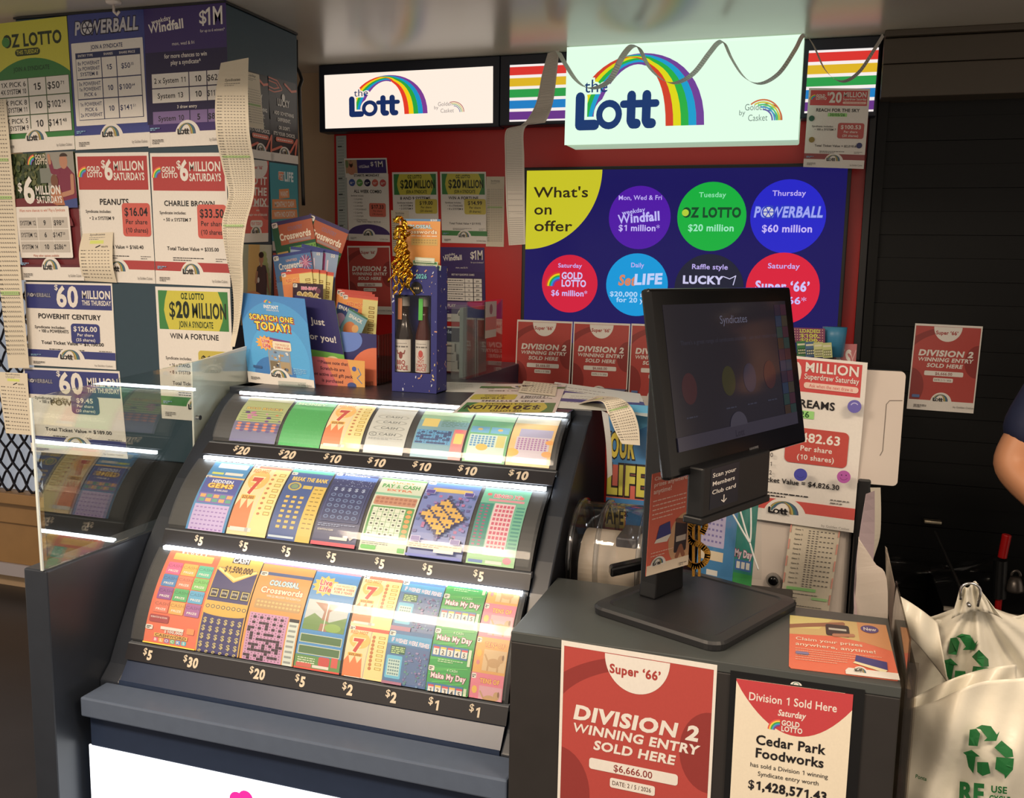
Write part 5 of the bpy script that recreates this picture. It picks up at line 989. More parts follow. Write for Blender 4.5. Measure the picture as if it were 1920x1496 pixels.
s.poly([(4, 20), (W_*.3, 0), (W_*.96, 0), (W_, 14), (W_, wc), (0, wc)], C_); s.rect(0, wc, wa, wd, C_); s.rect(wb, wc, W_, wd, C_); s.rect(0, wd, W_, H_, C_)
rnd = random.Random(12)
def conf(s, n, ok):
    for i in range(n):
        x, y, a = rnd.uniform(3, s.W-3), rnd.uniform(8, s.H-3), rnd.uniform(0, 3.1)
        if not ok(x, y): continue
        l, h = rnd.choice([(3.4, 1.4), (2.2, .6), (4, 1.8), (1.6, .6)]); ca, sa = math.cos(a), math.sin(a)
        s.poly([(x+ca*l-sa*h, y+sa*l+ca*h), (x-ca*l-sa*h, y-sa*l+ca*h), (x-ca*l+sa*h, y-sa*l-ca*h), (x+ca*l+sa*h, y+sa*l-ca*h)], rnd.choice([(214, 196, 130), (190, 200, 226), (206, 150, 120), (226, 220, 200)]))
conf(s, 130, lambda x, y: not (wa-4 < x < wb+4 and wc-4 < y < wd+4))
s.circ(W_*.55, wc-20, 17, (24, 22, 26)); s.text(W_*.55, wc-17, 5, '$$$', (226, 206, 150), 2, w=18); s.text(W_*.66, wc-46, 12, '2026', (90, 180, 190), 3, w=34)
s.build('front_panel', PAPER, flat(V((gx0, GY, gz1)), V((gx1-gx0, 0, 0)), V((0, 0, gz0-gz1))), t)
for nm, x in (('side_panel', gx0), ('side_panel', gx1)):
    s = Sheet(gd*1000, H_, C_); conf(s, 30, lambda x, y: True); s.build(nm, PAPER, (lambda x_: lambda u, v: (V((x_, GY+gd*u, gz1+(gz0-gz1)*v)), V((1 if x_ > gx0 else -1, 0, 0))))(x), t, thick=.001)
b = MB(); b.box((gx0, GY, gz0), (gx1, GY+gd, gz0+.002)); b.build('bottom_panel', NV, t)
b = MB(); b.box((wx0_, GY+.001, wz0_), (wx1_, GY+.0016, wz1_)); b.build('window_film', clearmat('window_film', (250, 250, 250), .02, .08), t)
for i, (x0, x1, cap_, nm, ink, tx) in enumerate(((738, 772, (206, 130, 84), 'BBQ', (170, 66, 60), 'left'), (779, 808, (90, 200, 84), 'HOT TOMATO', (196, 60, 50), 'right'))):
    cx = (PY(x0, 670, GY+.03).x+PY(x1, 670, GY+.03).x)/2+(.004 if i == 0 else 0); r = .0265 if i == 0 else .0235; cy = GY+.035
    t = thing('sauce_bottle', ('dark brown' if i == 0 else 'dark red')+' sauce bottle labelled '+nm+' SAUCE inside the gift box', 'bottle', (cx, cy, gz0+.003), 'sauce bottles in the gift box')
    zt = wz1_-.012; b = MB(); b.lathe([(r*.9, 0), (r, .006), (r, .155), (r*.7, .185), (.013, .205), (.012, zt-gz0-.02)], (cx, cy, gz0+.003), n=28); b.build('glass_body', mat('bottle_'+str(i), ((34, 22, 18), (76, 26, 20))[i], .12, spec=.7), t, smooth=True)
    b = MB(); b.cyl((cx, cy, zt-.02), (cx, cy, zt+.006), .0145, n=20); b.build('cap', mat('bottle_cap', (150, 146, 140), .35), t, smooth=False)
    s = Sheet(60, 70, (226, 222, 214)); s.fine(12, 48, 8, GRY, 1, 4, 1.2); s.text(30, 18, 5, 'BARBECUE' if i == 0 else 'TOMATO', (150, 146, 144), 0, w=40) if False else s.fine(8, 52, 14, GRY, 1, 4, 3)
    if i == 0: s.ell(30, 34, 6, 8, (150, 60, 50), 16); s.stroke([(18, 24), (20, 30), (30, 31), (40, 30), (42, 24)], 3, (150, 60, 50)); s.text(30, 54, 9, 'BBQ', (176, 60, 56), 2); s.text(30, 66, 9, 'SAUCE', (176, 60, 56), 2, w=42)
    else: s.circ(30, 30, 8, (206, 60, 50), 18); s.ringp(30, 30, 12, 10, (206, 60, 50), 16, 20, 160); s.text(30, 50, 7, 'HOT', (196, 60, 50), 2); s.text(30, 58.5, 7, 'TOMATO', (196, 60, 50), 2, w=40); s.text(30, 67, 7, 'SAUCE', (196, 60, 50), 2, w=36)
    lz1, lz0 = PY(755, 637, GY).z, wz0_+.001
    s.build('label', PAPER, (lambda cx, cy, r: lambda u, v: (V((cx+(r+.0006)*math.sin((u-.5)*2.2), cy-(r+.0006)*math.cos((u-.5)*2.2), lz1+(lz0-lz1)*v)), V((math.sin((u-.5)*2.2), -math.cos((u-.5)*2.2), 0))))(cx, cy, r), t, ucuts=14, thick=.0003)
    b = MB(); b.obox(V((cx-.014+i*.004, cy-.017, zt-.058)), V((.0125, 0, 0)), V((0, .001, 0)), V((.001, 0, .06))); b.build('neck_tag', mat('neck_tag_'+str(i), cap_, .4), t)
# gold ribbon bow
rnd = random.Random(31); c0 = PY(757, 440, GY-.01); b = MB()
def strap(P, wd):
    P = [V(p) for p in P]; k = len(P); o = len(b.v)
    for p in P: b.v += [p+V((-wd/2, rnd.uniform(-.003, .003), rnd.uniform(-.002, .002))), p+V((wd/2, rnd.uniform(-.003, .003), 0))]
    b.f += [(o+2*i, o+2*i+1, o+2*i+3, o+2*i+2) for i in range(k-1)]
for i in range(16):
    a = rnd.uniform(-1.4, 1.4); L = rnd.uniform(.02, .04); y = rnd.uniform(-.02, .02); cc = c0+V((0, 0, rnd.uniform(-.03, .035)))
    strap([cc+V((math.sin(a)*L*q*.8, -.018*math.sin(q*math.pi)+y*q, (math.cos(a)*L*q-.016*q*q)*1.0+.012*math.sin(q*6.28))) for q in [j/9 for j in range(10)]], .011)
for i in range(20):
    x0 = rnd.uniform(-.028, .026); L = rnd.uniform(.07, .15); ph = rnd.uniform(0, 6)
    strap([c0+V((x0*(.35+.9*q)+.006*math.sin(ph+q*16), -.012+.008*math.cos(ph+q*16), -.02-L*q)) for q in [j/20 for j in range(21)]], .0065)
tag(b.build('ribbon_bow', mat('gold_foil', (214, 160, 50), .18, metal=1), smooth=True, solid=.0004), 'shiny gold curling ribbon bow on the sauce gift box', 'bow')
def F_col(s): T_colossal(s)
s = Sheet(100, 240, (226, 150, 50)); s.rect(0, 0, 100, 240, (226, 150, 50)); s.rect(0, 0, 100, 9, (70, 130, 180)); s.text(92, 8, 7, '$20', WHT, 2, 'r'); s.text(52, 22, 6, 'GOLD LABEL', (226, 90, 70), 2, w=44); s.text(46, 38, 13, 'COLOSSAL', (200, 226, 236), 3, w=66, ol=(90, 140, 160)); s.text(50, 60, 15, 'Crosswords', (240, 226, 190), 3, w=86, ol=(200, 90, 40)); s.fine(30, 92, 68, WHT, 1, 4, 3); s.rect(30, 80, 94, 108, (206, 170, 84)); s.dots(36, 87, 9, 2, 6.6, 10, 2.4, (170, 140, 80))
sheet_obj(s, 'scratch_ticket', 'orange and blue crossword ticket tucked into the top of the sauce gift box', 'ticket', hang((749, 410), (826, 411), GY+.03, .16), TK, thick=.0003)
for i in range(3):
    s = Sheet(60, 14, (190, 210, 180)); s.rect(2, 2, 58, 8, (60, 140, 80) if i < 2 else (220, 224, 206)); s.fine(4, 50, 10, GRY, 1, 3, 1.2)
    sheet_obj(s, 'gift_voucher', ('lowest', 'middle', 'topmost')[i]+' folded green and white slip at the mouth of the sauce gift box', 'voucher', hang((770+i*4, 492-i*5), (827-i*6, 498-i*7), GY+.012-.004*i, .014), PAPER, 'slips in the sauce gift box')
# papers lying on the counter
def lay(s, name, lab, tl, tr_, bl, z, g=None, cat='paper', m=PAPER): return sheet_obj(s, name, lab, cat, quad(tl, tr_, bl, ('Z', z)), m, g, thick=.0003)
GP = 'loose papers on the counter top'
def plain(W=210, H=100, stripe=None):
    s = Sheet(W, H, (224, 228, 222)); s.fine(W*.1, W*.6, H*.2, GRY, 4, H*.14, H*.02)
    if stripe: s.rect(0, H*.4, W, H*.6, stripe)
    return s
lay(plain(), 'paper_sheet', 'plain pale sheet at the left of the counter papers, beside the gift box', (834, 716), (920, 718), (836, 734), TOPZ+.0008, GP)
lay(plain(210, 150, (70, 70, 140)), 'paper_sheet', 'white sheet with a blue stripe at the right of the counter papers', (1040, 716), (1200, 738), (1030, 752), TOPZ+.0008, GP)
lay(plain(210, 120, (70, 70, 140)), 'paper_sheet', 'lower white sheet with a blue stripe by the curled receipt', (1060, 736), (1200, 744), (1040, 764), TOPZ+.0016, GP)
lay(p_price('green20', '8 AND 9 SYSTEMS', '$19.00', '(20 shares)', ['8 SYSTEM 8', '2 SYSTEM 9'], '$380.00', (206, 200, 50), (52, 134, 62), box=(104, 122, 206, 176)), 'loose_poster', 'upside down yellow and green $20 million poster lying on the counter', (1041, 775), (848, 774), (1062, 721), TOPZ+.0028, None, 'poster', GLOSSY)
lay(p_receipt(100, 40, 6, True, 40, head=False), 'ticket_receipt', 'small receipt lying on the upside down $20 million poster', (982, 714), (1046, 720), (971, 735), TOPZ+.0055, None, 'receipt')
L = [PZ(1084, 757, TOPZ+.004), PY(1126, 752, 2.27), PY(1140, 775, 2.25), PY(1152, 805, 2.24), PY(1166, 832, 2.23)]; Rr = [PZ(1120, 742, TOPZ+.004), PY(1160, 746, 2.27), PY(1184, 764, 2.25), PY(1197, 798, 2.24), PY(1200, 835, 2.23)]
rib(p_receipt(60, 190, 20, True, 44), 'curled receipt drooping over the right end of the counter', L, Rr, cuts=24)
# behind: small acrylic stand, brochure rack
t = thing('leaflet_holder', 'clear acrylic leaflet holder at the back right of the counter top', 'holder', PZ(905, 695, TOPZ))
a = PZ(873, 712, TOPZ); XH = a.x; y1 = a.y+.34; zt = PX(873, 566, XH).z
b = MB(); b.box((XH, a.y, TOPZ), (XH+.004, y1, zt)); b.box((XH-.05, a.y, TOPZ), (XH, a.y+.004, zt-.01)); b.build('front_wall', CLEAR, t)
b = MB(); b.box((XH-.03, a.y+.02, TOPZ+.003), (XH-.018, y1-.1, zt-.02)); b.build('backing', mat('grey_backing', (150, 158, 156), .4), t)
s = Sheet(100, 140, (196, 186, 170)); s.rect(0, 60, 100, 110, (200, 100, 84)); s.ell(50, 30, 14, 20, (150, 90, 90)); tag(s.build('leaflet', PAPER, (lambda X0: lambda u, v: (V((X0, a.y+.16+.11*u, zt-.005-.12*v)), V((1, 0, 0))))(XH+.006)), 'small pink and cream leaflet in the clear holder', 'leaflet')
t = thing('brochure_rack', 'grey rack of folded brochures at the back of the counter', 'rack', PZ(850, 705, TOPZ)); q = PY(836, 612, 2.95); q2 = PY(866, 612, 2.95)
s = Sheet(100, 40, (30, 44, 70)); s.rect(0, 0, 100, 3, (180, 184, 184)); s.text(40, 18, 9, 'Responsible', (150, 170, 190), 1, w=70); s.text(40, 32, 9, 'Play', (150, 170, 190), 1); s.build('header_card', PAPER, flat(q+V((-.09, 0, 0)), V((.15, 0, 0)), V((0, 0, -.05))), t)
b = MB(); b.box((q.x-.09, 2.953, TOPZ), (q.x+.06, 2.97, q.z)); b.build('backing', mat('grey_backing', (150, 158, 156)), t)
for i in range(4):
    s = Sheet(100, 150, (168, 166, 160)); s.text(50, 18, 9, 'BROCHURE', INK, 2, w=80) if False else s.rect(8, 10, 92, 20, (90, 90, 92)); s.fine(8, 70, 30, GRY, 3, 8, 2)
    sheet_obj(s, 'brochure', ('hindmost', 'third', 'second', 'foremost')[i]+' grey folded brochure in the counter rack', 'brochure', flat(V((q.x-.085+i*.01, 2.945-i*.012, q.z-.055-i*.028)), V((.12, 0, 0)), V((0, 0, -(q.z-.055-i*.028-TOPZ-.004)))), PAPER, 'brochures in the grey rack', thick=.002)
# ------------------------------------------------------------------ black stand at the front right
FY = 1.643; STZ = .904; sx0, sx1, SYB = PY(958, 1183, FY).x, PY(1690, 1291, FY).x, 1.98
t = thing('kiosk_stand', 'black laminate stand at the front right carrying the monitor', 'stand', ((sx0+sx1)/2, 1.8, 0))
b = MB(); b.box((sx0, FY, 0), (sx1, SYB, STZ-.02)); b.build('cabinet', mat('charcoal_laminate', (46, 44, 44), .4, noise=.12, nscale=20), t, .003)
b = MB(); b.box((sx0, FY-.001, STZ-.02), (sx1, SYB, STZ)); b.build('top_panel', mat('grey_black_top', (70, 74, 74), .36, noise=.1, nscale=10), t, .002)
fq = lambda tl, tr_, h, Y: (lambda a, b_: flat(a, V((b_.x-a.x, 0, b_.z-a.z)), V((0, 0, -h))))(PY(*tl, Y), PY(*tr_, Y))
sheet_obj(p_division2(), 'notice', 'large red WINNING ENTRY SOLD HERE poster on the front of the black stand', 'poster', fq((1053, 1200), (1345, 1247), .415, FY-.0015), PAPER)
t = thing('framed_notice', 'cream and red notice Division 1 Sold Here in a black frame on the stand', 'notice', PY(1490, 1496, FY))
a, b_ = PY(1370, 1256, FY), PY(1622, 1292, FY); b = MB(); b.box((a.x, FY-.003, a.z-.36), (b_.x, FY-.0005, a.z)); b.build('backing_frame', BLACKM, t)
s = p_division1(); s.build('notice_sheet', PAPER, fq((1381, 1272), (1600, 1302), .285, FY-.0045), t, outline=[(0, 0), (196, 0), (210, 14), (210, 297), (0, 297)])
sheet_obj(p_card(), 'counter_card', 'orange and photo card Claim your prizes lying on the stand top', 'card', quad((1481, 1153), (1661, 1172), (1479, 1252), ('Z', STZ+.0012)), GLOSSY, outline=[(4, 0), (196, 0), (200, 4), (200, 126), (196, 130), (4, 130), (0, 126), (0, 4)])
q = PY(1481, 1275, FY-.0035); s = Sheet(30, 12, None); s.ell(15, 11, 13, 9, WHT, 20, 180, 360); s.ringp(15, 11, 8, 6, (60, 130, 120), 12, 180, 360); s.build('dome_mark', PAPER, flat(q, V((.022, 0, 0)), V((0, 0, -.008))), t)
# ------------------------------------------------------------------ monitor
D = 1.62; u = rt0*math.cos(R(47.9))+fw0*math.sin(R(47.9)); nh = V((u.y, -u.x, 0))
vv = (V((0, 0, -1))*math.cos(R(10))+nh*math.sin(R(10))).normalized(); nn = u.cross(vv).normalized()
if nn.dot(nh) < 0: nn = -nn
TL = EYE+ray(1217, 540)*D; MW, MH = .332*D, .336
m0 = lambda x, y, z=0.0: TL+u*x+vv*y+nn*z
t = thing('kiosk_monitor', 'large black monitor turned to the right on a square foot', 'monitor', (-.21, 1.89, STZ))
ctr = V((-.205, 1.885, 0)); e1 = nh; e2 = u
def rr(hx, hy, r, z, n=6):
    P = []
    for cx, cy, a0 in ((hx-r, hy-r, 0), (-hx+r, hy-r, 90), (-hx+r, -hy+r, 180), (hx-r, -hy+r, 270)):
        for i in range(n+1): a = R(a0+90*i/n); P.append(ctr+e1*(cx+r*math.cos(a))+e2*(cy+r*math.sin(a))+V((0, 0, z)))
    return P
bz = STZ+.0015
b = MB(); lay_ = [rr(.148, .168, .03, bz), rr(.15, .17, .032, bz+.012), rr(.146, .166, .03, bz+.017), rr(.125, .145, .022, bz+.019), rr(.120, .14, .02, bz+.017)]; n = len(lay_[0])
for q in lay_: b.v += q
for k in range(4):
    for i in range(n): j = (i+1) % n; b.f.append((k*n+i, k*n+j, k*n+n+j, k*n+n+i))
b.f += [tuple(range(n-1, -1, -1)), tuple(range(4*n, 5*n))]; b.build('foot', mat('dark_grey_plastic', (36, 37, 40), .4), t)
cc = PZ(1240, 1108, bz+.018); cc.z = 0
b = MB(); hw = .052
def colm(z, w_, off): return [cc+u*s_*w_+nh*(k*.02+off)+V((0, 0, z)) for s_, k in ((-1, -1), (1, -1), (1, 1), (-1, 1))]
secs = [colm(bz+.017, .056, 0), colm(bz+.05, .053, 0), colm(1.15, .052, 0), colm(1.40, .050, .0), colm(1.435, .047, 0)]
for q in secs: b.v += q
for k in range(4):
    for i in range(4): j = (i+1) % 4; b.f.append((k*4+i, k*4+j, k*4+4+j, k*4+4+i))
b.f += [(3, 2, 1, 0), (16, 17, 18, 19)]; b.build('column', BLACKM, t, .004)
mc = m0(MW*.45, MH*.62, -.02); b = MB(); p = V((cc.x, cc.y, mc.z)); b.cyl(p, mc, .045, .05, 20); b.build('mount_arm', BLACKM, t)
b = MB(); b.obox(m0(0, 0, -.020), u*MW, vv*MH, nn*.020); b.build('housing', mat('gloss_black_bezel', (9, 9, 11), .16, spec=.45), t, .006)
s = Sheet(480, 290, (16, 16, 40)); rnd = random.Random(2)
s.text(250, 44, 17, 'Syndicates', (120, 122, 150), 0, w=110); s.text(240, 82, 9, "There's a great range of syndicates available - ask your retailer today", (50, 52, 74), 0, w=390)
for x, y, c in ((60, 170, (70, 24, 40)), (205, 166, (56, 56, 28)), (290, 166, (34, 44, 74)), (376, 166, (66, 22, 36))): s.ell(x, y, 26, 32, c, 20); s.fine(x-20, x+20, y+56, (58, 62, 84), 1, 4, 3)
for i in range(10):
    for j in (0, 1): s.rect(426+j*27, 8+i*26, 426+j*27+26, 33+i*26, [(40, 24, 56), (66, 24, 52), (24, 52, 84), (62, 54, 44), (22, 62, 62), (66, 22, 48), (60, 40, 30), (24, 60, 60), (56, 22, 52), (68, 24, 40), (22, 46, 80), (20, 50, 76)][(i*2+j) % 12])
s.rect(0, 262, 480, 290, (58, 54, 74)); s.ell(225, 264, 34, 30, (74, 70, 88), 20, 180, 360); s.text(225, 286, 13, 'Lott', (36, 34, 56), 3)
s.build('display', printmat('dim_screen', .10, .4, .42, coat=0), flat(m0(.035, .03, .0006), u*(MW-.07), vv*(MH-.075)), t)
s = Sheet(60, 10, None); s.text(30, 8, 6, 'HANNSPREE', (120, 120, 124), 2, w=44); s.build('maker_mark', BLACKM if False else printmat('grey_ink', .4), flat(m0(MW*.52, MH-.022, .0008), u*.05, vv*.009), t)
# scanner hanging under the screen
n_ = V((nn.x, nn.y, 0)).normalized(); SPT = m0(MW*.4, MH, -.02)
g_ = lambda x, y: PP(x, y, SPT+n_*.045, n_)
A, B_, Cc, Dd = g_(1325, 874), g_(1441, 843), g_(1447, 926), g_(1330, 969)
zt, zb = (A.z+B_.z)/2+.01, (Cc.z+Dd.z)/2
ua = V((u.x, u.y, 0)).normalized(); x0 = (A-SPT).dot(ua)-.01; x1 = (B_-SPT).dot(ua)+.01; ba = V((SPT.x, SPT.y, 0))
b = MB(); b.obox(ba+ua*x0+n_*.012+V((0, 0, zb)), ua*(x1-x0), n_*.033, V((0, 0, m0(0, MH).z-zb-.004+.02))); t2 = b.build('card_scanner', BLACKM, t, .004)
b = MB(); b.obox(ba+ua*(x0-.003)+n_*.008+V((0, 0, zb-.012)), ua*(x1-x0+.006), n_*.040, V((0, 0, .014))); b.build('base_lip', BLACKM, t2, .003)
s = Sheet(70, 120, (20, 26, 42))
for i, q in enumerate(['Scan your', 'Members', 'Club card']): s.text(4, 26+i*25, 12, q, WHT, 1, 'l', w=(58, 56, 60)[i])
s.stroke([(34, 88), (34, 108)], 2.4, WHT); s.stroke([(28, 101), (34, 109), (40, 101)], 2.4, WHT)
la = PP(1334, 880, ba+n_*.0456, n_); lb = PP(1387, 862, ba+n_*.0456, n_); lw = (lb-la).dot(ua); s.build('scanner_label', GLOSSY, flat(la, ua*lw, V((0, 0, -(la.z-zb-.012)))), t2)
# flyer taped to the column
pf = cc+nh*.0215; fa, fb = PP(1223, 889, pf, nh), PP(1303, 868, pf, nh); fc = PP(1201, 1078, pf, nh); fd = PP(1280, 1056, pf, nh)
fn = ribbon([fa, fa.lerp(fc, .5)+nh*.006, fc+nh*.012], [fb, fb.lerp(fd, .5)+nh*.006, fd+nh*.012])
sheet_obj(p_claim(), 'claim_flyer', 'orange Claim your prizes flyer taped to the monitor column', 'flyer', fn, PAPER, cuts=10, ucuts=6, thick=.0004)

# ------------------------------------------------------------------ behind the stand
t = thing('service_counter', 'dark low counter behind the black stand', 'counter', (.05, 2.4, 0))
b = MB(); b.box((XR+.06, 2.01, 0), (.19, 2.9, .70)); b.box((-.26, 2.11, .70), (-.02, 2.2, .868)); b.build('cabinet', BLACKM, t, .004)
b = MB(); b.box((-.50, 2.06, .70), (-.40, 2.2, .79)); b.build('roll_bracket', BLACKM, t, .002)
# clear drum with paper roll
ax, ay, az, rr_ = -.515, 2.13, .925, .122; XE = -.345
t = thing('roll_dispenser', 'clear plastic drum dispenser holding a wide paper roll', 'dispenser', (ax+.08, ay, az-rr_))
DC = clearmat('drum_plastic', (246, 246, 248), .07, .06)
b = MB(); b.ring((ax, ay, az), (XE, ay, az), rr_, rr_-.003); b.build('drum', DC, t, smooth=True)
for x in (ax, ax+.062, XE-.012):
    b = MB(); b.ring((x, ay, az), (x+.010, ay, az), rr_+.006, rr_-.006); b.build('rim', clearmat('rim_plastic', (240, 242, 244), .16, .08), t, smooth=True)
b = MB(); b.cyl((ax-.002, ay, az), (ax, ay, az), rr_, n=40); b.build('end_cap', clearmat('drum_plastic', (214, 214, 218)), t)
b = MB(); b.cyl((ax+.02, ay-.006, az-.025), (XE-.012, ay-.006, az-.025), .083, n=48); b.cyl((ax+.02, ay-.006, az-.025), (ax+.019, ay-.006, az-.025), .083); b.build('paper_roll', mat('cream_paper_roll', (214, 200, 176), .6, noise=.04), t)
b = MB(); b.box((ax+.1, ay-.06, az+.01), (XE-.02, ay+.06, az+.06)); b.build('cutter', mat('grey_mechanism', (86, 84, 86), .4), t, .004)
# small black card reader at the foot of the column
q = PZ(1180, 1088, STZ+.02); b = MB(); b.obox(V((q.x-.03, 2.0-.06, STZ+.022))if False else V((-.40, 1.955, STZ+.022)), V((.07, .025, .018)), V((-.012, .03, 0)), V((0, 0, .022)))
tag(b.build('card_reader', mat('gloss_black_bezel', (14, 14, 17)), bevel=.005), 'small glossy black reader lying between the drum and the monitor column', 'reader')
# blue poster behind the drum
s = Sheet(100, 160, (40, 130, 196)); s.ell(50, 0, 60, 30, (70, 170, 220), 20); s.text(60, 62, 26, 'YOUR', (226, 206, 50), 4, 'r', w=70, ol=(40, 34, 40), rot=0); s.rect(0, 72, 100, 112, (214, 90, 70)); s.text(92, 106, 32, 'LIFE', (214, 208, 60), 4, 'r', w=92, ol=(50, 40, 40)); s.rect(0, 124, 46, 152, (206, 80, 60)); s.rect(0, 121, 44, 148, (226, 200, 60)); s.text(22, 143, 18, 'SAFE*', (50, 44, 40), 3, 'c', w=60)
QY = 2.30; a, b_ = PY(1080, 752, QY), PY(1205, 752, QY); c_ = PY(1140, 935, QY)
sheet_obj(s, 'standing_poster', 'blue and yellow poster standing behind the clear drum', 'poster', flat(V((-.49, QY, a.z)), V((b_.x+.03+.49, 0, 0)), V((0, 0, c_.z-a.z-.1))), GLOSSY, thick=.002)
L = [PY(1128, 770, 2.26), PY(1136, 830, 2.25), PY(1139, 897, 2.26)]; Rr = [PY(1140, 775, 2.24), PY(1146, 830, 2.24), PY(1148, 890, 2.25)]
rib(Sheet(20, 100, (196, 196, 192)), 'pale curled card edge between the counter end and the blue poster', L, Rr, name='curled_card', cuts=10, thick=.0006)
# clear bag of tickets under the scanner, gold dollar ornament
BY = 2.16
t = thing('ticket_bag', 'clear shiny bag of blue and green tickets standing behind the monitor foot', 'bag', PY(1370, 1082, BY))
s = Sheet(130, 140, (60, 140, 190)); s.rect(0, 0, 84, 140, (50, 130, 190)); s.rrect(6, 32, 60, 90, 2, (190, 180, 220)); s.cells(12, 38, 5, 6, 9, 8.5, 5, 3, (120, 110, 180)); s.rect(4, 20, 60, 28, (214, 120, 80)); s.rect(6, 96, 60, 110, (230, 210, 180)); s.rect(24, 124, 50, 132, WHT)
s.rect(86, 0, 130, 140, (40, 140, 130)); s.text(110, 18, 8, 'Prince', (220, 200, 190), 2, w=34); s.text(106, 96, 10, 'My Day', (240, 220, 230), 3, w=40, ol=(140, 40, 100)); s.rect(88, 100, 126, 116, (50, 110, 180)); s.cells(92, 103, 3, 1, 11, 1, 8, 10, WHT); s.rect(86, 120, 130, 140, (50, 160, 80))
ba_, bb_, bc_ = PY(1318, 905, BY), PY(1424, 925, BY), PY(1304, 1082, BY)
s.build('ticket_sheet', TK, flat(ba_, bb_-ba_, bc_-ba_), t)
b = MB(); fnb = lambda u_, v_: PY(1298+130*u_+8*v_*(1-u_), 905+(14*u_)+(172-4*u_)*v_, BY-.014-.012*math.sin(u_*3.14)*math.sin(v_*3.14)+.003*math.sin(u_*19+v_*7))
b.grid(fnb, 24, 20); b.build('clear_wrap', clearmat('shiny_cellophane', (250, 252, 252), .06, .10), t, smooth=True)
for q in (((1358, 940), (1375, 965), (1395, 1000), (1406, 1018)), ((1380, 930), (1390, 965), (1400, 1000), (1406, 1018)), ((1406, 920), (1408, 960), (1408, 1000), (1406, 1018)), ((1406, 1018), (1414, 1045), (1422, 1068))):
    b = MB(); P = [PY(*k, BY-.03) for k in q]; b.tube([cr(P, i/12) for i in range(13)], .0022, 6); b.build('glint_line', mat('cellophane_glint', (236, 240, 240), .12, spec=.9), t, smooth=True)  # pale tubes stand in for glints on the shiny wrap
# dollar sign
OY = 1.95
P = [PY(*q, OY) for q in ((1316, 1000), (1322, 985), (1310, 978), (1296, 984), (1288, 1000), (1296, 1015), (1312, 1022), (1326, 1036), (1322, 1054), (1306, 1062), (1290, 1056), (1284, 1044))]
GL = mat('gold_glitter', (176, 128, 44), .35, metal=.6, noise=.5, nscale=900, bump=.6)
tt = thing('dollar_ornament', 'gold glitter dollar sign hanging below the scanner', 'ornament', PY(1305, 1078, OY))
b = MB(); PP_ = [cr(P, i/50) for i in range(51)]
def flatbar(b, pts, wd, dp):
    for p0, p1 in zip(pts, pts[1:]):
        d = (p1-p0); L_ = d.length
        if L_ < 1e-5: continue
        d.normalize(); sd = V((-d.z, 0, d.x)).normalized()*wd/2; b.obox(p0-d*wd*.15-sd, sd*2, V((0, dp, 0)), d*(L_+wd*.3))
flatbar(b, PP_, .012, .006); b.build('curve', GL, tt)
for x in (1300, 1311):
    b = MB(); flatbar(b, [PY(x, 962, OY+.001), PY(x, 1080, OY+.001)], .0055, .007); b.build('bar', GL, tt)

# ------------------------------------------------------------------ white ticket terminal
TY = 2.45; WB = mat('cream_white_shell', (206, 196, 188), .38, noise=.02)
t = thing('ticket_terminal', 'white ticket terminal behind the black stand, papered with a big poster', 'machine', (-.03, 2.6, .70))
px0, px1 = PY(1352, 700, TY).x, PY(1606, 900, TY).x; zt = PY(1500, 676, TY).z
b = MB(); b.prism([(px0, TY+.02, .701), (px1-.02, TY+.02, .701), (px1, TY+.04, .701), (px1, TY+.12, .701), (px0, TY+.12, .701)], (0, 0, zt-.725)); b.build('body', WB, t, .008)
k0, k1 = PY(1588, 900, TY).x, PY(1622, 900, TY).x
b = MB(); b.box((px1+.003, TY+.0, .701), (px1+.035, TY+.2, 1.09)); b.build('side_trim', BLACKM, t, .006)
def rp(x0, x1, z0, z1, r, y): 
    P = []
    for cx, cz, a0 in ((x1-r, z1-r, 0), (x0+r, z1-r, 90), (x0+r, z0+r, 180), (x1-r, z0+r, 270)):
        for i in range(6): P.append(V((cx+r*math.cos(R(a0+18*i)), y, cz+r*math.sin(R(a0+18*i)))))
    return P
p1, p2 = PY(1706, 698, TY), PY(1676, 912, TY); q0 = PY(1560, 912, TY).x
b = MB(); b.prism(rp(q0, (p1.x+p2.x)/2, p2.z, p1.z, .012, TY+.004), (0, .012, 0)); b.build('side_screen', WB, t, .002)
b = MB(); b.prism([V((q0, TY+.018, p2.z+.01)), V(((p1.x+p2.x)/2-.002, TY+.018, p2.z+.01)), V(((p1.x+p2.x)/2-.002, TY+.018, p1.z-.004)), V((q0, TY+.018, p1.z-.004))], (0, .07, 0)); b.build('screen_back', mat('dark_green_black', (36, 44, 46), .4), t, .004)
b = MB(); g0 = [PY(1662, 752, TY+.003), PY(1662, 752, TY+.003)]; 
b.tube([PY(1692, 751, TY+.0038), PY(1668, 751, TY+.0038), PY(1662, 758, TY+.0038), PY(1655, 845, TY+.0038), PY(1650, 854, TY+.0038)], .0011, 5); b.build('groove', mat('grey_line', (120, 112, 106), .5), t)
lc = PY(1450, 1086, TY+.018); b = MB(); b.cyl(lc, lc+V((0, -.014, 0)), .019, .017, 28); b.build('lens_housing', mat('grey_ring', (130, 126, 122), .3), t, .002)
b = MB(); b.lathe([(.013, 0), (.012, .003), (.007, .006), (.001, .007)], lc+V((0, -.014, 0)), (0, -1, 0), 24); b.build('lens', mat('gloss_black_bezel', (14, 14, 17)), t, smooth=True)
s = p_price('red20', 'SWEET DREAMS', '$482.63', '(10 shares)', [], '$4,826.30', (190, 50, 36), (206, 60, 50), title2='30/05/26', boxt=WHT, box=(98, 121, 192, 180))
for i in range(6): s.text(56, 128+i*15.2, 7.2, 'x SYSTEM %d' % (7+i), (84, 78, 76), 1, 'c', w=50)
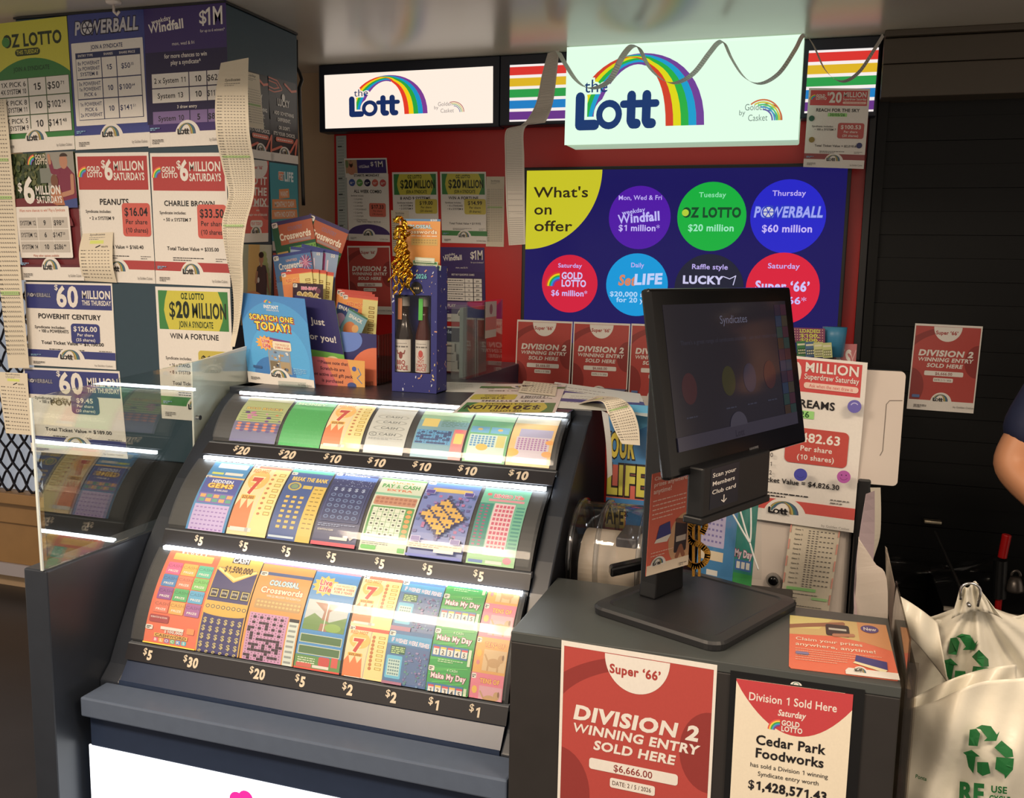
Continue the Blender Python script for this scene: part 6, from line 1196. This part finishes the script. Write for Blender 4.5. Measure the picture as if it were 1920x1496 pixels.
for x, y, c, face in ((176, 104, (96, 84, 190), 2), (108, 208, (40, 44, 180), 1), (190, 208, (176, 70, 170), 0)): pass
TZ = [PY(1362, 657, TY-.01), PY(1627, 680, TY-.03)]
fn = ribbon([PY(1362, 655, TY-.02), PY(1358, 760, TY-.006), PY(1352, 870, TY), PY(1345, 962, TY+.012)], [PY(1627, 680, TY-.03), PY(1618, 790, TY-.012), PY(1608, 900, TY-.002), PY(1600, 998, TY+.004)])
sheet_obj(s, 'hanging_poster', 'white and red $20 million poster on the terminal, price $482.63', 'poster', fn, PAPER, cuts=12, ucuts=12, thick=.0004, eps=.00012)
for px, py, c, nm, f in ((1602, 762, (92, 84, 180), 'shiny violet', 0), (1501, 890, (40, 46, 176), 'royal blue', 1), (1582, 894, (180, 74, 172), 'magenta smiling', 2)):
    p = PY(px, py, TY-.034); s = Sheet(30, 30, None); s.circ(15, 15, 15, c, 32)
    if f == 2: s.circ(10, 11, 1.6, (90, 30, 90), 10); s.circ(20, 11, 1.6, (90, 30, 90), 10); s.ringp(15, 14, 9, 7.8, (130, 40, 130), 14, 20, 160)
    if f == 0: s.ringp(15, 15, 9, 7, (190, 186, 236), 14, 200, 330)
    if f == 1: s.ringp(15, 15, 8, 7, (26, 30, 130), 14, 20, 160)
    sheet_obj(s, 'round_sticker', nm+' round sticker on the $482.63 poster', 'sticker', flat(p+V((-.016, 0, .016)), V((.032, 0, 0)), V((0, 0, -.032))), GLOSSY, 'stickers on the terminal poster')
s = Sheet(100, 90, WHT) #; s.ell(60, 34, 60, 30, WHT, 30, 180, 360); logo(s, 26, 60, 26, NAVY, WHT, True, BOW); s.fine(20, 90, 68, GRY, 1, 4, 2); s.rect(0, 78, 100, 79, GRY)
if 0: sheet_obj(s, 'logo_card', 'white card with a rainbow logo on the terminal beside the long ticket list', 'card', quad((1424, 932), (1489, 940), (1420, 975), ('Y', TY+.017)), PAPER)
s = p_receipt(94, 208, 0, False, 50, head=False); s.text(52, 16, 9, 'Syndicates', (110, 106, 100), 2, w=50)
s.fine(24, 80, 22, GRY, 2, 5, 2.4); s.rect(30, 33, 74, 38, (150, 226, 140)); s.stroke([(50, 46), (56, 41)], 4, INK); s.text(70, 45, 4, 'GOLD LOTTO', INK, 2, w=22)
for i in range(12): s.text(18, 58+i*9.4, 3, 'Game %d:' % (i+1), (96, 92, 88), 1, 'c'); s.cells(36, 56+i*9.4, 7, 1, 7.4, 1, 4, 2, (120, 114, 108)); s.cells(36, 60.5+i*9.4, 3, 1, 7.4, 1, 4, 1.6, (120, 114, 108))
s.rect(8, 168, 64, 174, (150, 220, 130)); s.fine(20, 70, 180, GRY, 1, 4, 1.4); s.rect(58, 184, 88, 189, (170, 224, 150)); s.fine(8, 30, 188, GRY, 3, 5, 1.6); s.fine(6, 80, 203, GRY, 1, 3, 1.2)
for x in (0, 91): s.cells(x, 10, 1, 6, 1, 33, 2.4, 20, (230, 150, 134))
sheet_obj(s, 'ticket_list', 'long printed ticket list with green highlights on the terminal', 'receipt', quad((1489, 936), (1583, 946), (1462, 1134), ('Y', TY+.0105)), PAPER)
p = PY(1501, 968, TY+.006); s = Sheet(30, 30, None); s.ell(15, 15, 15, 13, (196, 196, 40), 28); s.circ(11, 12, 1.6, (70, 60, 20), 8); s.circ(19, 11, 1.6, (70, 60, 20), 8); s.ringp(15, 14, 8, 6.8, (70, 60, 20), 14, 20, 160)
sheet_obj(s, 'round_sticker', 'yellow smiling sticker at the top of the long ticket list', 'sticker', flat(p+V((-.015, 0, .015)), V((.03, 0, 0)), V((0, 0, -.03))), GLOSSY)
# little ticket display behind the terminal and a bag
t = thing('ticket_display', 'small yellow and purple card display of scratch tickets below the wall screen', 'display', PY(1525, 668, 3.0))
s = Sheet(100, 46, (130, 60, 100)); s.dots(4, 5, 12, 5, 8, 8, 1.6, (230, 190, 160)); s.text(52, 14, 10, 'LOADED', (206, 214, 60), 3, w=64); s.text(52, 28, 10, '$100,', (206, 214, 60), 3, w=62); s.text(52, 42, 10, '$200,', (206, 214, 60), 3, w=62)
s.build('header_card', PAPER, quad((1488, 614), (1547, 616), (1488, 642), ('Y', 3.0)), t, thick=.003)
b = MB(); a, c_ = PY(1488, 642, 3.0), PY(1544, 672, 3.0); b.box((a.x, 2.97, c_.z-.02), (c_.x, 3.08, c_.z)); b.box((a.x, 3.006, c_.z), (c_.x, 3.02, PY(1488, 615, 3.0).z)); b.build('tray', CLEAR, t)
for i, c in enumerate(((60, 130, 80), (70, 110, 150), (200, 206, 140), (190, 200, 130))):
    s = Sheet(40, 50, c); s.rect(4, 8, 36, 14, (220, 220, 190)); s.rect(4, 24, 36, 46, tuple(int(q*.7) for q in c)); s.cells(6, 28, 4, 2, 8, 9, 5, 5, (214, 214, 180))
    sheet_obj(s, 'scratch_ticket', ('dark green', 'blue grey', 'pale yellow', 'olive cream')[i]+' ticket in the small display below the wall screen', 'ticket', quad((1493+i*16, 640+i), (1511+i*16, 639+i), (1495+i*16, 668+i), ('Y', 2.985-.002*i)), TK, 'tickets in the small display', thick=.0003)
b = MB(); a = PY(1570, 660, 3.04); b.lathe([(.03, 0), (.034, .06), (.036, .09)], PY(1562, 668, 3.04), n=20); tag(b.build('paper_cup', mat('blue_cup', (60, 130, 170), .4), smooth=True), 'blue paper cup beside the small ticket display', 'cup')
s = Sheet(60, 40, (196, 110, 116)); s.text(26, 28, 20, 'KS', WHT, 3, w=44); s.stroke([(44, 10), (58, 30)], 2, (226, 180, 180)); s.stroke([(46, 26), (58, 8)], 2, (226, 180, 180))
b_ = None; a = PY(1566, 645, 3.05); c_ = PY(1607, 645, 3.05); d_ = PY(1566, 680, 3.05)
sheet_obj(s, 'pink_sign', 'pink sign card ending in KS at the foot of the red wall', 'sign', flat(a, c_-a, V((0, 0, -.10))), GLOSSY, thick=.004)
# bench that carries the small display
b = MB(); zz = PY(1525, 676, 3.0).z; b.box((-.35, 2.93, 0), (RX1+.02, YB-.03, zz-.022)); tag(b.build('wall_bench', BLACKM, bevel=.003), 'black bench against the red wall behind the terminal', 'bench')

# ------------------------------------------------------------------ right side: leaflet pocket, bags, shelf, tool, person
HX = sx1+.006
t = thing('leaflet_pocket', 'clear acrylic pocket of loose papers on the right side of the stand', 'holder', (HX+.02, 1.8, .60))
b = MB(); b.box((HX, FY+.0, .60), (HX+.003, SYB-.02, .99)); b.box((HX+.015, FY+.02, .60), (HX+.018, SYB-.02, .93)); b.box((HX, FY+.0, .60), (HX+.018, FY+.003, .95)); b.box((HX, FY, .597), (HX+.018, SYB-.02, .60)); b.build('pocket', clearmat('pocket_acrylic', (244, 240, 234), .12, .04), t)
GPP = 'papers in the acrylic pocket'
def wav(lab, pts_l, pts_r, col): rib(Sheet(100, 140, col), lab, pts_l, pts_r, name='loose_paper', cuts=16, g=GPP)
wav('lilac grey paper standing tallest behind the pocket', [PY(1624, 926, 2.12), PY(1612, 1000, 2.10), PY(1603, 1080, 2.06), PY(1602, 1160, 2.02), V((.13, 2.03, .702))], [PY(1640, 920, 2.25), PY(1640, 1000, 2.2), PY(1636, 1080, 2.15), PY(1634, 1150, 2.1), V((.19, 2.08, .702))], (190, 170, 178))
wav('cream strip with a printed edge at the back of the pocket', [PY(1632, 914, 2.26), PY(1636, 960, 2.25), PY(1637, 1010, 2.24), PY(1633, 1060, 2.23)], [PY(1651, 914, 2.32), PY(1652, 960, 2.3), PY(1650, 1005, 2.29), PY(1640, 1040, 2.27)], (214, 206, 190))
wav('grey paper curling forward out of the pocket', [PY(1610, 1006, 2.06), PY(1606, 1060, 2.05), PY(1604, 1110, 2.04), V((.10, 2.03, .702))], [PY(1612, 1012, 2.06), PY(1640, 1055, 2.04), PY(1664, 1100, 2.02), V((.18, 2.01, .702))], (186, 176, 166))
PXH = lambda x, y, d=0: PX(x, y, HX+.005+d)
wav('narrow grey paper with a pointed tip at the front of the pocket', [PXH(1660, 1024), PXH(1661, 1070), PXH(1663, 1120), PXH(1668, 1170), PXH(1678, 1230), PXH(1686, 1290)], [PXH(1663, 1027, .004), PXH(1672, 1070, .006), PXH(1682, 1120, .007), PXH(1688, 1170, .008), PXH(1691, 1230, .008), PXH(1694, 1290, .008)], (184, 172, 156))
# plastic bags
BAG = mat('white_plastic_bag', (226, 222, 208), .34, spec=.5, noise=.03, nscale=14, bump=.8); BAG.node_tree.nodes['Principled BSDF'].inputs['Transmission Weight'].default_value = 0.0
BAG.node_tree.nodes['Principled BSDF'].inputs['Subsurface Weight'].default_value = 0.15; BAG.node_tree.nodes['Principled BSDF'].inputs['Subsurface Radius'].default_value = (.02, .02, .02)
GREEN = printmat('green_bag_ink', .4, .3); GI = (16, 112, 52)
def recycle(s, cx, cy, r):
    for pts in ([(1560, 480), (1610, 468), (1640, 500), (1625, 590), (1555, 592)], [(1605, 465), (1650, 438), (1720, 440), (1768, 495), (1788, 468), (1765, 540), (1670, 550), (1695, 525), (1640, 470)],
                [(1805, 533), (1890, 590), (1900, 640), (1840, 650), (1752, 588)], [(1770, 652), (1772, 706), (1905, 648), (1900, 730), (1842, 800), (1834, 772), (1762, 736)],
                [(1625, 700), (1710, 695), (1730, 770), (1670, 795), (1628, 770)], [(1515, 645), (1580, 620), (1645, 660), (1612, 665), (1600, 785), (1560, 740), (1540, 662)]):
        if len(pts) == 7 and pts[0] == (1770, 652): pts = [(1770, 652), (1905, 650), (1900, 730), (1842, 800), (1836, 770), (1764, 738)]
        s.poly([(cx+(x-1712)/185*r, cy+(y-620)/185*r) for x, y in pts], GI)
def bagsurf(fn, nu, nv): b = MB(); b.grid(fn, nu, nv); return b
rnd = random.Random(77)
b1 = thing('carrier_bag', 'white plastic carrier bag with a green recycling mark hung from the metal ring', 'bag', (.42, 1.98, .45))
def y1(x, y):
    u = max(0, min(1, (x-1690)/258)); th = math.atan2(x-1828, max(4, y-1118)); ds = min(1, math.hypot(x-1828, y-1118)/120)
    return 2.11-.055*math.sin(math.pi*u)-ds*(.014*math.sin(th*9+.6)+.007*math.sin(th*21))-.004*math.sin(y*.05+x*.02)
def ytop(u): return cr([V((0, q, 0)) for q in (1168, 1163, 1156, 1146, 1136, 1134, 1140, 1150, 1157, 1162)], u).y
def B1(u, v):
    x = 1690+258*u; y = ytop(u)+(1520-ytop(u))*v; return PY(x, y, y1(x, y))
b = bagsurf(B1, 100, 60); b.build('bag_body', BAG, b1, smooth=True, solid=.0008)
def B1t(u, v):
    ang = (u-.5)*2; x = 1822+ang*(22+26*v)+10*v; y = 1094+52*v+ang*ang*14-6*math.sin(ang*5)*(1-v); return PY(x, y, 2.03+.010*math.sin(ang*8+2*v)+.006*math.sin(ang*17))
b = bagsurf(B1t, 24, 8); b.build('gathered_neck', BAG, b1, smooth=True, solid=.0008)
def B1h(sgn):
    def f(u, v): x = 1822+sgn*(14+u*122); y = 1136+30*u-u*u*36+v*(30+14*u)+14*math.sin(u*3.1); return PY(x, y, 2.075+.04*u+.012*math.sin(u*9+v*3))
    return f
def B1f(u, v): x = 1688+(70+6*v)*u+14*v; y = 1118+50*u+v*(70+44*u)-3*math.sin(u*3); return PY(x, y, 2.035-.02*math.sin(v*2.6)+.010*math.sin(u*8+v*3))
b = bagsurf(B1f, 20, 20); b.build('bag_flap', BAG, b1, smooth=True, solid=.0008)
for sg in (-1, 1): b = bagsurf(B1h(sg), 24, 8); b.build('bag_handle', BAG, b1, smooth=True, solid=.0008)
s = Sheet(100, 130, None); recycle(s, 44, 44, 40); s.text(30, 118, 26, 'RE', GI, 4, w=40)
def onbag(fn, px, py, w_, h_, dx=0):
    def f(u, v):
        x, y = px+w_*(u-.5), py+h_*(v-.5); return x, y
    return f
def markmap(ox, oy, ux, uy, vx, vy, yfn):
    def f(u, v): x, y = ox+ux*u+vx*v, oy+uy*u+vy*v; return PY(x, y, yfn(x, y)), V((0, -1, 0))
    return f
s.build('recycling_mark', GREEN, markmap(1772, 1178, 104, 14, -16, 160, lambda x, y: y1(x, y)-.008), b1, cuts=8, ucuts=8)
ring = thing('metal_hook', 'shiny metal ring hook holding the white carrier bag', 'hook', PY(1820, 1125, 2.0)); c0 = PY(1820, 1108, 2.005)
b = MB(); b.tube([c0+V((-.017, 0, -.02)), c0+V((-.018, 0, -.004))]+[c0+V((.018*math.cos(R(a)), 0, .016*math.sin(R(a)))) for a in range(170, 5, -15)]+[c0+V((.018, 0, -.004)), c0+V((.015, 0, -.03))], .0028, 10); b.build('ring', CHROME, ring, smooth=True)
b = MB(); b.tube([c0+V((.0, .0, -.03)), c0+V((0, .06, -.035)), c0+V((0, .6, -.04))], .004, 8); b.build('rod', CHROME, ring, smooth=True)
b2 = thing('carrier_bag', 'nearer white carrier bag marked RE USE at the bottom right', 'bag', (.40, 1.72, .40))
def y2(x, y):
    u = (x-1690)/260; v = (y-1270)/260
    return 1.86-.06*math.sin(max(0, min(1, u))*math.pi)+.012*math.sin(u*11+v*4)+.008*math.sin(u*5-v*9)+.005*math.sin(u*23+v*7)
def B2(u, v):
    x = 1694+270*u; top = 1332-78*u**.8+6*math.sin(u*9)-(0 if u < .86 else 0); y = top+(1570-top)*v; return PY(x, y, y2(x, y)+.03*(1-v)**3)
b = bagsurf(B2, 70, 40); b.build('bag_body', BAG, b2, smooth=True, solid=.0008)
def B2h(u, v): x = 1706+200*u; y = 1312-66*u+44*v-14*math.sin(u*3.1); return PY(x, y, 1.90-.02*v+.014*math.sin(u*13+v*2))
b = bagsurf(B2h, 40, 8); b.build('bag_handle', BAG, b2, smooth=True, solid=.0008)
s = Sheet(130, 160, None); recycle(s, 62, 56, 50); s.text(30, 154, 34, 'RE', GI, 4, w=54); s.text(86, 132, 12, 'USE', GI, 3, w=34); s.text(88, 150, 12, 'CYCLE', GI, 3, w=44)
s.build('recycling_mark', GREEN, markmap(1800, 1348, 118, 12, -6, 158, lambda x, y: y2(x, y)-.006), b2, cuts=10, ucuts=8)
s = Sheet(60, 16, None); s.text(30, 12, 9, 'Ponta', GI, 2, w=46); s.build('bag_print', GREEN, markmap(1714, 1448, 28, 8, -2, 12, lambda x, y: y2(x, y)-.006), b2, cuts=3, ucuts=4)
# low shelf with pale front edge, behind the bags
SHY = 2.92; zz = PY(1800, 1143, SHY).z; b = MB(); t = thing('low_shelf', 'dark low shelf with a pale metal front edge behind the bags', 'shelf', (.9, 2.7, 0))
b.box((.40, SHY+.01, 0), (1.9, 3.34, zz-.004)); b.build('cabinet', BLACKM, t, .003)
b = MB(); b.box((.40, SHY, zz-.008), (1.9, SHY+.012, zz+.002)); b.build('front_edge', mat('pale_metal_edge', (196, 186, 172), .3, metal=.4), t)
b = MB(); p = PY(1748, 976, YB-.03); b.box((p.x-.028, YB-.05, p.z-.008), (p.x+.028, YB-.022, p.z+.004)); tag(b.build('door_pull', mat('brushed_steel_pull', (196, 184, 160), .3, metal=.8), bevel=.004), 'short pale metal pull on the black shutter', 'handle')
def wrapf(u, v): x = 1670+200*u; y = 1040+58*v+14*math.sin(u*3.1)*(1-v)-8*u*v; return PY(x, y, SHY+.12+.03*math.sin(u*7+v*5)+.02*math.sin(v*9))
b = MB(); b.grid(wrapf, 40, 16); tag(b.build('plastic_wrap', clearmat('shrink_wrap', (236, 236, 236), .03, .12), smooth=True), 'crumpled clear plastic wrap on the low shelf', 'wrap')
t = thing('hand_tool', 'tool with a bright red handle standing on the low shelf', 'tool', PY(1880, 1150, SHY+.06))
b = MB(); b.cyl(PY(1879, 1046, SHY+.05), PY(1888, 1002, SHY+.05), .0125, .013, 18); b.build('handle', mat('red_plastic', (190, 24, 26), .35), t, .003)
b = MB(); b.cyl(PY(1876, 1050, SHY+.05), PY(1872, 1120, SHY+.05), .019, .021, 18); b.build('dark_sleeve', BLACKM, t)
b = MB(); b.cyl(PY(1874, 1110, SHY+.05), PY(1870, 1152, SHY+.05), .0095, .0095, 16); b.build('red_shaft', mat('red_plastic', (190, 24, 26)), t)
t = thing('padlock', 'grey metal padlock beside the red-handled tool', 'padlock', PY(1903, 1110, SHY+.05)); c0 = PY(1903, 1096, SHY+.05)
b = MB(); b.lathe([(.024, -.02), (.026, -.012), (.02, .006), (.014, .022)], c0, n=20); b.build('lock_body', mat('dull_steel', (110, 104, 100), .35, metal=.7), t, smooth=True)
b = MB(); b.tube([c0+V((.012*math.cos(R(a)), 0, .026+.016*math.sin(R(a)))) for a in range(0, 181, 15)], .004, 8); b.build('shackle', mat('dull_steel', (110, 104, 100)), t, smooth=True)

# ------------------------------------------------------------------ person at the right edge
PYY = 2.62
el, sh_ = PY(1886, 872, PYY), PY(1958, 770, PYY+.02)
fore = PY(1990, 968, PYY-.12)
def skin(name, verts, edges, rad, m, parent=None, sub=2):
    me = bpy.data.meshes.new(name); me.from_pydata([tuple(v) for v in verts], edges, []); o = bpy.data.objects.new(name, me); COL.objects.link(o)
    md = o.modifiers.new('skin', 'SKIN'); md.use_smooth_shade = True; o.modifiers.new('sub', 'SUBSURF').levels = sub; o.modifiers['sub'].render_levels = sub
    for i, r in enumerate(rad): me.skin_vertices[0].data[i].radius = (r, r) if not isinstance(r, tuple) else r
    me.skin_vertices[0].data[0].use_root = True
    dg = bpy.context.evaluated_depsgraph_get(); dg.update(); nm = bpy.data.meshes.new_from_object(o.evaluated_get(dg)); bpy.data.objects.remove(o); nm.name = name; nm.shade_smooth()
    return link(name, nm, m, parent)
cx, cy = sh_.x+.22, sh_.y+.04
pers = thing('person', 'person in a navy short-sleeved top at the right edge, elbow bent', 'person', (cx, cy, 0))
Z = lambda z: V((cx, cy, z)); X1 = V((1, 0, 0))
sz = max(sh_.z, 1.30)
vs_ = [Z(.98), Z(1.12), Z(1.30), Z(1.40), Z(1.49), Z(1.56), Z(1.66), Z(1.72),
       V((sh_.x+.04, sh_.y, sz+.06)), sh_, el, fore, fore+V((.07, -.05, -.03)),
       Z(1.38)+X1*.20, Z(1.12)+X1*.26, Z(.95)+X1*.22+V((0, -.14, 0)), Z(.88)+X1*.2+V((0, -.2, 0)),
       Z(.90)-X1*.09, Z(.50)-X1*.10, Z(.10)-X1*.10, Z(.03)-X1*.10+V((0, -.14, 0)), Z(.90)+X1*.09, Z(.50)+X1*.10, Z(.10)+X1*.10, Z(.03)+X1*.10+V((0, -.14, 0))]
ed = [(0, 1), (1, 2), (2, 3), (3, 4), (4, 5), (5, 6), (6, 7), (3, 8), (8, 9), (9, 10), (10, 11), (11, 12), (3, 13), (13, 14), (14, 15), (15, 16), (0, 17), (17, 18), (18, 19), (19, 20), (0, 21), (21, 22), (22, 23), (23, 24)]
ra = [(.16, .12), (.15, .11), (.17, .12), (.13, .09), .055, .055, (.085, .10), (.075, .085), .065, .056, .050, .040, .032, .06, .044, .032, .034, .095, .06, .045, .038, .095, .06, .045, .038]
body = skin('body', vs_, ed, ra, mat('skin', (198, 140, 104), .5, noise=.04), pers)
sv = [Z(.96), Z(1.12), Z(1.30), Z(1.40), Z(1.46), V((sh_.x+.04, sh_.y, sz+.06)), sh_, sh_.lerp(el, .76), Z(1.38)+X1*.20, Z(1.24)+X1*.235]
so = skin('shirt', sv, [(0, 1), (1, 2), (2, 3), (3, 4), (3, 5), (5, 6), (6, 7), (3, 8), (8, 9)], [(.175, .135), (.165, .125), (.185, .135), (.15, .105), .075, .082, .078, .070, .078, .066], mat('navy_jersey', (26, 34, 66), .7, noise=.1, nscale=90), pers)
so['label'] = 'navy short-sleeved top'
tr_ = skin('trousers', [Z(.98), Z(.90)-X1*.09, Z(.50)-X1*.10, Z(.10)-X1*.10, Z(.90)+X1*.09, Z(.50)+X1*.10, Z(.10)+X1*.10], [(0, 1), (1, 2), (2, 3), (0, 4), (4, 5), (5, 6)], [(.172, .13), .105, .072, .062, .105, .072, .062], mat('black_trousers', (24, 24, 28), .7), pers)
hv = MB(); hv.lathe([(.088, -.06), (.096, -.02), (.092, .04), (.06, .085), (.01, .1)], Z(1.68)+V((0, .01, 0)), n=24); hv.build('hair', mat('dark_brown_hair', (48, 34, 26), .6), pers, smooth=True)
hd = Z(1.655)
for sx_ in (-1, 1):
    b = MB(); b.lathe([(.001, -.012), (.010, -.006), (.012, 0), (.010, .006), (.001, .012)], hd+V((sx_*.034, -.098, .01)), (0, 1, 0), 14); b.build('eye', mat('eye_white', (220, 216, 210), .3), pers, smooth=True)
    b = MB(); b.lathe([(.004, -.02), (.012, -.012), (.014, .01), (.006, .024)], hd+V((sx_*.092, .0, 0)), (0, 0, 1), 12); b.build('ear', mat('skin', (198, 140, 104)), pers, smooth=True)
b = MB(); b.lathe([(.016, -.02), (.013, -.005), (.007, .02)], hd+V((0, -.105, -.008)), n=14); b.build('nose', mat('skin', (198, 140, 104)), pers, smooth=True)
b = MB(); b.tube([hd+V((-.022, -.092, -.045)), hd+V((0, -.099, -.047)), hd+V((.022, -.092, -.045))], .005, 8); b.build('mouth', mat('lips', (160, 84, 76), .5), pers, smooth=True)
for wr, di in ((fore+V((.07, -.05, -.03)), V((.75, -.55, -.2)).normalized()), (vs_[16], V((-.1, -.9, -.35)).normalized())):
    _, ha, hb = frame(di); v2 = [wr, wr+di*.06]; e2_ = [(0, 1)]; r2 = [.028, (.036, .018)]
    for i in range(4):
        o = (i-1.5)*.019; L_ = (.066, .074, .07, .056)[i]; k = len(v2); v2 += [wr+di*.085+ha*o, wr+di*(.085+L_*.5)+ha*o*1.05+hb*.006, wr+di*(.085+L_*.9)+ha*o*1.05+hb*.024]; e2_ += [(1, k), (k, k+1), (k+1, k+2)]; r2 += [.0095, .0085, .0075]
    k = len(v2); v2 += [wr+di*.03-ha*.034, wr+di*.06-ha*.05+hb*.01, wr+di*.085-ha*.052+hb*.018]; e2_ += [(0, k), (k, k+1), (k+1, k+2)]; r2 += [.012, .010, .0085]
    skin('hand', v2, e2_, r2, mat('skin', (198, 140, 104)), pers)
for sx_ in (-1, 1):
    b = MB(); b.lathe([(.05, -.1), (.058, -.02), (.05, .09), (.03, .15)], Z(.05)+X1*.10*sx_+V((0, -.04, 0)), (0, -1, 0), 16); b.build('shoe', mat('black_shoe', (20, 20, 22), .4), pers, smooth=True)
